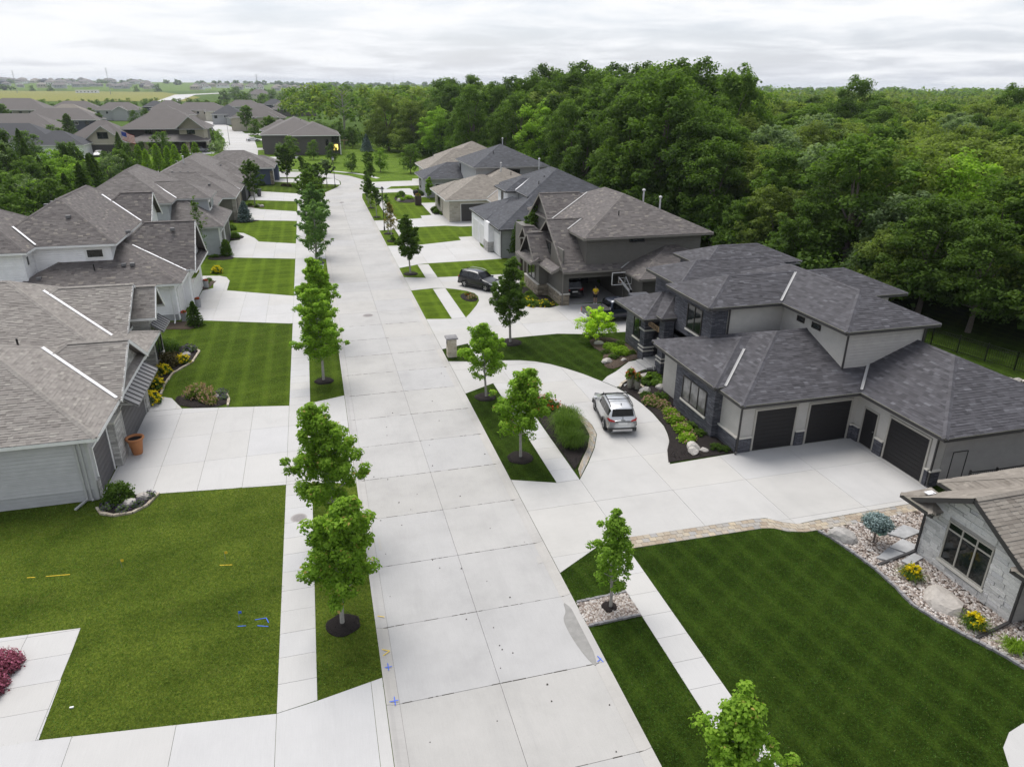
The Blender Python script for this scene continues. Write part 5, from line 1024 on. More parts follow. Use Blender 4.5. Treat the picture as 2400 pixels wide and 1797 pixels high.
# ---- large brown house above the meadow
h = House('brown_house', -3, 228, 'large brown two-storey house with hip roof above the meadow, one window lit', 'shingle_grey', 'white_trim', None)
h.block(-5.4, 9.0, 218, 240, 5.3, .44, 'y', 'hh', (-4.6, 6.4, 219, 239), 'siding_brown'); h.block(-13, 6, 222, 252, 5.35, .44, 'y', 'hh', (-12.3, 5.5, 223, 251), 'siding_brown'); h.block(-12, -3.0, 233, 243, 3.6, .44, 'x', 'hh', (-11.4, -3.6, 236, 242.5), 'siding_brown')
h.block(-14, -2, 240, 262, 5.6, .44, 'y', 'hh', None, 'siding_brown'); h.window(('y', 219, -1), 4.8, 5.6, 2.6, 4.3, 1, 'bronze_frame', None); h.window(('y', 219, -1), 5.0, 5.6, .5, 1.8, 1, 'bronze_frame', None)
m = MB_('lit_pane'); m.b.inputs['Emission Color'].default_value = (1, .72, .16, 1); m.b.inputs['Emission Strength'].default_value = 1.0; m.col((.8, .6, .2)); MATS['lit_pane'] = m.m
h.box('balcony_floor', 6.4, 9.0, 219.2, 226, 2.8, 3.0, 'siding_brown'); h.box('porch_post', 8.7, 8.95, 219.3, 219.6, 0, 5.2, 'white_trim'); h.box('porch_post', 8.7, 8.95, 225.6, 225.9, 0, 5.2, 'white_trim'); h.window(('y', 222, -1), 6.6, 8.5, 3.3, 4.8, 2, 'bronze_frame', None); h.box('porch_wall', 6.4, 8.9, 222, 222.3, 0, 5.2, 'siding_brown')
lw = empty('window', parent=h.root); G().box(7.0, 8.2, 221.9, 221.97, 1.0, 2.6).build('pane', 'lit_pane', lw); G().box(6.9, 8.3, 221.93, 221.995, .9, 2.7).build('frame', 'white_trim', lw)
for k in range(4): h.vent(-1.5 + k * 1.2, 224, 9.2)
h.done()
# ---- craftsman house
h = House('craftsman_house', -52, 240, 'brown craftsman house with two tan gables and arched stone garage', 'shingle_grey', 'white_trim', None, gutter='grey_trim')
h.block(-66, -46, 229, 247, 3.2, .62, 'x', 'hh', (-65, -47, 230.4, 246), 'ledge_tan'); h.block(-60, -48.5, 227.6, 240, 3.2, .78, 'y', 'gg', (-59.3, -49.2, 228.4, 239), 'siding_beige', gut=''); h.block(-52, -28, 236, 254, 6.4, .55, 'x', 'hh', (-51, -29.5, 239, 253), 'siding_brown'); h.block(-36.5, -28.5, 233.5, 246, 6.4, .85, 'y', 'gg', (-35.8, -29.2, 236, 245), 'siding_beige', gut='')
h.block(-50, -28, 231.5, 241, 3.3, .35, 'x', 'hh', None, None)
h.garage(('y', 228.4, -1), -57.8, -51.0, 2.7, 'garage_bronze', 4, 5, 'taupe_trim'); h.garage(('y', 230.4, -1), -64.2, -60.8, 2.6, 'garage_bronze', 4, 3, 'taupe_trim'); h.window(('y', 228.4, -1), -55.6, -53.0, 4.3, 6.0, 2, 'bronze_frame', None, trim='taupe_trim')
for a in (-45.5, -42.0, -33.8): h.window(('y', 239.0 if a < -38 else 236, -1), a, a + 2.2, 4.9, 6.1, 1, 'bronze_frame', None)
h.box('front_wall', -47.5, -29, 236, 237, 0, 3.3, 'siding_brown'); h.door(('y', 236, -1), -42.6, -41.2, .2, 2.6, 'garage_black')
for x in (-44.5, -39.5, -33.5): h.box('porch_pier', x - .5, x + .5, 232, 233, 0, 3.2, 'ledge_tan')
h.box('porch_step', -43.5, -40, 230, 232, 0, .3, 'white_concrete'); h.done()
# ---- far subdivisions on the hazy slope
KINDS = [('small grey-roofed house in the far hazy subdivision', 'shingle_grey', 'siding_mist'), ('small tan-walled house in the far hazy subdivision', 'shingle_tan', 'siding_beige'), ('small white-walled house in the far hazy subdivision', 'shingle_grey', 'siding_white'), ('small dark-roofed house in the far hazy subdivision', 'shingle_slate', 'siding_navy')]
protos = []
for lab, sm, wm in KINDS:
    g = G(); g.box(-7, 7, -5, 5, 0, 5); rf = G(); A, B, C, D, E, F_ = (-7.6, -5.6, 5), (7.6, -5.6, 5), (7.6, 5.6, 5), (-7.6, 5.6, 5), (-2.2, 0, 8), (2.2, 0, 8)
    for P in ((A, B, F_, E), (C, D, E, F_), (D, A, E), (B, C, F_), (D, C, B, A)): rf.face(P)
    wn = G()
    for k in (-4.5, -1, 2.5): wn.box(k, k + 1.8, -5.05, -4.9, 2.6, 4.2)
    protos.append((lab, g.mesh('wall', wm), rf.mesh('roof', sm), wn.mesh('window', 'window_glass')))
rr = random.Random(5); cnt = 0
def small_house(x, y, i, z=0, s=1.0):
    lab, a, b, c_ = protos[i]; r = bpy.data.objects.new('far_house', None); r.location = (x, y, z); r.rotation_euler = (0, 0, rr.uniform(-.4, .4)); r.scale = (s, s, s); COL.objects.link(r); tag(r, lab, 'house', 'houses of the far hazy subdivision')
    for n, me in (('wall', a), ('roof', b), ('window', c_)):
        o = bpy.data.objects.new(n, me); o.parent = r; COL.objects.link(o)
for k in range(230):
    d = rr.uniform(0, 1); y = 2350 + 1500 * d; x = rr.uniform(-.62, -.17) * y; z = 4 + 24 * d; small_house(x, y, rr.choice((0, 0, 1, 0, 2, 3)), z, rr.uniform(1.2, 1.9))
for k in range(34):
    y = rr.uniform(1900, 2600); x = rr.uniform(-.13, .02) * y; small_house(x, y, rr.choice((0, 2, 2, 1)), 3 + (y - 1900) * .012, rr.uniform(1.1, 1.7))
# ------------------------------------------------------------------ planting beds
def bed(name, poly, label, mat='mulch', z=.012, mound=.06, chips=0, it=2):
    P = smooth_poly(poly, it) if it else poly
    if area(P) < 0: P = P[::-1]
    PAVED.append(P); r = empty(name, (P[0][0], P[0][1], 0), label, 'planting bed'); cx, cy_ = sum(p[0] for p in P) / len(P), sum(p[1] for p in P) / len(P); g = G(); n = len(P)
    ring = [(cx + (p[0] - cx) * .82, cy_ + (p[1] - cy_) * .82) for p in P]; g.add([(p[0], p[1], -.06) for p in P] + [(p[0], p[1], z) for p in P] + [(p[0], p[1], z + mound) for p in ring], [(k, (k + 1) % n, (k + 1) % n + n, k + n) for k in range(n)] + [(k + n, (k + 1) % n + n, (k + 1) % n + 2 * n, k + 2 * n) for k in range(n)] + [tuple(range(2 * n, 3 * n))])
    g.build('mulch_surface', mat, r)
    if chips:
        xs, ys = [p[0] for p in P], [p[1] for p in P]; rng = RNG; m = int(chips * abs(area(P))); X = rng.uniform(min(xs), max(xs), m * 2); Y = rng.uniform(min(ys), max(ys), m * 2); ok = inside(P, X, Y); X, Y = X[ok][:m], Y[ok][:m]
        C = np.stack([X, Y, np.full(len(X), z + mound * .9)], 1); V = leaf_quads(C, np.tile([0, 0, 1.0], (len(C), 1)), .085, .55, rng, .35); obj('mulch_chips', quads_mesh('mulch_chips', V, 'mulch_chip', rng.uniform(0, 1, len(V)) ** 1.6), r, kind='stuff')
    return r
def edging(r, pts, w=.14, h=.10, mat='edging_stone', L=.30):
    for a, b in zip(pts, pts[1:]):
        d = math.hypot(b[0] - a[0], b[1] - a[1]); n = max(1, int(round(d / L)))
        for k in range(n):
            t0, t1 = (k + .03) / n, (k + .97) / n; p = (a[0] + (b[0] - a[0]) * t0, a[1] + (b[1] - a[1]) * t0, random.uniform(.02, .05)); q = (a[0] + (b[0] - a[0]) * t1, a[1] + (b[1] - a[1]) * t1, random.uniform(.02, .05)); G().bar(p, q, w * random.uniform(.8, 1.2), h).build('edging_stone', mat, r)
B1 = [(-11.28, 33.4), (-11.0, 32.25), (-10.3, 31.75), (-9.4, 31.8), (-8.9, 32.4), (-8.65, 33.35), (-10.0, 33.5)]
b = bed('planting_bed', B1, 'curved black mulch bed with two boulders at the corner of the grey house', chips=160, it=1); edging(b, [(-11.2, 32.6), (-10.9, 32.05), (-10.3, 31.7), (-9.5, 31.75), (-8.95, 32.3), (-8.65, 33.3)])
B2 = [(-9.85, 45.5), (-8.8, 46.05), (-7.4, 46.0), (-6.5, 45.4), (-6.35, 43.2), (-9.05, 43.66)]
b = bed('planting_bed', B2, 'black mulch island between the curved walk and the lawn of the grey house', chips=120, it=1); edging(b, [(-6.6, 45.3), (-6.38, 44.3), (-6.35, 43.3)])
B3 = [(-13, 56.0), (-10.6, 55.85), (-9.2, 54.1), (-9.5, 51.8), (-10.6, 49.8), (-10.75, 48.0), (-10.7, 46.0), (-11.9, 46.2), (-12.6, 47)]
b = bed('planting_bed', B3, 'long mulch bed in front of the stone entry gable of the grey house', chips=60, it=1); edging(b, [(-10.4, 55.7), (-9.3, 54.2), (-9.5, 51.9), (-10.5, 49.9), (-10.7, 48.0), (-10.65, 46.2)])
bed('planting_bed', [(-14, 62.5), (-10.9, 62.2), (-9.8, 61.6), (-10.3, 59.9), (-12, 60.2), (-14, 60.8)], 'tan pea-gravel bed along the side wall of the white house', 'mulch_brown', it=1)
bed('planting_bed', [(-12.2, 88.3), (-10.9, 88.2), (-9.3, 86.8), (-9.9, 85.4), (-12.4, 85.9)], 'dark bed at the garage corner of the pale grey house', it=1); bed('planting_bed', [(-11.4, 112.6), (-9.0, 112.2), (-7.6, 111.3), (-10.6, 109.6), (-11.8, 110.6)], 'dark bed below the pointed spruce of the olive house', it=1)
bed('planting_bed', [(-10.8, 72.6), (-10.3, 75.8), (-11.9, 76.2), (-11.9, 72.6)], 'narrow tan bed between the walk and the white house', 'mulch_brown', it=0); bed('planting_bed', [(-10.6, 96.8), (-9.4, 97.6), (-9.2, 99.8), (-10.9, 101.2), (-11.5, 98)], 'dark bed with clipped mounds beside the curved walk', it=1)
bed('planting_bed', [(-11.2, 126.2), (-9.2, 125.9), (-7.6, 124.6), (-8.3, 123.6), (-10.6, 124.9)], 'mulch bed with pale boulders before the olive house', 'mulch_brown', it=1)
B4 = [(16.9, 29.9), (17.6, 31.0), (18.05, 32.0), (18.45, 33.1), (18.72, 34.1), (18.85, 35.8), (18.8, 37.2), (18.68, 38.5), (18.35, 39.9), (18.95, 40.5), (19.6, 41.3), (20.3, 41.9), (21.5, 42.4), (22.2, 42.4), (22.2, 39.4), (21.55, 39.3), (21.55, 36.4), (20.5, 36.4), (20.4, 31.95), (20.95, 31.9), (20.95, 30.02)]
bed('planting_bed', B4, 'long dark mulch bed between the half-round drive and the dark stone house', chips=110, it=0)
B5 = [(20.0, 49.8), (21.5, 50.0), (22.5, 48.7), (22.5, 44.9), (21.2, 44.6), (19.5, 43.2), (18.9, 43.6), (19.2, 45.0), (19.9, 46.4), (19.6, 48.2)]
bed('planting_bed', B5, 'mulch bed with clipped lime mounds beside the porch steps', 'mulch_brown', chips=60, it=1)
B6 = [(12.35, 40.9), (11.95, 40.2), (11.75, 35.4), (11.78, 30.4), (12.3, 31.1), (13.3, 32.6), (13.95, 34.0), (14.12, 35.2), (14.05, 36.2), (13.65, 37.9), (12.95, 39.5)]
bed('planting_bed', B6, 'dark mulch island inside the half-round drive', chips=110, it=0)
bed('planting_bed', [(13.9, 62.7), (14.05, 64.0), (13.95, 65.2), (13.2, 65.6), (12.5, 64.6), (12.6, 63.0), (13.2, 62.2)], 'small black bed in the grass island of the taupe house', chips=40, it=1)
bed('planting_bed', [(20.6, 59.25), (19.6, 58.75), (18.1, 59.3), (17.0, 60.9), (17.6, 63.2), (18.7, 65.8), (19.6, 67.0), (19.7, 62.9), (20.7, 62.8)], 'flowering bed along the stone base of the taupe house', it=1)
bed('planting_bed', [(14.8, 123.5), (17.2, 124.2), (17.0, 130.6), (15.6, 134), (13.8, 131), (13.6, 126)], 'oval shrub bed on the lawn before the charcoal-roofed house', it=2); bed('planting_bed', [(17.6, 110.8), (18.8, 110.4), (19.1, 115.8), (18.1, 118)], 'narrow bed of low shrubs beside the tan-roofed house', it=1); bed('planting_bed', [(18.3, 131.2), (19.5, 131), (19.4, 138.5), (18.4, 138)], 'shrub bed at the corner of the charcoal-roofed house', it=1)
bed('planting_bed', [(21.0, 79.0), (28, 79.0), (28, 76.6), (23.0, 76.9)], 'pale gravel strip below the side wall of the black-roofed house', 'pebble', it=0)
# river rock beds with real pebbles
def pebbles(name, P, label, n, z=0.0, s=(.035, .075), base='mulch_brown'):
    if area(P) < 0: P = P[::-1]
    PAVED.append(P); r = empty(name, (P[0][0], P[0][1], 0), label, 'river rock'); G().prism(P, -.08, z).build('rock_base', base, r); rng = RNG; xs, ys = [p[0] for p in P], [p[1] for p in P]
    X = rng.uniform(min(xs), max(xs), n * 3); Y = rng.uniform(min(ys), max(ys), n * 3); ok = inside(P, X, Y); X, Y = X[ok][:n], Y[ok][:n]; m = len(X)
    U = np.array([(1, 0, 0), (.31, .95, 0), (-.81, .59, 0), (-.81, -.59, 0), (.31, -.95, 0), (0, 0, 1)]); a = rng.uniform(0, 6.28, m); sz = rng.uniform(*s, m); fl = rng.uniform(.5, .9, m); el = rng.uniform(.7, 1.2, m); V = np.repeat(U[None], m, 0) * np.stack([sz * el, sz / el, sz * fl], 1)[:, None]
    ca, sa = np.cos(a)[:, None], np.sin(a)[:, None]; V = np.stack([V[..., 0] * ca - V[..., 1] * sa + X[:, None], V[..., 0] * sa + V[..., 1] * ca + Y[:, None], V[..., 2] + z + rng.uniform(0, .03, m)[:, None]], 2)
    T = np.stack([V[:, [i, (i + 1) % 5, 5]] for i in range(5)], 1).reshape(-1, 3, 3); t = np.repeat(rng.uniform(0, 1, m), 5); obj('river_stones', quads_mesh('river_stones', T, 'pebble', t, 3), r, kind='stuff'); return r
R0BED = [(20.57, 22.42), (20.82, 21.8), (21.0, 20.55), (21.12, 19.4), (21.06, 18.2), (20.92, 17.2), (21.15, 16.25), (21.62, 15.1), (22.05, 14.1), (22.3, 13.0), (22.6, 11.5), (24.6, 11.5), (24.6, 15.4), (23.6, 15.4), (23.6, 19.95), (25.0, 20.0), (27.6, 22.7), (24.0, 22.55)]
rb = pebbles('river_rock_bed', R0BED, 'river rock bed of tan and grey cobbles around the pale stone house', 9000)
edging(rb, [(20.55, 22.4), (20.78, 21.8), (20.96, 20.55), (21.08, 19.4), (21.02, 18.2), (20.88, 17.2), (21.1, 16.25), (21.57, 15.1), (22.0, 14.1), (22.25, 13.0)], .12, .09, 'slate_cap', .22)
SB = [(8.34, 19.3), (10.44, 19.36), (10.44, 20.72), (8.34, 20.62)]
rb = pebbles('river_rock_square', SB, 'square of river rock around the young maple on the verge', 2300); edging(rb, [(8.34, 19.3), (10.44, 19.36)], .09, .09, 'slate_cap', .2); edging(rb, [(8.34, 20.62), (10.44, 20.72)], .09, .09, 'slate_cap', .2)
# flagstones and other flat stones
for P, lab in (([(21.6, 20.0), (22.6, 20.45), (22.95, 19.95), (22.0, 19.62)], 'grey flagstone nearest the lawn edge in the river rock'), ([(22.7, 20.5), (23.7, 20.85), (24.0, 20.2), (23.1, 19.95)], 'grey flagstone against the corner of the pale stone house'), ([(23.3, 21.4), (24.6, 21.75), (25.0, 21.1), (23.8, 20.85)], 'grey flagstone behind the house corner towards the pavers'), ([(22.45, 19.55), (23.4, 19.85), (23.55, 19.5), (22.6, 19.2)], 'narrow grey flagstone beside the black downspout')):
    G().prism(P if area(P) > 0 else P[::-1], .0, .10).build('flagstone', 'flagstone', label=lab, cat='stone')
G().box(22.95, 23.3, 21.35, 21.65, 0, .13).build('utility_cover', 'utility_green', label='green utility box lid in the river rock bed', cat='utility cover')
# ------------------------------------------------------------------ clay pavers, one object each
def paver_band(label, inner, outer, nacross=3, L=.30, gap=.008):
    r = empty('paver_border', (inner[0][0], inner[0][1], 0), kind='structure'); n = 0
    def res(pts, m):
        return resample(pts, m)
    tot = sum(math.hypot(b[0] - a[0], b[1] - a[1]) for a, b in zip(inner, inner[1:])); m = int(tot / L); I, O = res(inner, m), res(outer, m)
    PAVED.append(list(inner) + list(outer)[::-1])
    for k in range(m):
        for j in range(nacross):
            f0, f1 = (j + .03) / nacross, (j + .97) / nacross; sh = .5 if j % 2 else 0
            def pt(t, f):
                t = min(max(t, 0), m); i = min(int(t), m - 1); q = t - i; a = (I[i][0] + (I[i + 1][0] - I[i][0]) * q, I[i][1] + (I[i + 1][1] - I[i][1]) * q); b_ = (O[i][0] + (O[i + 1][0] - O[i][0]) * q, O[i][1] + (O[i + 1][1] - O[i][1]) * q); return (a[0] + (b_[0] - a[0]) * f, a[1] + (b_[1] - a[1]) * f)
            P = [pt(k + sh + .02, f0), pt(k + sh + .97, f0), pt(k + sh + .97, f1), pt(k + sh + .02, f1)]
            if abs(area(P)) < .004: continue
            if area(P) < 0: P = P[::-1]
            G().prism(P, -.07, .008 + random.uniform(-.003, .004)).build('paver', 'paver', r); n += 1
    Q = list(inner) + list(outer)[::-1]; Q = Q if area(Q) > 0 else Q[::-1]; G().prism(Q, -.08, -.008).build('paver_bed', 'mortar', r); return n
paver_band('', [(11.75, 23.32), (12.0, 23.35), (18.25, 23.25), (18.75, 23.12), (19.2, 22.75), (19.95, 22.5), (21.0, 22.48), (28.3, 22.75)], [(11.75, 24.1), (12.0, 24.14), (18.2, 24.0), (18.85, 23.92), (19.4, 23.45), (20.0, 23.12), (20.9, 23.18), (28.35, 23.27)], 3, .32)
paver_band('', [(12.0, 30.45), (12.35, 31.05), (13.35, 32.6), (14.0, 34.0), (14.16, 35.2), (14.1, 36.2), (13.7, 37.85), (13.0, 39.5), (12.4, 40.85)], [(11.8, 29.6), (12.73, 30.98), (13.7, 32.52), (14.42, 34.0), (14.59, 35.2), (14.52, 36.2), (14.08, 37.93), (13.4, 39.58), (12.62, 41.2)], 3, .28)
# ------------------------------------------------------------------ boulders
for i, (x, y, s, lab) in enumerate(((-9.75, 32.55, .36, 'white limestone block nearer the grass in the corner bed'), (-9.2, 32.95, .42, 'white limestone block touching the drive side of the corner bed'), (-7.2, 44.85, .26, 'pale rock beside the pink shrubs on the mulch island'), (-10.1, 53.4, .34, 'tan rock behind the yellow daisies'),
    (19.4, 44.5, .42, 'white rounded boulder on the lawn edge by the porch walk'), (20.7, 44.6, .27, 'small pale boulder by the porch steps'), (20.9, 41.2, .46, 'white boulder beside the porch pillar bed'), (19.75, 38.85, .46, 'grey boulder beside the planters'), (21.0, 39.3, .45, 'pinkish boulder under the hosta'), (18.95, 31.0, .48, 'largest grey boulder in the stone trio by the garage'), (18.75, 30.55, .38, 'tan boulder in the stone trio by the garage'), (19.4, 30.6, .24, 'small white stone in the stone trio by the garage'),
    (13.2, 37.0, .30, 'white stone in the round mulch island'), (20.3, 48.4, .36, 'boulder half hidden under the lime maple'), (21.25, 21.7, .58, 'white granite boulder at the corner of the river rock'), (22.15, 17.0, .80, 'big split grey boulder below the three-pane window'), (-9.0, 125.3, .5, 'pale boulder before the olive house nearest the drive'), (-8.3, 124.7, .45, 'pale boulder before the olive house nearest the lawn'), (14.2, 126.2, .6, 'flat white rock in the oval shrub bed'), (-4.0, 152, .45, 'pale rock beside the small hedge at the bend'))):
    me = rock_mesh(i + 3, s * random.uniform(.95, 1.25), s * random.uniform(.75, 1.0), s * .72); o = obj('boulder', me, label=lab, cat='boulder'); o.location = (x, y, .06); o.rotation_euler = (0, 0, random.uniform(0, 6))
# ------------------------------------------------------------------ shrubs and flowers
SM = {}
def sm(key, *a, **k):
    if key not in SM: SM[key] = shrub_mesh(*a, **k)
    return SM[key]
def shrub(kind, x, y, label, s=1.0, group=None, cat='shrub', sz=1.0, name=None):
    f, p = {
        'round': lambda: sm('round', 1, .72, .72, .85, 2600, .085, 'leaf_mid', .25, 90), 'dome': lambda: sm('dome', 2, 1.1, 1.0, .75, 2600, .08, 'leaf_dark', .12, 120), 'brown': lambda: sm('brown', 3, 1.2, .85, .75, 2400, .09, 'leaf_brown', .18, 110),
        'daisy': lambda: sm('daisy', 4, .5, .5, .62, 900, .08, 'leaf_mid', .2, 40, ('petal_yellow', 70, .085)), 'sedum': lambda: sm('sedum', 5, .6, .55, .5, 1400, .08, 'leaf_bright', .2, 60, ('petal_pink', 18, .07)), 'sedumpink': lambda: sm('sedumpink', 6, .8, .6, .5, 1500, .08, 'leaf_olive', .2, 60, ('petal_pink', 60, .08)),
        'lavender': lambda: sm('lavender', 7, .42, .42, .42, 700, .07, 'leaf_pale', .25, 34, ('petal_purple', 60, .05)), 'purple': lambda: sm('purple', 8, 1.0, .9, .72, 3200, .08, 'leaf_burgundy', .2, 120), 'hosta': lambda: sm('hosta', 9, .62, .62, .5, 520, .22, 'leaf_mid', .2, 40), 'mound': lambda: sm('mound', 10, .42, .42, .3, 700, .06, 'leaf_dark', .2, 30),
        'limemound': lambda: sm('limemound', 11, .6, .6, .5, 1500, .075, 'leaf_bright', .12, 70), 'box': lambda: sm('box', 12, .55, .55, .6, 1500, .07, 'leaf_mid', .1, 70), 'bush': lambda: sm('bush', 13, 1.3, 1.2, 1.5, 2600, .20, 'leaf_olive', .3, 80), 'flowers': lambda: sm('flowers', 14, .9, .8, .42, 1500, .08, 'leaf_mid', .3, 60, ('petal_yellow', 26, .08)), 'canna': lambda: sm('canna', 15, .34, .34, .75, 260, .24, 'leaf_olive', .3, 26, ('petal_red', 9, .09)), 'redpot': lambda: sm('redpot', 16, .26, .26, .22, 240, .08, 'leaf_mid', .2, 18, ('petal_red', 50, .06)), 'redtop': lambda: sm('redtop', 17, .5, .5, .5, 1300, .07, 'leaf_mid', .2, 60, ('petal_red', 16, .07))}[kind]()
    return plant(name or 'shrub', [('foliage', f), ('blossom', p)], x, y, label, cat, group, s, sz=sz)
shrub('round', -10.35, 33.0, 'round yellow-green shrub at the garage corner of the grey house', 1.15, sz=1.2)
shrub('dome', -11.6, 54.6, 'broad dark green clipped dome in the entry bed', 1.15, sz=1.25); shrub('brown', -11.2, 51.6, 'wide dark bronze-brown shrub in the entry bed', 1.25, sz=1.15); shrub('lavender', -10.0, 54.2, 'grey lavender clump behind the daisies', 1.5)
shrub('daisy', -10.1, 51.9, 'yellow daisy clump at the tip of the entry bed', 1.1, cat='flowers'); shrub('daisy', -11.1, 50.0, 'yellow daisy clump beside the bronze shrub', 1.2, cat='flowers'); shrub('daisy', -11.2, 47.4, 'yellow daisy clump in the middle of the entry bed', 1.35, cat='flowers'); shrub('sedumpink', -11.6, 48.6, 'pink-tipped green shrub between the daisies', 1.0); shrub('daisy', -11.0, 44.9, 'largest yellow daisy clump beside the garage door of the grey house', 1.4, cat='flowers')
shrub('sedumpink', -8.3, 45.3, 'pink and green shrub at the back of the mulch island', 1.25, sz=1.3); shrub('sedumpink', -7.7, 44.6, 'pink and green shrub in the middle of the mulch island', 1.05, sz=1.3); shrub('sedumpink', -7.35, 44.0, 'low reddish shrub at the front of the mulch island', .7, sz=1.2); shrub('lavender', -6.9, 45.3, 'dark lavender clump at the lawn side of the mulch island', 1.0); shrub('lavender', -6.7, 44.5, 'small dark lavender clump by the edging of the mulch island', .8)
for x, y, l in ((-10.7, 32.4, 'lavender clump below the wall in the corner bed'), (-9.95, 32.05, 'lavender clump by the stone edging of the corner bed'), (-9.35, 32.35, 'lavender clump between the limestone blocks'), (-9.0, 33.0, 'larger lavender clump at the drive end of the corner bed')): shrub('lavender', x, y, l, .85)
shrub('purple', -11.75, 22.5, 'burgundy barberry at the upper end of the footpath', .85); shrub('purple', -11.95, 21.5, 'burgundy barberry in the middle of the footpath edge', .95); shrub('purple', -12.2, 20.5, 'burgundy barberry at the lower end of the footpath', .8); shrub('mound', -12.5, 19.6, 'low green tuft below the barberries', 1.6)
for x, y, k, s, l in ((19.35, 37.0, 'sedumpink', 1.05, 'pink-flowered sedum at the head of the row by the drive'), (19.8, 36.4, 'sedumpink', .9, 'second pink-flowered sedum beside the stone wall'), (19.75, 35.3, 'sedum', 1.05, 'lime sedum third in the row by the drive'), (19.5, 34.2, 'sedum', 1.2, 'lime sedum fourth in the row by the drive'), (19.35, 33.0, 'sedum', 1.15, 'lime sedum fifth in the row by the drive'), (19.05, 31.9, 'sedum', 1.1, 'lime sedum nearest the stone trio'),
    (20.0, 33.4, 'mound', 1.4, 'dark green tuft against the ledgestone wall'), (20.1, 32.4, 'mound', 1.3, 'dark green tuft below the end of the ledgestone wall'), (20.15, 37.6, 'mound', 1.7, 'dark green grassy mound behind the sedums'), (19.5, 38.2, 'mound', 1.3, 'grey-green mound behind the planters'), (19.95, 40.4, 'mound', 1.1, 'low green mound by the flagstone patio'), (20.4, 40.9, 'mound', .9, 'smallest green mound by the white boulder'), (20.3, 39.9, 'mound', 1.2, 'spreading green mound below the porch'), (20.15, 30.6, 'mound', 1.2, 'green tuft nearest the garage corner'), (20.55, 30.35, 'mound', 1.0, 'second green tuft by the garage corner'),
    (21.1, 40.6, 'hosta', 1.2, 'large-leaved hosta upper clump beside the wall'), (21.15, 39.7, 'hosta', 1.1, 'large-leaved hosta lower clump beside the wall'), (20.75, 47.3, 'limemound', 1.1, 'lime shrub mound nearest the lime maple'), (21.05, 46.0, 'limemound', 1.4, 'bigger lime shrub mound by the porch window'), (21.7, 47.6, 'box', .9, 'dark green shrub under the porch window'), (21.9, 45.8, 'box', .6, 'small green shrub by the porch pillar'), (20.2, 45.2, 'mound', 1.3, 'reddish grey mound at the lawn edge'), (20.0, 46.4, 'mound', 1.1, 'pale ground cover beside the lawn edge')): shrub(k, x, y, l, s)
for x, y, l in ((22.1, 18.6, 'clump of yellow daylilies beside the black downspout'), (22.1, 15.6, 'clump of yellow daylilies at the near corner of the pale stone house')):
    rr_ = plant('daylily', [('blades', blades_mesh(21, .62, .5, 260, .016, 'leaf_mid'))], x, y, l, 'flowers'); f, p = shrub_mesh(22, .36, .36, .62, 30, .05, 'leaf_mid', .2, 10, ('petal_yellow', 60, .09)); o = bpy.data.objects.new('blossom', p); o.parent = rr_; COL.objects.link(o)
plant('daylily', [('blades', blades_mesh(23, .6, .4, 240, .016, 'leaf_bright'))], 22.6, 14.3, 'pale green daylily without flowers in the near river rock', 'flowers')
for x, y, s, l in ((12.75, 34.4, 1.15, 'large arching fountain grass in the middle of the round island'), (12.55, 32.9, .95, 'arching fountain grass at the paver tip of the round island'), (13.2, 35.7, .95, 'arching fountain grass beside the curved pavers')): plant('fountain_grass', [('blades', blades_mesh(int(x * 10), 1.15, 1.05, 900, .010, 'leaf_mid'))], x, y, l, 'ornamental grass', None, s)
for x, y, l in ((12.7, 38.6, 'red-flowered green perennials at the head of the round island'), (12.3, 37.6, 'red-flowered perennials behind the maple'), (13.0, 37.9, 'grassy perennial clump beside the white stone')): shrub('redtop', x, y, l, 1.3, cat='flowers')
shrub('redtop', 13.3, 64.4, 'green shrub at the back of the little black bed', .8); shrub('sedumpink', 13.4, 63.2, 'coral-topped shrub in the little black bed', .8); shrub('box', 18.9, 62.8, 'round boxwood below the taupe gable', 1.0); shrub('box', 18.9, 61.5, 'round boxwood next to the yellow flowers', .95)
for x, y, l in ((18.3, 60.0, 'yellow-flecked flower mass at the drive edge of the taupe house'), (19.4, 59.7, 'yellow-flecked flower mass by the garage corner'), (17.7, 61.3, 'yellow-flecked flower mass nearest the maple')): shrub('flowers', x, y, l, 1.15, cat='flowers')
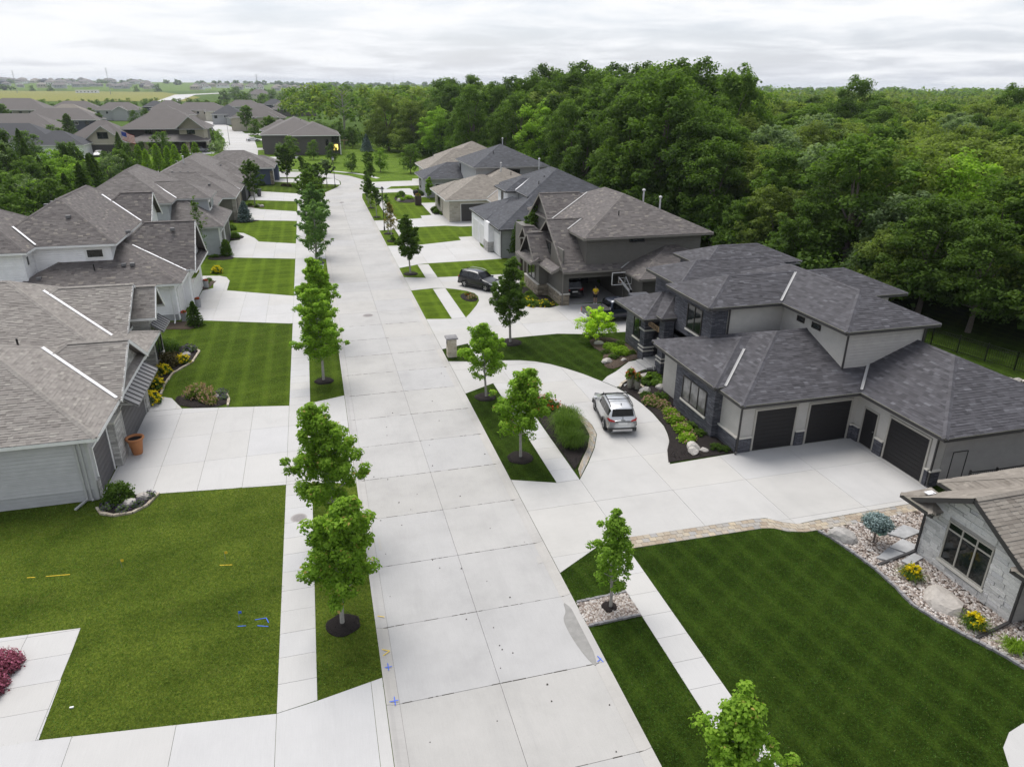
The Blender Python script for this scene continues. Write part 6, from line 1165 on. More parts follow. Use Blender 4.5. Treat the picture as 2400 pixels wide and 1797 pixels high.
for x, y, k, s, l in ((-10.6, 79.4, 'daisy', 1.2, 'yellow lilies at the front of the white house'), (-11.2, 74.9, 'box', .8, 'small green mound by the bucket planter of the white house'), (-11.0, 75.9, 'box', .7, 'second green mound by the bucket planter of the white house'), (-10.3, 98.4, 'box', 1.4, 'round clipped boxwood nearer the drive of the pale grey house'), (-10.5, 99.6, 'box', 1.3, 'round clipped boxwood further from the drive of the pale grey house'), (-11.3, 104.6, 'box', 1.5, 'dark shrub at the far end of the pale grey house'), (-11.6, 87.1, 'mound', 1.5, 'low shrub at the wall of the pale grey house'), (-10.2, 125.6, 'box', 1.0, 'shrub between the boulders of the olive house'), (-9.0, 124.3, 'box', .9, 'shrub beside the drive of the olive house'),
    (-9.6, 152.6, 'box', 1.6, 'dark round shrub beside the blue house'), (-5.4, 150.6, 'brown', .8, 'left half of the brown hedge under the bend tree'), (-4.3, 149.8, 'brown', .8, 'right half of the brown hedge under the bend tree'), (15.3, 132.4, 'box', 1.7, 'tall shrub at the back of the oval bed'), (14.6, 130.0, 'box', 1.3, 'green shrub in the middle of the oval bed'), (16.2, 128.2, 'limemound', 1.6, 'yellow-green shrub at the lawn side of the oval bed'), (14.6, 126.6, 'limemound', 1.3, 'low yellow-green shrub by the flat white rock'), (18.4, 112.0, 'box', 1.3, 'first low shrub along the tan-roofed house'), (18.5, 114.4, 'box', 1.4, 'second low shrub along the tan-roofed house'), (19.1, 110.4, 'box', 1.2, 'round shrub by the wide charcoal garage door'), (18.9, 133.0, 'box', 1.4, 'shrub under the corner window of the charcoal-roofed house'), (18.9, 136.4, 'box', 1.3, 'shrub at the far corner of the charcoal-roofed house')): shrub(k, x, y, l, s)
# trimmed uprights and the small conifers
plant_tree('arborvitae', conifer(31, 1.95, .6, 3600, .13, 'leaf_mid', .35, 22), -10.35, 87.7, 'dark egg-shaped arborvitae at the garage of the pale grey house', 'conifer', rot=0); plant_tree('blue_spruce', conifer(32, 3.0, 1.0, 4200, .16, 'leaf_blue', .6, 24), -9.9, 110.9, 'blue-green pointed spruce before the olive house', 'conifer', rot=0)
plant_tree('young_spruce', conifer(33, 2.1, .72, 3400, .11, 'leaf_dark', .8, 18), -10.4, 60.9, 'young dark spruce at the gravel bed of the white house', 'conifer', rot=0); plant_tree('hornbeam', conifer(34, 4.7, 1.0, 4200, .16, 'leaf_dark', .45, 24, z0=.22), 22.0, 77.6, 'slim upright hornbeam before the black-roofed house', 'tree', rot=0); plant_tree('young_birch', maple(35, 6.8, 1.15, 1.0, 900, .16, 30, 'leaf_mid', 1, .9, .3), -12.6, 86.2, 'thin airy birch rising behind the white gable', 'tree', rot=0)
dw = empty('dwarf_spruce', (22.3, 21.0, 0), 'grafted blue globe spruce on a short stem in the river rock', 'conifer'); f, _ = shrub_mesh(36, .72, .72, .5, 4200, .07, 'leaf_blue', .15, 120); o = bpy.data.objects.new('crown', f); o.parent = dw; o.location = (0, 0, .95); COL.objects.link(o); fb, _ = shrub_mesh(37, .68, .68, .22, 1600, .07, 'leaf_blue', .15, 60); o = bpy.data.objects.new('crown_underside', fb); o.parent = dw; o.location = (0, 0, .97); o.rotation_euler = (math.pi, 0, 0); COL.objects.link(o); G().tube([(22.3, 21.0, 0), (22.33, 21.02, 1.1)], [.045, .035], 8).build('stem', 'bark', dw)
lm = plant_tree('lime_maple', broad(38, 2.5, 1.55, .14, 6500, .10, 140, 'leaf_lime', .7, .36, low=.35), 20.35, 49.3, 'bright lime-green ornamental maple beside the dark pickup', 'tree', rot=.6)
# ------------------------------------------------------------------ pots and planters
def pot(name, x, y, prof, mat, label, group=None, n=20, fill=None):
    r = empty(name, (x, y, 0), label, 'planter', group); G().lathe(prof, (x, y, 0), n).build('vessel', mat, r, True); rim = max(p[0] for p in prof); z = max(p[1] for p in prof); G().lathe([(rim * .82, z - .10), (.001, z - .09)], (x, y, 0), n).build('soil', 'mulch', r); return r
pot('terracotta_pot', -10.45, 38.0, [(.24, 0), (.25, .05), (.36, .72), (.42, .86), (.47, .90), (.47, .97), (.38, .97), (.34, .80)], 'terracotta', 'large terracotta pot standing on the drive by the stone pier')
for x, y, l in ((-10.85, 66.5, 'galvanised bucket with red flowers between the white garage doors'), (-11.45, 62.45, 'green-grey bucket with red flowers by the spruce at the white house'), (-10.95, 73.2, 'galvanised bucket with red flowers past the wide white garage door')): pot('bucket_planter', x, y, [(.22, 0), (.27, .72), (.28, .74), (.25, .74), (.24, .6)], 'galvanised', l); shrub('redpot', x, y, 'red geranium tuft growing in the ' + ('first' if y < 64 else 'second' if y < 70 else 'third') + ' bucket along the white house', 1.0, cat='flowers').location.z = .66
for x, y, hgt, l in ((19.05, 39.75, .95, 'taller olive ribbed planter with canna by the porch walk'), (19.4, 39.4, .8, 'shorter olive ribbed planter by the porch walk')): pot('ribbed_planter', x, y, [(.15, 0), (.2, hgt * .5), (.23, hgt), (.20, hgt), (.18, hgt - .15)], 'wood_dark' if False else 'siding_olive', l); s_ = shrub('canna', x, y, 'canna and red flowers in the ' + ('taller' if hgt > .9 else 'shorter') + ' ribbed planter', 1.0 if hgt > .9 else .85, cat='flowers'); s_.location.z = hgt - .15
g = G(); g.box(16.3, 17.3, 120.5, 121.5, 0, 1.5); g.build('square_planter', 'wood_dark', label='dark square planter box on the walk of the tan-roofed house', cat='planter'); shrub('redtop', 16.8, 121.0, 'red and green plants topping the square planter', 1.1, cat='flowers').location.z = 1.4
pot('tall_planter', -9.3, 137.0, [(.3, 0), (.42, .9), (.5, 1.3), (.44, 1.3), (.4, 1.1)], 'garage_charcoal', 'tall dark planter at the garage of the slate house'); pot('dark_urn', 18.0, 132.6, [(.3, 0), (.5, .5), (.45, .9), (.4, .9), (.38, .7)], 'black_metal', 'dark urn by the shrubs of the charcoal-roofed house')
# small flagged patio beneath the ribbed planters
pp = empty('flagstone_patio', (19.1, 39.4, 0), kind='structure'); G().prism([(18.45, 39.2), (19.2, 38.7), (19.75, 39.1), (19.85, 40.0), (19.4, 40.6), (18.9, 40.4)], .0, .03).build('patio_base', 'flagstone', pp)
for a, b_ in (((18.4, 39.95), (18.75, 40.45)), ((18.8, 40.5), (19.3, 40.9)), ((19.75, 39.0), (19.9, 39.5)), ((19.92, 39.55), (19.9, 40.1)), ((19.15, 38.6), (19.7, 38.95))): G().bar((*a, .06), (*b_, .06), .16, .14).build('edging_stone', 'edging_stone', pp)
# ------------------------------------------------------------------ stone mailbox pillar
mb = empty('mailbox_pillar', (8.7, 48.65, 0), 'tan stone mailbox pillar with slate cap on the verge', 'mailbox'); x0, x1, y0, y1 = 8.42, 9.08, 48.32, 48.98; G().box(x0 + .04, x1 - .04, y0 + .04, y1 - .04, -.05, 1.4).build('core', 'mortar', mb); z = 0
while z < 1.38:
    hh_ = min(random.choice((.12, .16, .2)), 1.4 - z)
    for f in range(4):
        lo, hi = (x0, x1) if f % 2 == 0 else (y0 + .05, y1 - .05); a = lo
        while a < hi - .03:
            L = min(random.uniform(.18, .4), hi - a); L = hi - a if hi - a - L < .1 else L; d = random.uniform(0, .018); q = (a + .005, a + L - .005)
            if f == 0: G().box(*q, y0 - d, y0 + .05, z + .005, z + hh_ - .005).build('pillar_stone', 'pillar_stone', mb)
            elif f == 2: G().box(*q, y1 - .05, y1 + d, z + .005, z + hh_ - .005).build('pillar_stone', 'pillar_stone', mb)
            elif f == 1: G().box(x1 - .05, x1 + d, *q, z + .005, z + hh_ - .005).build('pillar_stone', 'pillar_stone', mb)
            else: G().box(x0 - d, x0 + .05, *q, z + .005, z + hh_ - .005).build('pillar_stone', 'pillar_stone', mb)
            a += L
    z += hh_
g = G(); g.add([(x0 - .1, y0 - .1, 1.4), (x1 + .1, y0 - .1, 1.4), (x1 + .1, y1 + .1, 1.4), (x0 - .1, y1 + .1, 1.4), (x0 - .1, y0 - .1, 1.49), (x1 + .1, y0 - .1, 1.49), (x1 + .1, y1 + .1, 1.49), (x0 - .1, y1 + .1, 1.49), (x0 + .06, y0 + .06, 1.56), (x1 - .06, y0 + .06, 1.56), (x1 - .06, y1 - .06, 1.56), (x0 + .06, y1 - .06, 1.56)], [(3, 2, 1, 0), (0, 1, 5, 4), (1, 2, 6, 5), (2, 3, 7, 6), (3, 0, 4, 7), (4, 5, 9, 8), (5, 6, 10, 9), (6, 7, 11, 10), (7, 4, 8, 11), (8, 9, 10, 11)]); g.build('cap', 'slate_cap', mb); G().box(x0 - .03, x0 - .021, 48.5, 48.8, .95, 1.2).build('mail_door', 'black_metal', mb)
# ------------------------------------------------------------------ street lamps, manholes, small things in the street
def lamp(x, y, H, label):
    r = empty('street_lamp', (x, y, 0), label, 'street lamp'); G().tube([(x, y, 0), (x, y, .5), (x, y, .55), (x, y, H - .75)], [.11, .10, .06, .045], 10).build('post', 'black_metal', r); G().lathe([(.12, 0), (.12, .05), (.05, .12)], (x, y, H - .8), 10).build('collar', 'black_metal', r); G().lathe([(.12, .0), (.20, .38), (.19, .40)], (x, y, H - .7), 10).build('lantern', 'lamp_clear', r); G().lathe([(.27, .38), (.26, .42), (.1, .6), (.03, .68)], (x, y, H - .7), 10).build('hood', 'black_metal', r)
lamp(9.0, 99.5, 5.9, 'black street lamp between the young trees before the black-roofed house'); lamp(4.3, 147.5, 5.7, 'black street lamp on the grass corner at the bend'); lamp(0.1, 58.0, 5.6, 'black street lamp rising from the maples of the left verge'); lamp(-21.5, 190, 9, 'tall thin lamp post above the blue roof'); lamp(-25, 262, 9, 'tall thin lamp post beside the far street')
def disc(name, x, y, z, r, mat, label, cat): 
    rr_ = empty(name, (x, y, z), label, cat); G().lathe([(r, -.03), (r, .004), (r * .9, .005)], (x, y, z), 28).build('cover', mat, rr_); G().lathe([(r * 1.12, -.03), (r * 1.12, .001), (r * 1.02, .001)], (x, y, z), 28).build('ring', 'kerb_concrete', rr_)
    g = G()
    for k in range(-4, 5): w = math.sqrt(max(0, (r * .8) ** 2 - (k * r * .18) ** 2)); g.box(x - w, x + w, y + k * r * .18 - .012, y + k * r * .18 + .012, z + .003, z + .012)
    g.build('tread', mat, rr_)
disc('manhole_cover', -2.05, 29.4, .0, .34, 'cast_iron', 'round manhole cover set in the left pavement', 'manhole'); disc('manhole_cover', 3.6, 60.5, STREET, .45, 'cast_iron', 'manhole cover in the road abreast of the taupe house', 'manhole'); disc('manhole_cover', 4.6, 127, STREET, .45, 'cast_iron', 'manhole cover in the road just before the bend', 'manhole')
WP = [(8.02, 20.6), (8.12, 20.1), (8.14, 19.2), (8.08, 18.2), (7.95, 17.45), (7.8, 17.55), (7.62, 18.3), (7.52, 19.3), (7.55, 20.0), (7.8, 20.3), (7.86, 20.9)]
WP = smooth_poly(WP if area(WP) > 0 else WP[::-1], 2); G().prism(WP, STREET - .01, STREET + .006).build('damp_stain', 'wet_concrete', label='long damp stain along the right gutter of the road', cat='stain')
for x, y, L, w, l in ((7.75, 23.4, .5, .12, 'small tan stain in the gutter by the wide apron'), (1.35, 26.0, .9, .06, 'rust streak along the left gutter')): G().prism([(x - w, y), (x + w, y + .05), (x + w * .8, y + L), (x - w * .3, y + L * 1.1)], STREET - .01, STREET + .006).build('rust_stain', 'mulch_brown' if False else 'kerb_concrete', label=l, cat='stain')
gg = G()
for k in range(46): x, y, s = RNG.uniform(1.4, 7.8), RNG.uniform(12, 46), RNG.uniform(.012, .035); gg.prism([(x - s, y - s), (x + s, y - s * .6), (x + s * .8, y + s), (x - s * .7, y + s * .8)], STREET - .005, STREET + .02)
gg.build('road_litter', 'joint_dark', label='dark specks of leaves and grit scattered over the road', cat='litter', kind='stuff')
def stroke(name, segs, mat, label, z, w=.028):
    g = G()
    for i, (a, b_) in enumerate(segs): g.bar((*a, z + i * .0008), (*b_, z + i * .0008), w, .006)
    return g.build(name, mat, label=label, cat='paint mark')
stroke('paint_mark', [((.80, 19.75), (1.08, 19.95)), ((.80, 20.1), (1.08, 19.95))], 'spray_yellow', 'yellow arrow sprayed on the left gutter', -.02); stroke('paint_mark', [((.76, 21.9), (1.08, 21.75))], 'spray_yellow', 'yellow dash sprayed on the left gutter', -.02); stroke('paint_mark', [((.82, 19.2), (1.08, 19.2)), ((.95, 19.38), (.95, 19.05))], 'spray_blue', 'blue cross sprayed on the left gutter beside the mulch ring', -.02); stroke('paint_mark', [((.78, 17.4), (.78, 17.95)), ((.78, 17.68), (1.12, 17.68)), ((1.0, 17.5), (1.0, 17.86))], 'spray_blue', 'blue double cross sprayed on the left gutter near the apron', -.02); stroke('paint_mark', [((8.0, 17.6), (8.28, 17.75)), ((8.1, 17.85), (8.2, 17.5))], 'spray_blue', 'blue cross sprayed on the right gutter', -.02)
stroke('paint_mark', [((-4.2, 22.6), (-3.9, 22.55)), ((-3.6, 22.8), (-3.2, 22.8)), ((-3.2, 22.8), (-3.1, 22.5)), ((-3.5, 22.45), (-3.1, 22.3))], 'spray_blue', 'faint blue scrawl sprayed on the left lawn', -.005, .03); stroke('paint_mark', [((-5.2, 26.6), (-4.7, 26.5))], 'spray_yellow', 'yellow dash sprayed on the left lawn by the yellow flag', -.005, .03); stroke('paint_mark', [((-11.9, 27.6), (-11.0, 27.5)), ((-12.6, 27.7), (-12.3, 27.65))], 'spray_yellow', 'broken yellow line sprayed on the far left lawn', -.005, .03)
for x, y, m_, l in ((-5.0, 26.9, 'spray_yellow', 'small yellow marker flag near the pavement on the left lawn'), (-9.05, 27.4, 'spray_yellow', 'small yellow marker flag further from the pavement on the left lawn'), (-4.15, 22.9, 'spray_blue', 'small blue marker flag on the left lawn')):
    r = empty('marker_flag', (x, y, 0), l, 'flag'); G().tube([(x, y, 0), (x, y, .42)], [.006, .006], 5).build('wire', 'galvanised', r); G().box(x, x + .12, y - .003, y + .003, .31, .42).build('pennant', m_, r)
G().box(-9.06, -8.94, 20.0, 20.05, -.01, .03).build('golf_ball' if False else 'litter_scrap', 'plate_white', label='tiny white scrap on the near left lawn', cat='litter')
# ------------------------------------------------------------------ vehicles: +x is the nose, built at the origin, then placed
def loft(st, close=True):
    """st: list of (x, [(y, z) half profile from sill to roof centre]); mirrored left and right"""
    g = G(); n = len(st[0][1])
    for x, pr in st:
        for y, z in pr: g.v.append((x, y, z))
        for y, z in pr[::-1]: g.v.append((x, -y, z))
    m = 2 * n
    for i in range(len(st) - 1):
        for k in range(m - 1):
            a, b = i * m + k, i * m + k + 1; g.f.append((a, b, b + m, a + m)); g.t.append(.5)
        g.f.append((i * m + m - 1, i * m, (i + 1) * m, (i + 1) * m + m - 1)); g.t.append(.5)
    g.f.append(tuple(range(m))); g.f.append(tuple(range(len(st) * m - 1, (len(st) - 1) * m - 1, -1))); g.t += [.5, .5]; return g
def suv(name, label, cat, paintm, x, y, yaw, L=4.5, W=1.84, H=1.68, wb=2.69, rear_plate=True, rails='black_metal', roofkind='suv', z=0.0, cross=True):
    r = bpy.data.objects.new(name, None); r.empty_display_size = .4; r.location = (x, y, z); r.rotation_euler = (0, 0, yaw); COL.objects.link(r); tag(r, label, cat)
    def ch(nm, g, mat, p=r, smooth=False):
        o = g.build(nm, mat, None, smooth); o.parent = p; return o
    hw = W / 2; k = L / 4.5; zb = .98 * H / 1.68; xa = L / 2
    # x from nose to tail: hood top, belt and roof heights
    if roofkind == 'sedan': prof = [(xa, .55, .55), (xa - .12, .66, .70), (xa - .9, .78, .90), (xa - 1.25, .84, .95), (xa - 1.9, .88, 1.38), (xa - 2.5, .90, 1.44), (xa - 3.2, .92, 1.36), (xa - 3.75, .94, 1.05), (xa - L + .15, .92, .98), (xa - L, .80, .82)]
    else: prof = [(xa, .55, .62), (xa - .10, .74, .80), (xa - .55, .86, .95), (xa - 1.08, .92, 1.04), (xa - 1.30, .95, 1.10), (xa - 1.95, .98, H - .10), (xa - 2.3, .99, H - .02), (xa - 3.1, 1.01, H), (xa - 3.8, 1.04, H - .05), (xa - L + .30, 1.06, H - .12), (xa - L + .10, 1.03, 1.10), (xa - L, .88, .92)]
    st = []
    for i, (px_, belt, top) in enumerate(prof):
        t = 1 - max(0, min(1, abs(px_) / xa)) ** 6 * .16; w = hw * t; greenhouse = top - belt > .25; wr = w * (.76 if greenhouse else .93); zm = belt
        st.append((px_, [(w * .80, .24), (w * .97, .32), (w, .58), (w * .985, zm - .06), (w * .955, zm), (wr + (w * .93 - wr) * .30, zm + (top - zm) * .62), (wr * .94, top - .035), (wr * .55, top), (0.001, top + .012)]))
    body = ch('body', loft(st), paintm, r, True); md = body.modifiers.new('ss', 'SUBSURF'); md.levels = md.render_levels = 1
    # windows follow the same stations
    cab = [i for i, p in enumerate(prof) if p[2] - p[1] > .25]; i0, i1 = cab[0] - 1, cab[-1] + 1
    def q(i, s, lo=.16, hi=.86, o=.012):
        px_, pr = st[i]; a, b = pr[4], pr[6]; return [(px_, s * (a[0] + (b[0] - a[0]) * t + o), a[1] + (b[1] - a[1]) * t) for t in (lo, hi)]
    for s in (1, -1):
        cols = cab if roofkind == 'sedan' else cab[:-1] + [cab[-1]]
        for a, b_ in zip(cols, cols[1:]):
            A, B = q(a, s), q(b_, s); sh = .03; f = [(A[0][0] - sh, *A[0][1:]), (B[0][0] + sh, *B[0][1:]), (B[1][0] + sh, *B[1][1:]), (A[1][0] - sh, *A[1][1:])]; g = G(); g.face(f if s < 0 else f[::-1]); g.face(f[::-1] if s < 0 else f); ch('side_window', g, 'car_glass')
    def screen(a, b_, nm, lo=.08, hi=.95):
        (xa_, pa), (xb_, pb) = st[a], st[b_]; za, zb_ = pa[4][1] if st[a][1][8][1] - pa[4][1] > .25 else pa[8][1], pb[8][1]
        wa, wb_ = pa[4][0] * .86 if a in cab else pa[6][0] * .92, pb[6][0] * .93; f = lambda t: (xa_ + (xb_ - xa_) * t, wa + (wb_ - wa) * t, pa[8][1] + (pb[8][1] - pa[8][1]) * t)
        p, qq = f(lo), f(hi); d = .035 * (1 if xa_ > xb_ else -1); g = G(); F = [(p[0] + d, p[1], p[2] + .02), (p[0] + d, -p[1], p[2] + .02), (qq[0] + d, -qq[1], qq[2] + .02), (qq[0] + d, qq[1], qq[2] + .02)]; g.face(F); g.face(F[::-1]); ch(nm, g, 'car_glass')
    screen(cab[0] - 1, cab[0], 'windscreen'); screen(cab[-1] + 1, cab[-1], 'rear_window')
    # wheels
    for wx in (wb / 2 + .05, -wb / 2 + .05):
        for s in (1, -1):
            w = bpy.data.objects.new('wheel', None); w.empty_display_size = .1; w.parent = r; w.location = (wx, s * (hw - .12), .35); COL.objects.link(w); g = G(); rr_ = .35
            n = 22; pr = [(.22, -.11), (.33, -.115), (rr_, -.08), (rr_, .08), (.33, .115), (.22, .11)]
            for rad, yy in pr:
                for k_ in range(n): t = 2 * math.pi * k_ / n; g.v.append((rad * math.cos(t), yy, rad * math.sin(t)))
            for i in range(len(pr) - 1):
                for k_ in range(n): k2 = (k_ + 1) % n; g.f.append((i * n + k_, i * n + k2, (i + 1) * n + k2, (i + 1) * n + k_)); g.t.append(.5)
            ch('tyre', g, 'rubber', w, True); g = G(); yo = s * .085
            for k_ in range(5): t = 2 * math.pi * k_ / 5; g.bar((0, yo, 0), (.225 * math.cos(t), yo, .225 * math.sin(t)), .07, .05)
            for k_ in range(n): t, t2 = 2 * math.pi * k_ / n, 2 * math.pi * (k_ + 1) / n; g.bar((.225 * math.cos(t), yo, .225 * math.sin(t)), (.225 * math.cos(t2), yo, .225 * math.sin(t2)), .03, .04)
            ch('rim', g, 'alloy', w); g = G(); g.v = [(0, s * .02, 0)] + [(.22 * math.cos(2 * math.pi * k_ / 12), s * .02, .22 * math.sin(2 * math.pi * k_ / 12)) for k_ in range(12)]; g.f = [(0, k_ + 1, (k_ + 1) % 12 + 1) for k_ in range(12)]; g.t = [.5] * 12; ch('hub_back', g, 'plastic_black', w)
            g = G()
            for k_ in range(9): t, t2 = math.pi * k_ / 9, math.pi * (k_ + 1) / 9; g.bar((.40 * math.cos(t), s * .115, .40 * math.sin(t)), (.40 * math.cos(t2), s * .115, .40 * math.sin(t2)), .09, .09)
            ch('wheel_arch', g, 'plastic_black', w)
    # trim, lights, plates, mirrors
    for s in (1, -1):
        g = G(); g.bar((wb / 2 - .4, s * (hw - .01), .33), (-wb / 2 + .4, s * (hw - .01), .33), .05, .14); ch('sill_trim', g, 'plastic_black')
        if roofkind == 'suv':
            g = G(); rw = hw * .70; g.bar((xa - 1.95, s * rw, H - .02), (xa - 2.5, s * rw, H + .055), .045, .04); g.bar((xa - 2.5, s * rw, H + .055), (xa - 3.7, s * rw, H + .045), .045, .04); g.bar((xa - 3.7, s * rw, H + .045), (xa - L + .45, s * rw, H - .04), .045, .04); ch('roof_rail', g, rails)
        g = G(); g.box(xa - 1.55, xa - 1.36, min(s * (hw - .03), s * (hw + .16)), max(s * (hw - .03), s * (hw + .16)), 1.0, 1.15); ch('mirror', g, paintm)
        g = G(); zt = .98 if roofkind == 'suv' else .78; xb = -xa
        g.add([(xb - .012, s * (hw * .50), zt - .12), (xb - .012, s * (hw * .84), zt - .06), (xb + .30, s * (hw * .975), zt + .02), (xb + .12, s * hw * .90, zt + .12), (xb + .01, s * (hw * .80), zt + .08), (xb - .012, s * hw * .52, zt - .02)], [(0, 1, 4, 5), (1, 2, 3, 4), (5, 4, 1, 0), (4, 3, 2, 1)]); ch('tail_light', g, 'tail_red')
        g = G(); g.add([(xa + .01, s * hw * .45, .68), (xa - .02, s * hw * .82, .70), (xa - .40, s * hw * .965, .80), (xa - .36, s * hw * .90, .88), (xa - .06, s * hw * .78, .80), (xa - .0, s * hw * .47, .75)], [(0, 1, 4, 5), (1, 2, 3, 4), (5, 4, 1, 0), (4, 3, 2, 1)]); ch('headlight', g, 'lamp_clear')
    if cross and roofkind == 'suv':
        for px_ in (xa - 2.35, xa - 3.15): g = G(); g.bar((px_, -hw * .7, H + .07), (px_, hw * .7, H + .07), .05, .035); ch('cross_bar', g, rails)
    g = G(); g.box(-xa - .035, -xa + .25, -hw * .88, hw * .88, .28, .50); ch('rear_bumper', g, 'plastic_black'); g = G(); g.box(-xa - .045, -xa + .1, -hw * .62, hw * .62, .30, .42); ch('skid_plate', g, 'alloy' if paintm == 'car_silver' else 'plastic_black'); g = G(); g.box(xa - .25, xa + .03, -hw * .86, hw * .86, .26, .44); ch('front_bumper', g, 'plastic_black'); g = G(); g.box(xa - .1, xa + .02, -hw * .5, hw * .5, .52, .66); ch('grille', g, 'plastic_black')
    g = G(); g.box(-xa - .03, -xa + .02, -.26, .26, .70, .82); ch('licence_plate', g, 'plate_white')
    if roofkind == 'suv':
        g = G(); g.bar((-xa + .02, .0, .97), (-xa + .06, .0, 1.16), .02, .03); g.bar((-xa - .005, -.13, .96), (-xa - .005, .13, .99), .02, .03); ch('rear_wiper', g, 'black_metal'); g = G(); g.box(-xa + .62, -xa + .70, -.02, .02, H - .02, H + .06); ch('aerial', g, 'black_metal')
    return r
suv('silver_suv', 'silver compact suv with roof rails parked on the half-round drive', 'car', 'car_silver', 16.15, 35.65, R(80), 4.45, 1.84, 1.66)
suv('black_suv', 'black compact suv with chrome window line parked across the taupe drive', 'car', 'car_black', 15.1, 67.1, R(-53), 4.45, 1.82, 1.70, rails='chrome', cross=False)
suv('grey_suv', 'dark grey suv half hidden behind the maple', 'car', 'car_grey', 16.15, 61.6, R(-97), 4.6, 1.86, 1.72, cross=False)
suv('garage_suv', 'black suv parked inside the open garage', 'car', 'car_black', 22.75, 63.0, R(90), 4.6, 1.9, 1.75, cross=False)
def pickup(name, label, x, y, yaw, paintm):
    r = bpy.data.objects.new(name, None); r.empty_display_size = .4; r.location = (x, y, 0); r.rotation_euler = (0, 0, yaw); COL.objects.link(r); tag(r, label, 'pickup truck')
    def ch(nm, g, mat, p=r, smooth=False): o = g.build(nm, mat, None, smooth); o.parent = p; return o
    hw = 1.0; prof = [(2.9, .62, .78), (2.8, .98, 1.06), (2.2, 1.05, 1.16), (1.45, 1.10, 1.20), (1.25, 1.12, 1.26), (.65, 1.14, 1.82), (.3, 1.15, 1.90), (-.7, 1.16, 1.90), (-.98, 1.16, 1.84), (-1.12, 1.16, 1.30)]; st = []
    for px_, belt, top in prof:
        gh = top - belt > .3; w = hw * (1 - max(0, abs(px_) / 2.9) ** 8 * .1); wr = w * (.80 if gh else .94); st.append((px_, [(w * .85, .42), (w * .98, .5), (w, .75), (w * .985, belt - .05), (w * .96, belt), (wr + (w * .94 - wr) * .3, belt + (top - belt) * .6), (wr * .95, top - .03), (wr * .5, top), (.001, top + .01)]))
    b = ch('cab', loft(st), paintm, r, True); md = b.modifiers.new('ss', 'SUBSURF'); md.levels = md.render_levels = 1
    g = G(); g.box(-2.95, -1.14, -.99, .99, .5, 1.16); ch('bed', g, paintm); g = G(); g.box(-2.90, -1.18, -.93, .93, 1.155, 1.20); ch('tonneau_cover', g, 'plastic_black'); g = G(); g.box(-2.975, -2.945, -.86, .86, .62, 1.12); ch('tailgate', g, paintm); g = G(); g.box(-3.12, -2.9, -.96, .96, .46, .62); ch('rear_bumper', g, 'chrome'); g = G(); g.box(-2.99, -2.97, -.2, .2, .66, .78); ch('licence_plate', g, 'plate_white')
    for s in (1, -1):
        g = G(); g.box(-2.97, -2.80, min(s * .84, s * 1.0), max(s * .84, s * 1.0), .74, 1.08); ch('tail_light', g, 'tail_red'); g = G(); g.box(2.70, 2.90, min(s * .6, s * .97), max(s * .6, s * .97), .85, 1.0); ch('headlight', g, 'lamp_clear'); g = G(); g.box(.95, 1.15, min(s * .98, s * 1.2), max(s * .98, s * 1.2), 1.2, 1.42); ch('mirror', g, 'plastic_black')
        for a, b_ in ((.62, -.12), (-.18, -.9)):
            g = G(); F = [(a, s * .985, 1.22), (b_, s * .985, 1.22), (b_ + .02, s * .83, 1.76), (a - .22 if a > 0 else a, s * .83, 1.76)]; g.face(F); g.face(F[::-1]); ch('side_window', g, 'car_glass')
        for wx in (1.9, -1.85):
            w = bpy.data.objects.new('wheel', None); w.parent = r; w.location = (wx, s * .86, .41); COL.objects.link(w); g = G(); n = 20; pr = [(.26, -.13), (.38, -.135), (.41, -.09), (.41, .09), (.38, .135), (.26, .13)]
            for rad, yy in pr:
                for k_ in range(n): t = 2 * math.pi * k_ / n; g.v.append((rad * math.cos(t), yy, rad * math.sin(t)))
            for i in range(len(pr) - 1):
                for k_ in range(n): k2 = (k_ + 1) % n; g.f.append((i * n + k_, i * n + k2, (i + 1) * n + k2, (i + 1) * n + k_)); g.t.append(.5)
            ch('tyre', g, 'rubber', w, True); g = G()
            for k_ in range(6): t = 2 * math.pi * k_ / 6; g.bar((0, s * .1, 0), (.27 * math.cos(t), s * .1, .27 * math.sin(t)), .09, .05)
            ch('rim', g, 'alloy', w)
    for xa_, za, xb_, zb_, nm in ((1.22, 1.30, .72, 1.80, 'windscreen'), (-1.14, 1.36, -1.02, 1.78, 'rear_window')):
        d = .03 if nm == 'windscreen' else -.03; g = G(); F = [(xa_ + d, .8, za), (xa_ + d, -.8, za), (xb_ + d, -.72, zb_), (xb_ + d, .72, zb_)]; g.face(F); g.face(F[::-1]); ch(nm, g, 'car_glass')
    return r
pickup('pickup_truck', 'dark navy pickup with black bed cover before the taupe house', 24.2, 54.1, R(4), 'car_navy')
for x, y, yaw, pm, kind, lab in ((-21.5, 213, R(-88), 'car_grey', 'suv', 'grey suv driving down the far street with headlights on'), (-30.5, 233.5, R(10), 'car_grey', 'suv', 'grey suv parked nose-out on the second far drive'), (-29.0, 239, R(14), 'car_black', 'suv', 'black suv parked beside the grey one on the far drive'), (-18.5, 277, R(2), 'car_white', 'sedan', 'white saloon parked across the far street'), (-44, 371, R(0), 'car_white', 'sedan', 'white car parked before the cream house closing the far street'), (-36.5, 289, R(80), 'car_grey', 'sedan', 'grey car parked at the kerb of the far street'), (-55.2, 224.4, R(-92), 'car_white', 'suv', 'white suv parked before the craftsman garage')): suv('parked_car', lab, 'car', pm, x, y, yaw, 4.6, 1.85, 1.65 if kind == 'suv' else 1.45, roofkind=kind, cross=False)
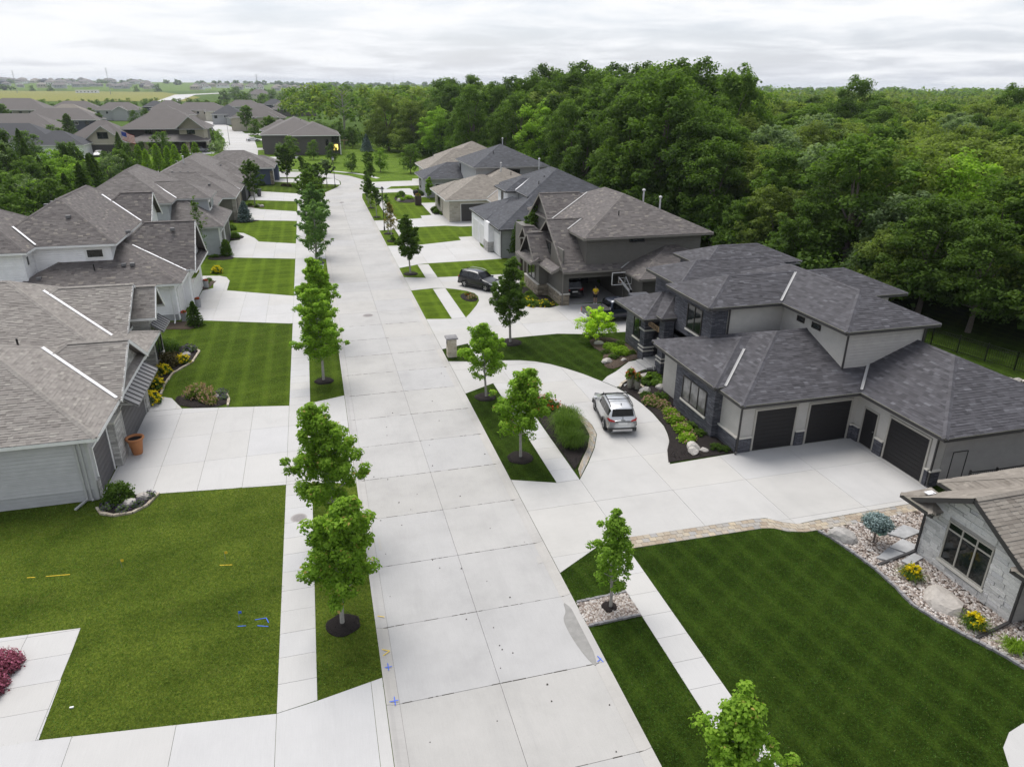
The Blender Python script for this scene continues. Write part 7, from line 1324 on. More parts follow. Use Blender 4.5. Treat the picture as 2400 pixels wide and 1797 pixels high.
# ------------------------------------------------------------------ person
PX, PY = 24.15, 59.1; per = bpy.data.objects.new('person', None); per.location = (PX, PY, 0.0); per.rotation_euler = (0, 0, R(-18)); COL.objects.link(per); tag(per, 'person in yellow shirt and black shorts standing at the open garage looking down', 'person')
def skin_body(name, verts, edges, radii, mat, parent, sub=2, root=0):
    me = bpy.data.meshes.new(name); me.from_pydata(verts, edges, []); o = bpy.data.objects.new(name, me); COL.objects.link(o); o.parent = parent; m = o.modifiers.new('skin', 'SKIN'); m.use_smooth_shade = True
    for i, rd in enumerate(radii): me.skin_vertices[0].data[i].radius = rd if isinstance(rd, tuple) else (rd, rd)
    me.skin_vertices[0].data[root].use_root = True; s = o.modifiers.new('ss', 'SUBSURF'); s.levels = s.render_levels = sub; me.materials.append(MATS[mat]); return o
# faces -y (towards the camera side), forearms bent forward, head bowed; 1.66 m tall
bv = [(0, 0, .90), (0, .0, 1.08), (0, .01, 1.26), (0, .01, 1.36), (0, 0, 1.42), (0, -.035, 1.50), (0, -.05, 1.585)]; be = [(i, i + 1) for i in range(6)]; br = [(.135, .095), (.125, .085), (.15, .095), (.12, .075), (.052, .052), (.074, .085), (.066, .078)]
for s in (-1, 1):
    b0 = len(bv); bv += [(s * .175, .01, 1.33), (s * .235, .02, 1.10), (s * .19, -.16, 1.00), (s * .09, -.26, 1.05), (s * .065, -.285, 1.065)]; br += [.055, .045, .038, .027, .036]; be += [(3, b0), (b0, b0 + 1), (b0 + 1, b0 + 2), (b0 + 2, b0 + 3), (b0 + 3, b0 + 4)]
    b1 = len(bv); bv += [(s * .095, 0, .82), (s * .10, -.015, .47), (s * .10, .015, .10), (s * .11, -.06, .035), (s * .115, -.15, .028)]; br += [.092, .058, .04, .042, .034]; be += [(0, b1), (b1, b1 + 1), (b1 + 1, b1 + 2), (b1 + 2, b1 + 3), (b1 + 3, b1 + 4)]
    for k, (dx, L) in enumerate(((-.028, .062), (-.010, .072), (.010, .066), (.026, .052))):
        c0 = len(bv); hx = s * .065; bv += [(hx + dx, -.300, 1.07), (hx + dx - s * .008, -.318 - L * .4, 1.072), (hx + dx - s * .016, -.322 - L * .75, 1.058)]; br += [.0095, .009, .008]; be += [(b0 + 4, c0), (c0, c0 + 1), (c0 + 1, c0 + 2)]
    c0 = len(bv); bv += [(s * .065 - s * .03, -.275, 1.085), (s * .065 - s * .045, -.30, 1.10)]; br += [.010, .0085]; be += [(b0 + 4, c0), (c0, c0 + 1)]
bo = skin_body('body', bv, be, br, 'skin', per); 
sv = [(0, 0, .86), (0, 0, 1.02), (0, .01, 1.22), (0, .01, 1.37)]; se = [(0, 1), (1, 2), (2, 3)]; sr = [(.165, .12), (.155, .108), (.17, .115), (.10, .08)]
for s in (-1, 1): b0 = len(sv); sv += [(s * .18, .01, 1.335), (s * .232, .02, 1.14)]; sr += [.075, .066]; se += [(3, b0), (b0, b0 + 1)]
skin_body('shirt', sv, se, sr, 'shirt_yellow', per); tv = [(0, 0, .92), (0, 0, .86)]; te = [(0, 1)]; tr_ = [(.165, .115), (.165, .12)]
for s in (-1, 1): b0 = len(tv); tv += [(s * .095, 0, .74), (s * .105, -.01, .52)]; tr_ += [.11, .098]; te += [(1, b0), (b0, b0 + 1)]
skin_body('shorts', tv, te, tr_, 'shorts_black', per); hm = rock_mesh(91, .088, .105, .12, 3, 'hair_dark'); ho = bpy.data.objects.new('hair', hm); COL.objects.link(ho); ho.parent = per; ho.location = (0, -.012, 1.575)
G().box(-.035, .035, -.375, -.365, 1.05, 1.17).build('phone', 'black_metal', label='small dark phone held in both hands of the person', cat='phone').matrix_world = Matrix.Translation((PX, PY, 0)) @ Matrix.Rotation(R(-18), 4, 'Z')
for s in (-1, 1): g = G(); g.box(s * .112 - .05, s * .112 + .05, -.20, .07, 0, .075); o = g.build('shoe', 'plate_white'); o.parent = per
g = G(); 
for s in (-1, 1): g.box(s * .026 - .008, s * .026 + .008, -.134, -.122, 1.535, 1.543)
o = g.build('eyes', 'hair_dark'); o.parent = per; g = G(); g.add([(-.012, -.128, 1.515), (.012, -.128, 1.515), (0, -.152, 1.512), (0, -.13, 1.54)], [(0, 1, 2), (0, 2, 3), (1, 3, 2)]); o = g.build('nose', 'skin'); o.parent = per
# ------------------------------------------------------------------ basketball hoop seen from behind
bh = empty('basketball_hoop', (26.0, 57.4, 0), 'clear basketball backboard with black frame on a pole by the pickup', 'basketball hoop'); cx, cy_ = 26.0, 57.6
g = G(); g.bar((cx - .95, cy_, 2.05), (cx + .95, cy_, 2.05), .06); g.bar((cx - .95, cy_, 3.15), (cx + .95, cy_, 3.15), .06); g.bar((cx - .95, cy_, 2.05), (cx - .95, cy_, 3.15), .06); g.bar((cx + .95, cy_, 2.05), (cx + .95, cy_, 3.15), .06); g.build('board_frame', 'plate_white', bh)
gm = MB_('clear_board'); gm.col((.8, .85, .85)); gm.rough(.03); gm.b.inputs['Transmission Weight'].default_value = 1.0; gm.b.inputs['IOR'].default_value = 1.05; gm.b.inputs['Alpha'].default_value = .25; MATS['clear_board'] = gm.m
G().box(cx - .92, cx + .92, cy_ - .01, cy_ + .01, 2.08, 3.12).build('backboard', 'clear_board', bh); g = G()
for a, b_ in (((-.3, 2.2), (.3, 2.2)), ((-.3, 2.65), (.3, 2.65)), ((-.3, 2.2), (-.3, 2.65)), ((.3, 2.2), (.3, 2.65))): g.bar((cx + a[0], cy_ - .015, a[1]), (cx + b_[0], cy_ - .015, b_[1]), .05, .02)
g.build('target_square', 'plate_white', bh); g = G()
for k in range(14): t, t2 = 2 * math.pi * k / 14, 2 * math.pi * (k + 1) / 14; g.bar((cx + .23 * math.cos(t), cy_ + .30 + .23 * math.sin(t), 2.2), (cx + .23 * math.cos(t2), cy_ + .30 + .23 * math.sin(t2), 2.2), .025)
g.build('rim', 'terracotta', bh); g = G(); g.bar((cx - .35, cy_ - .02, 2.75), (cx + .35, cy_ - 1.0, 1.75), .07); g.bar((cx + .35, cy_ - .02, 2.75), (cx + .55, cy_ - 1.0, 1.75), .07); g.bar((cx + .0, cy_ - .02, 2.2), (cx + .45, cy_ - 1.0, 1.5), .07); g.build('support_arm', 'vent_pale', bh); G().bar((cx + .45, cy_ - 1.05, 0), (cx + .45, cy_ - 1.05, 1.8), .15).build('pole', 'black_metal', bh)
# ------------------------------------------------------------------ black picket fences
def fence(name, pts, label, H=1.35, step=.115, posts=2.2):
    r = empty(name, (pts[0][0], pts[0][1], 0), label, 'fence'); rails = G(); n = 0; pm = G().box(-.010, .010, -.010, .010, .06, H - .04).mesh('picket', 'black_metal'); po = G().box(-.035, .035, -.035, .035, 0, H + .08).mesh('post', 'black_metal')
    for (xa, ya), (xb, yb) in zip(pts, pts[1:]):
        L = math.hypot(xb - xa, yb - ya)
        for z in (.12, H - .22, H - .03): G().bar((xa, ya, z), (xb, yb, z), .03, .04).build('rail', 'black_metal', r)
        for k in range(int(L / step) + 1):
            t = min(1, k * step / L); o = bpy.data.objects.new('picket', pm); COL.objects.link(o); o.parent = r; o.location = (xa + (xb - xa) * t - pts[0][0], ya + (yb - ya) * t - pts[0][1], 0)
        m = max(1, int(round(L / posts)))
        for k in range(m + 1): t = k / m; o = bpy.data.objects.new('post', po); COL.objects.link(o); o.parent = r; o.location = (xa + (xb - xa) * t - pts[0][0], ya + (yb - ya) * t - pts[0][1], 0)
    return r
fence('picket_fence', [(29.2, 23.0), (30.7, 22.9), (36.5, 22.9)], 'black metal picket fence with a gate behind the pale stone house roof', 1.5)
gt = empty('gate_arch', (29.2, 24.1, 0), 'thin black metal frame standing against the greige siding', 'frame'); g = G(); g.bar((29.3, 24.2, 0), (29.3, 24.2, 1.9), .03); g.bar((30.2, 24.2, 0), (30.2, 24.2, 1.9), .03); g.bar((29.3, 24.2, 1.9), (30.2, 24.2, 1.9), .03); g.build('frame', 'black_metal', gt)
fence('back_fence', [(37.0, 46.0), (45.5, 42.0), (47.0, 36.0), (48.0, 30.0)], 'black metal fence along the back yard below the woods', 1.35, .16)
nb = empty('batting_cage', (40, 38, 0), 'black net cage on thin posts in the back yard', 'net cage')
for x, y in ((37.5, 40.5), (43.5, 40.8), (37.8, 45.5), (44.2, 44.2)): G().bar((x, y, 0), (x, y, 2.5), .06).build('post', 'black_metal', nb)
for a, b_ in (((37.5, 40.5), (43.5, 40.8)), ((43.5, 40.8), (44.2, 44.2)), ((44.2, 44.2), (37.8, 45.5)), ((37.8, 45.5), (37.5, 40.5))):
    G().bar((*a, 2.5), (*b_, 2.5), .05).build('top_rail', 'black_metal', nb); g = G()
    for k in range(26): t = k / 25; g.bar((a[0] + (b_[0] - a[0]) * t, a[1] + (b_[1] - a[1]) * t, 0), (a[0] + (b_[0] - a[0]) * t, a[1] + (b_[1] - a[1]) * t, 2.5), .014)
    for k in range(12): g.bar((*a, .2 * k), (*b_, .2 * k), .012)
    g.build('net', 'black_metal', nb)
G().box(38.6, 40.0, 36.6, 37.6, .7, .78).build('patio_table', 'plate_white', label='white-topped patio table in the back yard', cat='table'); 
gr = empty('grill', (40.6, 36.4, 0), 'dark covered grill on the back patio', 'grill'); g = G(); g.prism([(40.2, 36.0), (41.0, 36.0), (41.0, 36.8), (40.2, 36.8)], 0, .9); g.build('cover', 'black_metal', gr); G().lathe([(.45, .9), (.35, 1.15), (.1, 1.25)], (40.6, 36.4, 0), 10).build('lid', 'black_metal', gr)
w = empty('retaining_wall', (41, 35, 0), 'low wall of pale stacked boulders at the edge of the back yard', 'wall')
for k in range(40): t = k / 39; me = rock_mesh(60 + k % 5, .32, .28, .24, 1); o = bpy.data.objects.new('wall_stone', me); COL.objects.link(o); o.parent = w; o.location = (-.5 + 6.6 * t + random.uniform(-.1, .1), 2.0 - 5.0 * t + random.uniform(-.15, .15), .12 + .2 * (k % 2)); o.rotation_euler = (0, 0, k)
pb = empty('raised_planter', (41.2, 33.6, 0), 'stone raised planter with pale green leaves in the back yard', 'planter'); G().box(40.4, 42.6, 32.9, 34.2, 0, .6).build('planter_wall', 'flagstone', pb); f, _ = shrub_mesh(71, .9, .5, .5, 500, .2, 'leaf_bright', .3, 30); o = bpy.data.objects.new('foliage', f); o.parent = pb; o.location = (.2, 0, .6); COL.objects.link(o)
pth = empty('patio_path', (43, 31, 0), kind='structure')
for x, y, w_, d in ((42.8, 31.6, 1.8, .9), (44.2, 30.6, 2.0, 1.0), (45.8, 29.6, 2.2, 1.0), (41.8, 30.0, 1.6, .8)): G().box(x - w_ / 2, x + w_ / 2, y - d / 2, y + d / 2, 0, .08).build('slab', 'white_concrete', pth)
bm_, _ = broad(72, 3.2, 1.9, .12, 2600, .16, 70, 'leaf_bright', .8, .6, low=.3), 0; plant_tree('lime_shrub', bm_, 47.5, 31.2, 'bright yellow-green bush behind the back fence', 'shrub')
# ------------------------------------------------------------------ swing, spruce, flag by the far houses
sw = empty('swing_frame', (9.8, 236, 0), 'wooden swing frame behind the brown house', 'swing'); g = G(); g.bar((8.2, 236, 0), (8.2, 236, 2.7), .18); g.bar((10.6, 236, 0), (10.6, 236, 2.7), .18); g.bar((7.4, 236, 2.75), (12.0, 236, 2.75), .2); g.build('beam', 'wood_tan', sw); G().bar((8.8, 236, .6), (10.0, 236, .6), .5, .08).build('seat', 'wood_dark', sw)
plant_tree('blue_spruce', conifer(41, 5.2, 1.9, 2600, .3, 'leaf_blue', .8, 20), 16.8, 227.5, 'blue spruce standing at the woods edge of the meadow', 'conifer')
fl = empty('flag_pole', (-46.4, 214, 0), 'flag with stripes and blue canton on a pole before the craftsman house', 'flag'); G().tube([(-46.4, 214, 0), (-46.4, 214, 7.4)], [.06, .04], 8).build('pole', 'galvanised', fl); ft = empty('flag_cloth', parent=fl)
for k in range(13):
    g = G(); z0 = 7.0 - k * .16
    for j in range(8):
        xa, xb = -46.35 + j * .36, -46.35 + (j + 1) * .36; wa, wb_ = .15 * math.sin(j * .9), .15 * math.sin((j + 1) * .9); da, db = -.28 * j * .5, -.28 * (j + 1) * .5; g.face([(xa, 214 + wa, z0 - .16 + da), (xb, 214 + wb_, z0 - .16 + db), (xb, 214 + wb_, z0 + db), (xa, 214 + wa, z0 + da)])
    g.build('stripe', 'flag_red' if k % 2 == 0 else 'plate_white', ft)
g = G()
for j in range(3): xa, xb = -46.35 + j * .36, -46.35 + (j + 1) * .36; wa, wb_ = .15 * math.sin(j * .9) - .02, .15 * math.sin((j + 1) * .9) - .02; da, db = -.28 * j * .5, -.28 * (j + 1) * .5; g.face([(xa, 214 + wa, 7.0 - 7 * .16 + da), (xb, 214 + wb_, 7.0 - 7 * .16 + db), (xb, 214 + wb_, 7.0 + db), (xa, 214 + wa, 7.0 + da)])
g.build('canton', 'flag_blue', ft)
# ------------------------------------------------------------------ street trees, each in its mulch ring
def ring(x, y, r, label, mat='mulch'):
    P = [(x + r * random.uniform(.9, 1.1) * math.cos(t), y + r * random.uniform(.9, 1.1) * math.sin(t)) for t in np.linspace(0, 2 * math.pi, 15)[:-1]]; return bed('mulch_ring', P, label, mat, .012, .07, 90 if y < 60 else 0, 1)
STREET_TREES = [
 ('maple_tree', (101, 5.5, 1.75, 1.15, 9500, .17, 48), 'leaf_maple', -.42, 21.7, 'near street maple with copper tips on the left verge, mulch ring showing', True),
 ('maple_tree', (102, 6.6, 1.95, 1.5, 9500, .17, 50), 'leaf_maple', -.38, 27.4, 'second street maple on the left verge, crown touching the nearer one', True),
 ('maple_tree', (103, 6.2, 2.0, 1.35, 9500, .18, 52), 'leaf_maple', -.49, 46.0, 'dense round street maple opposite the driveway of the grey house', False),
 ('maple_tree', (104, 6.7, 2.05, 1.35, 8000, .19, 50), 'leaf_maple', -.5, 54.2, 'street maple on the left verge by the lamp, behind the dense round one', False),
 ('maple_tree', (105, 7.6, 2.3, 1.6, 5200, .2, 44), 'leaf_pale2', -.4, 76.5, 'loose pale street tree on the left verge opposite the white house lawn', False),
 ('maple_tree', (106, 8.0, 2.3, 1.6, 5600, .22, 44), 'leaf_pale2', -.3, 86.0, 'loose pale street tree on the left verge by the drive of the pale grey house', False),
 ('maple_tree', (107, 8.2, 2.5, 1.6, 5600, .24, 44), 'leaf_mid', -.3, 100.0, 'tall street tree on the left verge past the pale grey house', False),
 ('maple_tree', (108, 7.4, 2.4, 1.6, 5000, .26, 40), 'leaf_mid', -.3, 115.5, 'street tree on the left verge before the olive house drive', False),
 ('maple_tree', (109, 6.4, 2.0, 1.5, 4200, .26, 36), 'leaf_mid', -.2, 127.0, 'last street tree on the left verge before the bend', False),
 ('maple_tree', (110, 4.0, 1.25, .95, 4200, .15, 36), 'leaf_maple', 9.45, 11.4, 'young maple at the near end of the right verge, top only in view', True),
 ('maple_tree', (111, 4.2, 1.0, 1.1, 3000, .15, 34), 'leaf_bright2', 9.45, 20.05, 'slim young maple growing from the river rock square', False),
 ('maple_tree', (112, 5.1, 1.75, 1.3, 7600, .16, 44), 'leaf_maple', 9.38, 32.4, 'young maple on the verge beside the round island of grasses', True),
 ('maple_tree', (113, 4.9, 1.65, 1.3, 6200, .16, 42), 'leaf_maple', 9.45, 40.7, 'young maple on the verge facing the half-round drive mouth', False),
 ('maple_tree', (114, 6.6, 1.75, 1.3, 9000, .17, 52), 'leaf_mid', 13.7, 50.5, 'dense dark maple in a mulch circle on the lawn between two drives', False),
 ('maple_tree', (115, 6.1, 1.75, 1.5, 7000, .2, 44), 'leaf_mid', 9.15, 74.2, 'dark conical maple on the verge before the black-roofed house', False),
 ('maple_tree', (116, 4.8, .85, 1.4, 1300, .17, 24), 'leaf_rust', 9.2, 92.0, 'rust-coloured sparse young tree on the right verge', False),
 ('maple_tree', (117, 5.2, .75, 1.2, 800, .16, 22), 'leaf_mid', 9.3, 97.0, 'thin sparse sapling beside the black street lamp', False),
 ('maple_tree', (118, 4.4, 1.3, 1.6, 1500, .22, 26), 'leaf_dark', 9.0, 110.5, 'small oak-like tree on the right verge past the lamp', False),
 ('maple_tree', (119, 4.8, 1.35, 1.5, 1900, .22, 28), 'leaf_dark', 8.9, 119.5, 'dark young tree on the right verge before the bend', False),
 ('maple_tree', (120, 4.6, 1.2, 1.5, 1300, .22, 26), 'leaf_mid', 8.9, 124.5, 'leafy young tree next to the dark one before the bend', False),
 ('maple_tree', (121, 4.8, .9, 1.4, 700, .2, 24), 'leaf_mid', 9.0, 129.5, 'thin bare sapling at the bend', False),
 ('maple_tree', (122, 4.6, 1.25, 1.4, 2600, .24, 30), 'leaf_mid', 11.0, 146.5, 'conical tree on the right verge after the bend', False),
 ('maple_tree', (123, 7.6, 2.6, 1.7, 6000, .28, 44), 'leaf_dark', -4.7, 152.5, 'broad dark tree on the lawn of the blue house', False),
 ('maple_tree', (124, 5.0, 2.0, 1.9, 1800, .3, 28), 'leaf_pale', 2.8, 148.6, 'flat grey-green tree by the corner lamp', False),
 ('maple_tree', (125, 5.0, 1.2, 1.2, 2200, .26, 28), 'leaf_mid', -1.2, 157.0, 'narrow tree at the drive of the blue house', False),
 ('maple_tree', (126, 7.0, 2.0, 1.6, 3800, .26, 40), 'leaf_mid', -9.6, 128.3, 'leafy tree at the corner of the slate house', False),
 ('maple_tree', (127, 6.6, 1.9, 1.0, 6500, .2, 44), 'leaf_mid', 22.5, 74.0, 'tall leafy tree between the taupe and black-roofed houses', False),
 ('maple_tree', (128, 4.6, 1.6, .8, 4200, .18, 40), 'leaf_pale', 33.6, 54.2, 'silvery tree behind the dark stone house roof', False),
 ('maple_tree', (129, 3.6, 1.1, .5, 1600, .24, 26), 'leaf_bright2', 19.6, 127.4, 'small bright conical tree before the charcoal-roofed house', False),
]
leaf_mat('leaf_pale2', [(0, (0.036, 0.075, 0.022)), (0.5, (0.066, 0.120, 0.034)), (1, (0.11, 0.175, 0.06))]); leaf_mat('leaf_bright2', [(0, (0.055, 0.11, 0.012)), (0.5, (0.105, 0.18, 0.02)), (1, (0.16, 0.25, 0.04))])
for nm, (sd_, H, spd, trk, lv, sz, nb_), mat, x, y, lab, tip in STREET_TREES:
    up = .55 if H > 4.3 else .7
    plant_tree(nm, maple(sd_, H, spd, trk, int(lv * (2.2 if y < 60 else 1.4)), sz * (.66 if y < 60 else .8), nb_, mat, 2 if H < 7 else 1, up, .36 if lv > 3000 else .3, tip=tip, bark='bark_pale' if y < 140 else 'bark'), x, y, lab, 'tree', 'street trees', rot=sd_ * .7)
RINGS = [(-.42, 21.7, .62), (-.38, 27.4, .6), (-.49, 46.0, .62), (-.5, 54.2, .6), (9.38, 32.4, .72), (9.45, 40.7, .7), (13.7, 50.5, .92), (9.15, 74.2, .8), (9.2, 92.0, .7), (9.3, 97.0, .7), (8.95, 110.5, .6), (8.9, 119.5, .6)]
for x, y, r in RINGS:
    near = min(STREET_TREES, key=lambda t: (t[3] - x) ** 2 + (t[4] - y) ** 2); ring(x, y, r, 'black mulch ring under the ' + ' '.join(near[5].split(',')[0].split()[:10]))
ring(9.45, 20.05, .34, 'small dark soil ring in the river rock square')
# ------------------------------------------------------------------ the wood on the right
FOREST = [(-6, 335), (6, 262), (20, 240), (29, 212), (35, 180), (41, 152), (42.5, 110), (43, 82), (46, 56), (50, 45), (54, 34), (62, 10)]
def fx(y):
    P = FOREST[::-1]
    for (x1, y1), (x2, y2) in zip(P, P[1:]):
        if y1 <= y <= y2: return x1 + (x2 - x1) * (y - y1) / (y2 - y1)
    return -6 if y > 335 else 62
WOOD = [('tall dark green cottonwood in the wood behind the houses', [broad(201, 20, 6.2, .2, 15000, .40, 190, 'leaf_dark', .8, 1.55, low=.3), broad(202, 22, 6.6, .22, 15000, .40, 200, 'leaf_dark', .8, 1.6, low=.3)]),
        ('tall mid-green broadleaf tree in the wood behind the houses', [broad(203, 20, 6.4, .2, 15000, .38, 190, 'leaf_mid', .8, 1.5, low=.3), broad(204, 21, 6.0, .24, 15000, .38, 190, 'leaf_mid', .85, 1.45, low=.28)]),
        ('rounded olive-green tree in the wood behind the houses', [broad(205, 16, 6.6, .14, 15000, .34, 190, 'leaf_olive', .7, 1.5, .05, low=.3), broad(206, 15, 6.4, .14, 15000, .34, 190, 'leaf_olive', .7, 1.5, .05, low=.3)]),
        ('silvery pale willow-like tree in the wood behind the houses', [broad(207, 15, 5.4, .14, 15000, .3, 190, 'leaf_pale', .9, 1.2, .06, low=.3)]),
        ('bright yellow-green tree in the wood behind the houses', [broad(208, 14, 5.2, .14, 13000, .3, 170, 'leaf_bright2', .8, 1.2, low=.3)])]
rf = random.Random(21); pts = []
def in_view(x, y, m=6):
    a = math.atan2(x, y) - R(15.384); return y > -5 and -R(37.5) - m / max(20, math.hypot(x, y)) < a < R(37.5) + m / max(20, math.hypot(x, y))
y = 8.0
while y < 420:
    st_ = 5.6 + 6.0 * min(1, max(0, (y - 60) / 300)); x = fx(y) + rf.uniform(0, 2)
    k = 0
    while x < 330:
        px_, py_ = x + rf.uniform(-1.6, 1.6), y + rf.uniform(-1.8, 1.8)
        if in_view(px_, py_): pts.append((px_, py_, k))
        x += st_ * (1 + .045 * k) * rf.uniform(.85, 1.2); k += 1
    y += st_ * rf.uniform(.9, 1.1)
pts.sort(key=lambda p: math.hypot(p[0], p[1])); NEAR = pts[:292]; REST = pts[292:]
def wood_h(x, y):
    """the wood is highest behind the middle of the street and falls away to the right"""
    a = math.degrees(math.atan2(x, y)); d = math.hypot(x, y)
    if a < 12: h_ = 18.5
    elif a < 32: h_ = 19.6 if d > 85 else 16.0
    else: h_ = 12.2 + 2.6 * min(1, max(0, (d - 70) / 130))
    if 19 < a < 29 and 95 < d < 135: h_ = 20.6
    return h_
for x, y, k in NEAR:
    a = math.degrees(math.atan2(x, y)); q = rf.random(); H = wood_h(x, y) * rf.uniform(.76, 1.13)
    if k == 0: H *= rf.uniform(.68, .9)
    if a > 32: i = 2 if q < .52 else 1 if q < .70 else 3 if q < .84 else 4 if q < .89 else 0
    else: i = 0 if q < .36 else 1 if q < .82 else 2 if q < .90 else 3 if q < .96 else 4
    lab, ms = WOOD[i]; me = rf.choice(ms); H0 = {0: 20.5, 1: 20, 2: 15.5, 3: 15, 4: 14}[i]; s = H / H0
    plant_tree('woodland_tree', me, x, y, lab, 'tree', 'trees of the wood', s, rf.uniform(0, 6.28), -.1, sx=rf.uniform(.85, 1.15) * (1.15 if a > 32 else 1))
# the wood goes on behind them, further than single trees can be told apart
def canopy(name, pts_, label, seed, leaf=1.3, per=70, mat='leaf_mid', spread=5.5, crad=2.2):
    rng = np.random.default_rng(seed); C = []; rad = []
    for x, y, H in pts_:
        m = 7
        for k in range(m): d = rng.normal(0, 1, 3); d /= np.linalg.norm(d) + 1e-6; C.append((x + d[0] * spread * .75, y + d[1] * spread * .75, H * (.66 + .22 * d[2]))); rad.append(crad * rng.uniform(.8, 1.35))
    V, t = clumps_to_leaves(np.array(C), np.array(rad), per // m, leaf, rng); return obj(name, quads_mesh(name, V, mat, t), label=label, cat='woodland', kind='stuff')
for j, mat in enumerate(('leaf_mid', 'leaf_olive', 'leaf_dark')): canopy('far_woodland', [(x, y, wood_h(x, y) * rf.uniform(.85, 1.12) - .0) for x, y, k in REST[j::3]], ('mid-green', 'olive-green', 'dark green')[j] + ' canopy of the wood stretching far behind the houses', 300 + j, 1.15, 130, mat, 6)
und = [(fx(y) + rf.uniform(-.5, 6), y, rf.uniform(3.0, 6.5)) for y in np.arange(26, 300, 1.6)]; canopy('undergrowth', und, 'dark undergrowth along the edge of the wood', 310, .4, 260, 'leaf_dark', 2.2, 1.3)
# dead tree at the corner of the wood
dt = empty('dead_tree', (12, 258, 0), 'bare grey dead tree at the corner of the wood', 'tree'); g = G(); rng = np.random.default_rng(5); g.tube([(12, 258, 0), (12.3, 258, 9), (12.0, 258, 17)], [.4, .28, .08], 7)
for k in range(26): z = 7 + k * .38; a = k * 2.4; L = rng.uniform(2, 4.5); p = np.array([12.2, 257.5, z]); q = p + np.array([math.cos(a) * L, -abs(math.sin(a)) * L * .6 - .8, L * .7]); g.tube([p, (p + q) / 2 + rng.normal(0, .2, 3), q], [.12, .08, .02], 4, cap=False); g.tube([(p + q) / 2, q + rng.normal(0, .9, 3)], [.05, .015], 4, cap=False)
g.build('trunk', 'bark_pale', dt)
# ------------------------------------------------------------------ garden and field trees on the left and far away
LOW = {'dark': broad(401, 8, 2.6, .12, 2200, .34, 70, 'leaf_dark', .9, .95, low=.25), 'mid': broad(402, 8, 2.8, .12, 2200, .36, 70, 'leaf_mid', .85, 1.0, low=.25), 'bright': broad(403, 8, 2.8, .12, 2200, .34, 70, 'leaf_bright2', .85, 1.0, low=.25), 'pale': broad(404, 8, 3.0, .15, 2000, .34, 70, 'leaf_pale', .85, 1.0, low=.25), 'spruce': conifer(405, 9, 2.3, 2600, .34, 'leaf_dark', .75, 22), 'arb': conifer(406, 5, 1.1, 1800, .26, 'leaf_bright', .45, 18), 'cyp': conifer(407, 9, 2.6, 3000, .36, 'leaf_mid', .45, 22), 'oak': maple(408, 8, 2.6, 1.6, 2600, .34, 40, 'leaf_mid', 1, .5, .6, bark='bark')}
LABL = {'dark': 'dark green garden tree in the belt behind the left houses', 'mid': 'mid-green garden tree in the belt behind the left houses', 'bright': 'bright green garden tree in the belt behind the left houses', 'pale': 'greyish green garden tree in the belt behind the left houses', 'spruce': 'dark spruce in the belt behind the left houses', 'arb': 'yellow-green arborvitae in the hedge behind the left houses', 'cyp': 'large dark cypress among the left gardens', 'oak': 'loose garden tree among the left gardens'}
rl = random.Random(9)
def gtree(k, x, y, s=1.0, lab=None, nm='garden_tree', grp='garden trees on the left'): return plant_tree(nm, LOW[k], x, y, lab or LABL[k], 'tree', grp, s, rl.uniform(0, 6.28), -.05)
for i in range(110):
    y = rl.uniform(92, 176); x = -31 - rl.uniform(0, 1) ** .8 * (8 + (y - 92) * .62)
    if x < -.58 * y - 4: continue
    gtree(rl.choice(('dark', 'spruce', 'mid', 'dark', 'bright', 'pale', 'spruce', 'spruce')), x, y, rl.uniform(.6, .95) + max(0, -x - 45) * .018)
for k in range(9): gtree('arb', -41 + k * 2.0, 180 + (k % 3) * 1.5, rl.uniform(1.0, 1.3))
for k, x, y, s, lab in (('cyp', -76, 279, 1.05, 'tall dark cypress standing left of the craftsman roof'), ('mid', -71, 246, .9, 'leafy tree left of the craftsman gable'), ('oak', -106, 434, .85, 'dark tree rising behind the craftsman ridge, left one'), ('oak', -84.5, 353, .85, 'dark tree rising behind the craftsman ridge, right one'), ('mid', -65.5, 350, 1.1, 'round dark tree behind the right craftsman gable'), ('mid', -35.2, 200, .95, 'bright conical tree at the right corner of the craftsman house'), ('dark', -44, 222, .5, 'low dark bush before the craftsman porch'), ('spruce', -47, 212, .8, 'dark spruce before the craftsman garage'), ('pale', -34.3, 240, .95, 'grey-green conical tree by the far street corner'), ('pale', -20.5, 190, .8, 'round grey-green tree behind the blue roof'), ('mid', -31, 262, .75, 'dark round tree beside the far street'), ('bright', -29, 270, .55, 'yellow-green sapling beside the far street'), ('oak', -12, 250, 1.15, 'round dark tree left of the brown house'), ('oak', -24, 330, 1.3, 'narrow dark tree before the far street houses'), ('mid', -19, 300, .8, 'round tree before the twin-peaked house'), ('mid', -4.5, 213, .7, 'round dark bush against the brown house wall'), ('mid', 1.0, 205, .62, 'leafy bush on the slope below the brown house'), ('dark', 5.5, 196, .6, 'tree on the slope by the corner lamp'), ('mid', 9.0, 172, .55, 'small tree behind the far pavement at the bend'), ('pale', -7.0, 205, .55, 'grey-green bush on the verge below the brown house'), ('oak', 12.5, 168, .6, 'thin tree behind the far pavement'), ('bright', 15.5, 172, .65, 'yellowish tree on the meadow edge'), ('mid', 22, 168, .8, 'leafy tree at the woods corner of the meadow'), ('mid', 9, 244, 1.0, 'tree beside the swing frame'), ('mid', 13.5, 242, .8, 'smaller tree right of the swing frame'), ('dark', -104, 300, .9, 'dark tree at the left edge of the tan-roofed house'), ('mid', -84, 300, .8, 'leafy tree beside the long grey roof'), ('oak', -132, 392, 1.2, 'dark tree before the brown two-storey house'), ('mid', -76, 380, .9, 'round tree between the far left roofs')): gtree(k, x, y, s, lab)
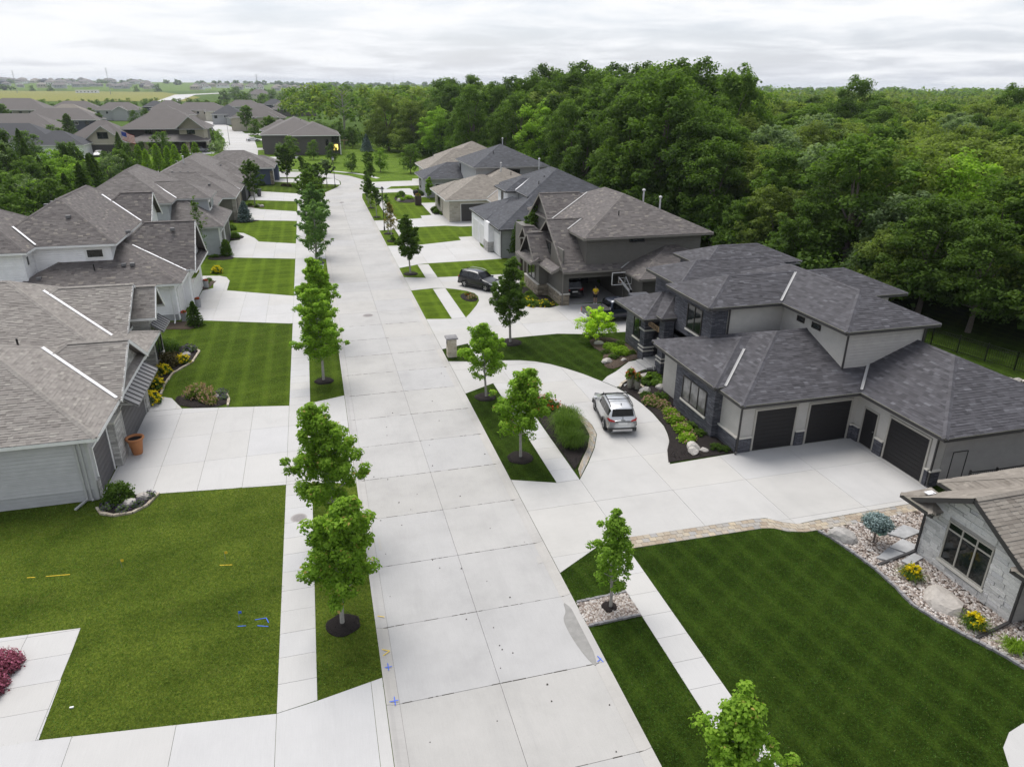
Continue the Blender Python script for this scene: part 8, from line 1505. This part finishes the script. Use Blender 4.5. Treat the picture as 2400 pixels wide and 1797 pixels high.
for k_, x_, y_, s_ in (('spruce', -62.3, 182, .9), ('spruce', -58.6, 181, .85), ('bright', -46, 153, .9), ('dark', -45, 156, .85), ('arb', -55.5, 190, .95), ('arb', -53, 190, .95), ('arb', -50.7, 189, 1.0), ('mid', -42, 151, .62), ('dark', -41.7, 189.6, .65), ('mid', -44.8, 186, .55), ('spruce', -64, 196, 1.0), ('dark', -70, 205, 1.0), ('mid', -66, 208, .95), ('spruce', -74, 214, 1.0), ('dark', -78, 216, .9)): gtree(k_, x_, y_, s_)
# tree belt this side of the field, and scattered trees out to the horizon
BELT = [('dark round tree in the belt before the yellow field', broad(411, 12, 6, .05, 700, 1.1, 46, 'leaf_dark', .85, 2.2, low=.25)), ('mid-green round tree in the belt before the yellow field', broad(412, 12, 6, .05, 700, 1.1, 46, 'leaf_mid', .85, 2.2, low=.25)), ('yellow-green tree in the belt before the yellow field', broad(413, 11, 5.5, .05, 700, 1.0, 46, 'leaf_olive', .85, 2.0, low=.25))]
for k in range(190):
    t = k / 189; y = rl.uniform(560, 800) - 60 * math.sin(t * 9); x = -.42 * y + t * (.47 * y) + rl.uniform(-8, 8); i = rl.choice((0, 1, 1, 2)); plant_tree('belt_tree', BELT[i][1], x, y, BELT[i][0], 'tree', 'tree belt before the field', rl.uniform(.32, .52) * (1 + 1.0 * max(0, t - .72) / .28), rl.uniform(0, 6), -.1)
for k in range(60): y = rl.uniform(640, 1500); x = rl.uniform(-.10, .06) * y; i = rl.choice((0, 1)); plant_tree('belt_tree', BELT[i][1], x, y, BELT[i][0].replace('belt before the yellow field', 'valley right of the far road'), 'tree', 'trees of the far valley', rl.uniform(.6, 1.05), rl.uniform(0, 6), -.1)
for x, y, s, lab in ((-330, 1960, 1.5, 'large rounded tree clump at the far side of the field'), (-372, 1940, 1.2, 'second rounded tree clump at the far side of the field'), (-560, 1980, 1.3, 'broad tree clump before the hazy houses'), (-600, 1990, 1.1, 'smaller tree clump before the hazy houses'), (-92, 1150, 1.3, 'pair of tall round trees on the far slope, left one'), (-68, 1160, 1.15, 'pair of tall round trees on the far slope, right one'), (-52, 1140, .6, 'yellowish tree beside the lone grey house')): plant_tree('far_tree', BELT[1 if s > 1 else 2][1], x, y, lab, 'tree', None, s, 0, -.2)
def strip(pts_, label, seed, mat='leaf_dark', leaf=4.5, per=110): return canopy('far_woodland', pts_, label, seed, leaf, per, mat, 12, 7)
strip([(rl.uniform(-.5, -.34) * 1750, rl.uniform(1650, 1850), rl.uniform(9, 14)) for _ in range(46)], 'dark hedge line along the far edge of the field', 320); strip([(t * 3300, 3300 + rl.uniform(-200, 300), rl.uniform(26, 36)) for t in np.linspace(-.75, .25, 150)], 'hazy treeline along the left horizon', 321, 'leaf_dark', 7, 120)
strip([(t * 2300, 2300 + rl.uniform(-300, 300) - abs(t) * 600, rl.uniform(16, 24)) for t in np.linspace(.0, 1.55, 210)], 'hazy treeline along the right horizon', 322, 'leaf_mid', 6, 120); strip([(t * 900, 900 + rl.uniform(-150, 150) - abs(t) * 250, rl.uniform(14, 19)) for t in np.linspace(.02, 1.6, 260)], 'continuous treetops of the far wood on the right', 323, 'leaf_mid', 3, 130); strip([(t * 480, 480 + rl.uniform(-60, 60) - abs(t) * 130, rl.uniform(12, 16)) for t in np.linspace(.08, 1.6, 260)], 'treetops of the middle wood on the right', 324, 'leaf_olive', 1.8, 170)
for x, y, lab, s in ((158, 140, 'tall spreading treetop standing above the right wood', 1.0), (128, 156, 'broad crown breaking the skyline of the right wood', 1.08)): plant_tree('skyline_tree', WOOD[1][1][0], x, y, lab, 'tree', None, s, 1.0, -.1)
# far hills, masts and pale buildings
def hill(pts_, z, name='hills'):
    g = G(); n = len(pts_); g.add([(x, y, -.2) for x, y in pts_] + [(x * 1.25, y * 1.55, z) for x, y in pts_], [(i, i + 1, i + 1 + n, i + n) for i in range(n - 1)]); g.add([(x * 1.25, y * 1.55, z) for x, y in pts_] + [(x * 2.2, y * 3.0, z - 4) for x, y in pts_], [(i, i + 1, i + 1 + n, i + n) for i in range(n - 1)]); return g.build(name, 'meadow_grass', kind='structure')
hill([(-2600, 2250), (-1600, 2300), (-900, 2320), (-300, 2380), (300, 2500), (1200, 2400)], 24)
for x, y, H, lab in ((-330, 1500, 44, 'thin transmission mast leaning above the field'), (-520, 1640, 40, 'second thin mast left of the field'), (-70, 1300, 34, 'thin mast above the far road'), (330, 2900, 62, 'water tower mast on the horizon')):
    r = empty('mast', (x, y, 0), lab, 'mast'); G().tube([(x, y, 0), (x, y, H)], [.5, .28], 6).build('pole', 'galvanised', r); g = G()
    for k in range(3): g.bar((x - 2.2, y, H - 2 - 3 * k), (x + 2.2, y, H - 2 - 3 * k), .3)
    g.build('crossarm', 'galvanised', r)
for x, y, w_, d, H, lab, mat in ((560, 2600, 190, 60, 13, 'long white warehouse on the horizon', 'siding_white'), (700, 2650, 120, 60, 12, 'second white warehouse on the horizon', 'siding_white'), (590, 2700, 30, 30, 24, 'tall white block above the warehouses', 'siding_white'), (900, 2500, 120, 50, 13, 'pale warehouse seen over the wood', 'siding_mist'), (-420, 1720, 40, 14, 5, 'white lorry-like shed at the edge of the field', 'siding_white'), (-690, 1500, 36, 12, 5, 'white shed left of the field', 'siding_white'), (-250, 610, 90, 40, 6, 'pale flat-roofed building behind the left roofs', 'siding_white')):
    r = empty('far_building', (x, y, 0), lab, 'building'); G().box(x - w_ / 2, x + w_ / 2, y - d / 2, y + d / 2, 0, H).build('wall', mat, r); G().box(x - w_ / 2 - .5, x + w_ / 2 + .5, y - d / 2 - .5, y + d / 2 + .5, H, H + .6).build('roof', 'vent_pale', r); g = G()
    for k in range(6): a = x - w_ / 2 + (k + .3) * w_ / 6; g.box(a, a + w_ / 16, y - d / 2 - .06, y - d / 2 + .1, H * .3, H * .62)
    g.build('window', 'window_glass', r)
# ------------------------------------------------------------------ grass blades over the near lawns
def blades(name, x0, x1, y0, y1, dens, mat, label, hgt=.045, seed=1):
    rng = np.random.default_rng(seed); n = int((x1 - x0) * (y1 - y0) * dens); X = rng.uniform(x0, x1, n); Y = rng.uniform(y0, y1, n); bad = np.zeros(n, bool)
    for P in PAVED:
        xs = [p[0] for p in P]; ys = [p[1] for p in P]
        if max(xs) < x0 or min(xs) > x1 or max(ys) < y0 or min(ys) > y1: continue
        bad |= inside(P, X + rng.normal(0, .035, n), Y + rng.normal(0, .035, n))
    X, Y = X[~bad], Y[~bad]; n = len(X); a = rng.uniform(0, 6.283, n); w = .014; h_ = hgt * rng.uniform(.5, 1.3, n); lx, ly = rng.normal(0, .025, n), rng.normal(0, .025, n); z0 = np.full(n, YARD - .005)
    V = np.stack([np.stack([X - np.cos(a) * w, Y - np.sin(a) * w, z0], 1), np.stack([X + np.cos(a) * w, Y + np.sin(a) * w, z0], 1), np.stack([X + lx, Y + ly, z0 + h_], 1)], 1)
    obj(name, quads_mesh(name, V, mat, np.clip(rng.normal(.5, .22, n), 0, 1), 3), label=label, cat='grass', kind='stuff')
blades('grass', -16, .70, 17.8, 33.6, 260, 'grass_blade', 'mown grass of the near left lawn', seed=1); blades('grass', -13, .70, 42.5, 62, 90, 'grass_blade', 'mown grass around the second left lawn', seed=2)
blades('grass', 8.32, 24, 8.5, 24, 260, 'grass_blade_dark', 'dense dark mown grass of the near right lawn', seed=3); blades('grass', 8.32, 20.5, 28.5, 52, 90, 'grass_blade_dark', 'mown grass around the half-round drive', seed=4)
# ------------------------------------------------------------------ haze
hm_ = bpy.data.materials.new('haze_air'); hm_.use_nodes = True; t_ = hm_.node_tree; t_.nodes.clear(); o_ = t_.nodes.new('ShaderNodeOutputMaterial'); v_ = t_.nodes.new('ShaderNodeVolumePrincipled')
v_.inputs['Color'].default_value = (.80, .86, .95, 1); v_.inputs['Density'].default_value = .00009; v_.inputs['Anisotropy'].default_value = .2; t_.links.new(v_.outputs[0], o_.inputs['Volume']); MATS['haze_air'] = hm_
G().box(-8800, 8800, -250, 13500, -1.2, 75).build('haze', 'haze_air', label='thin blue-white haze lying over the whole valley', cat='haze', kind='stuff')
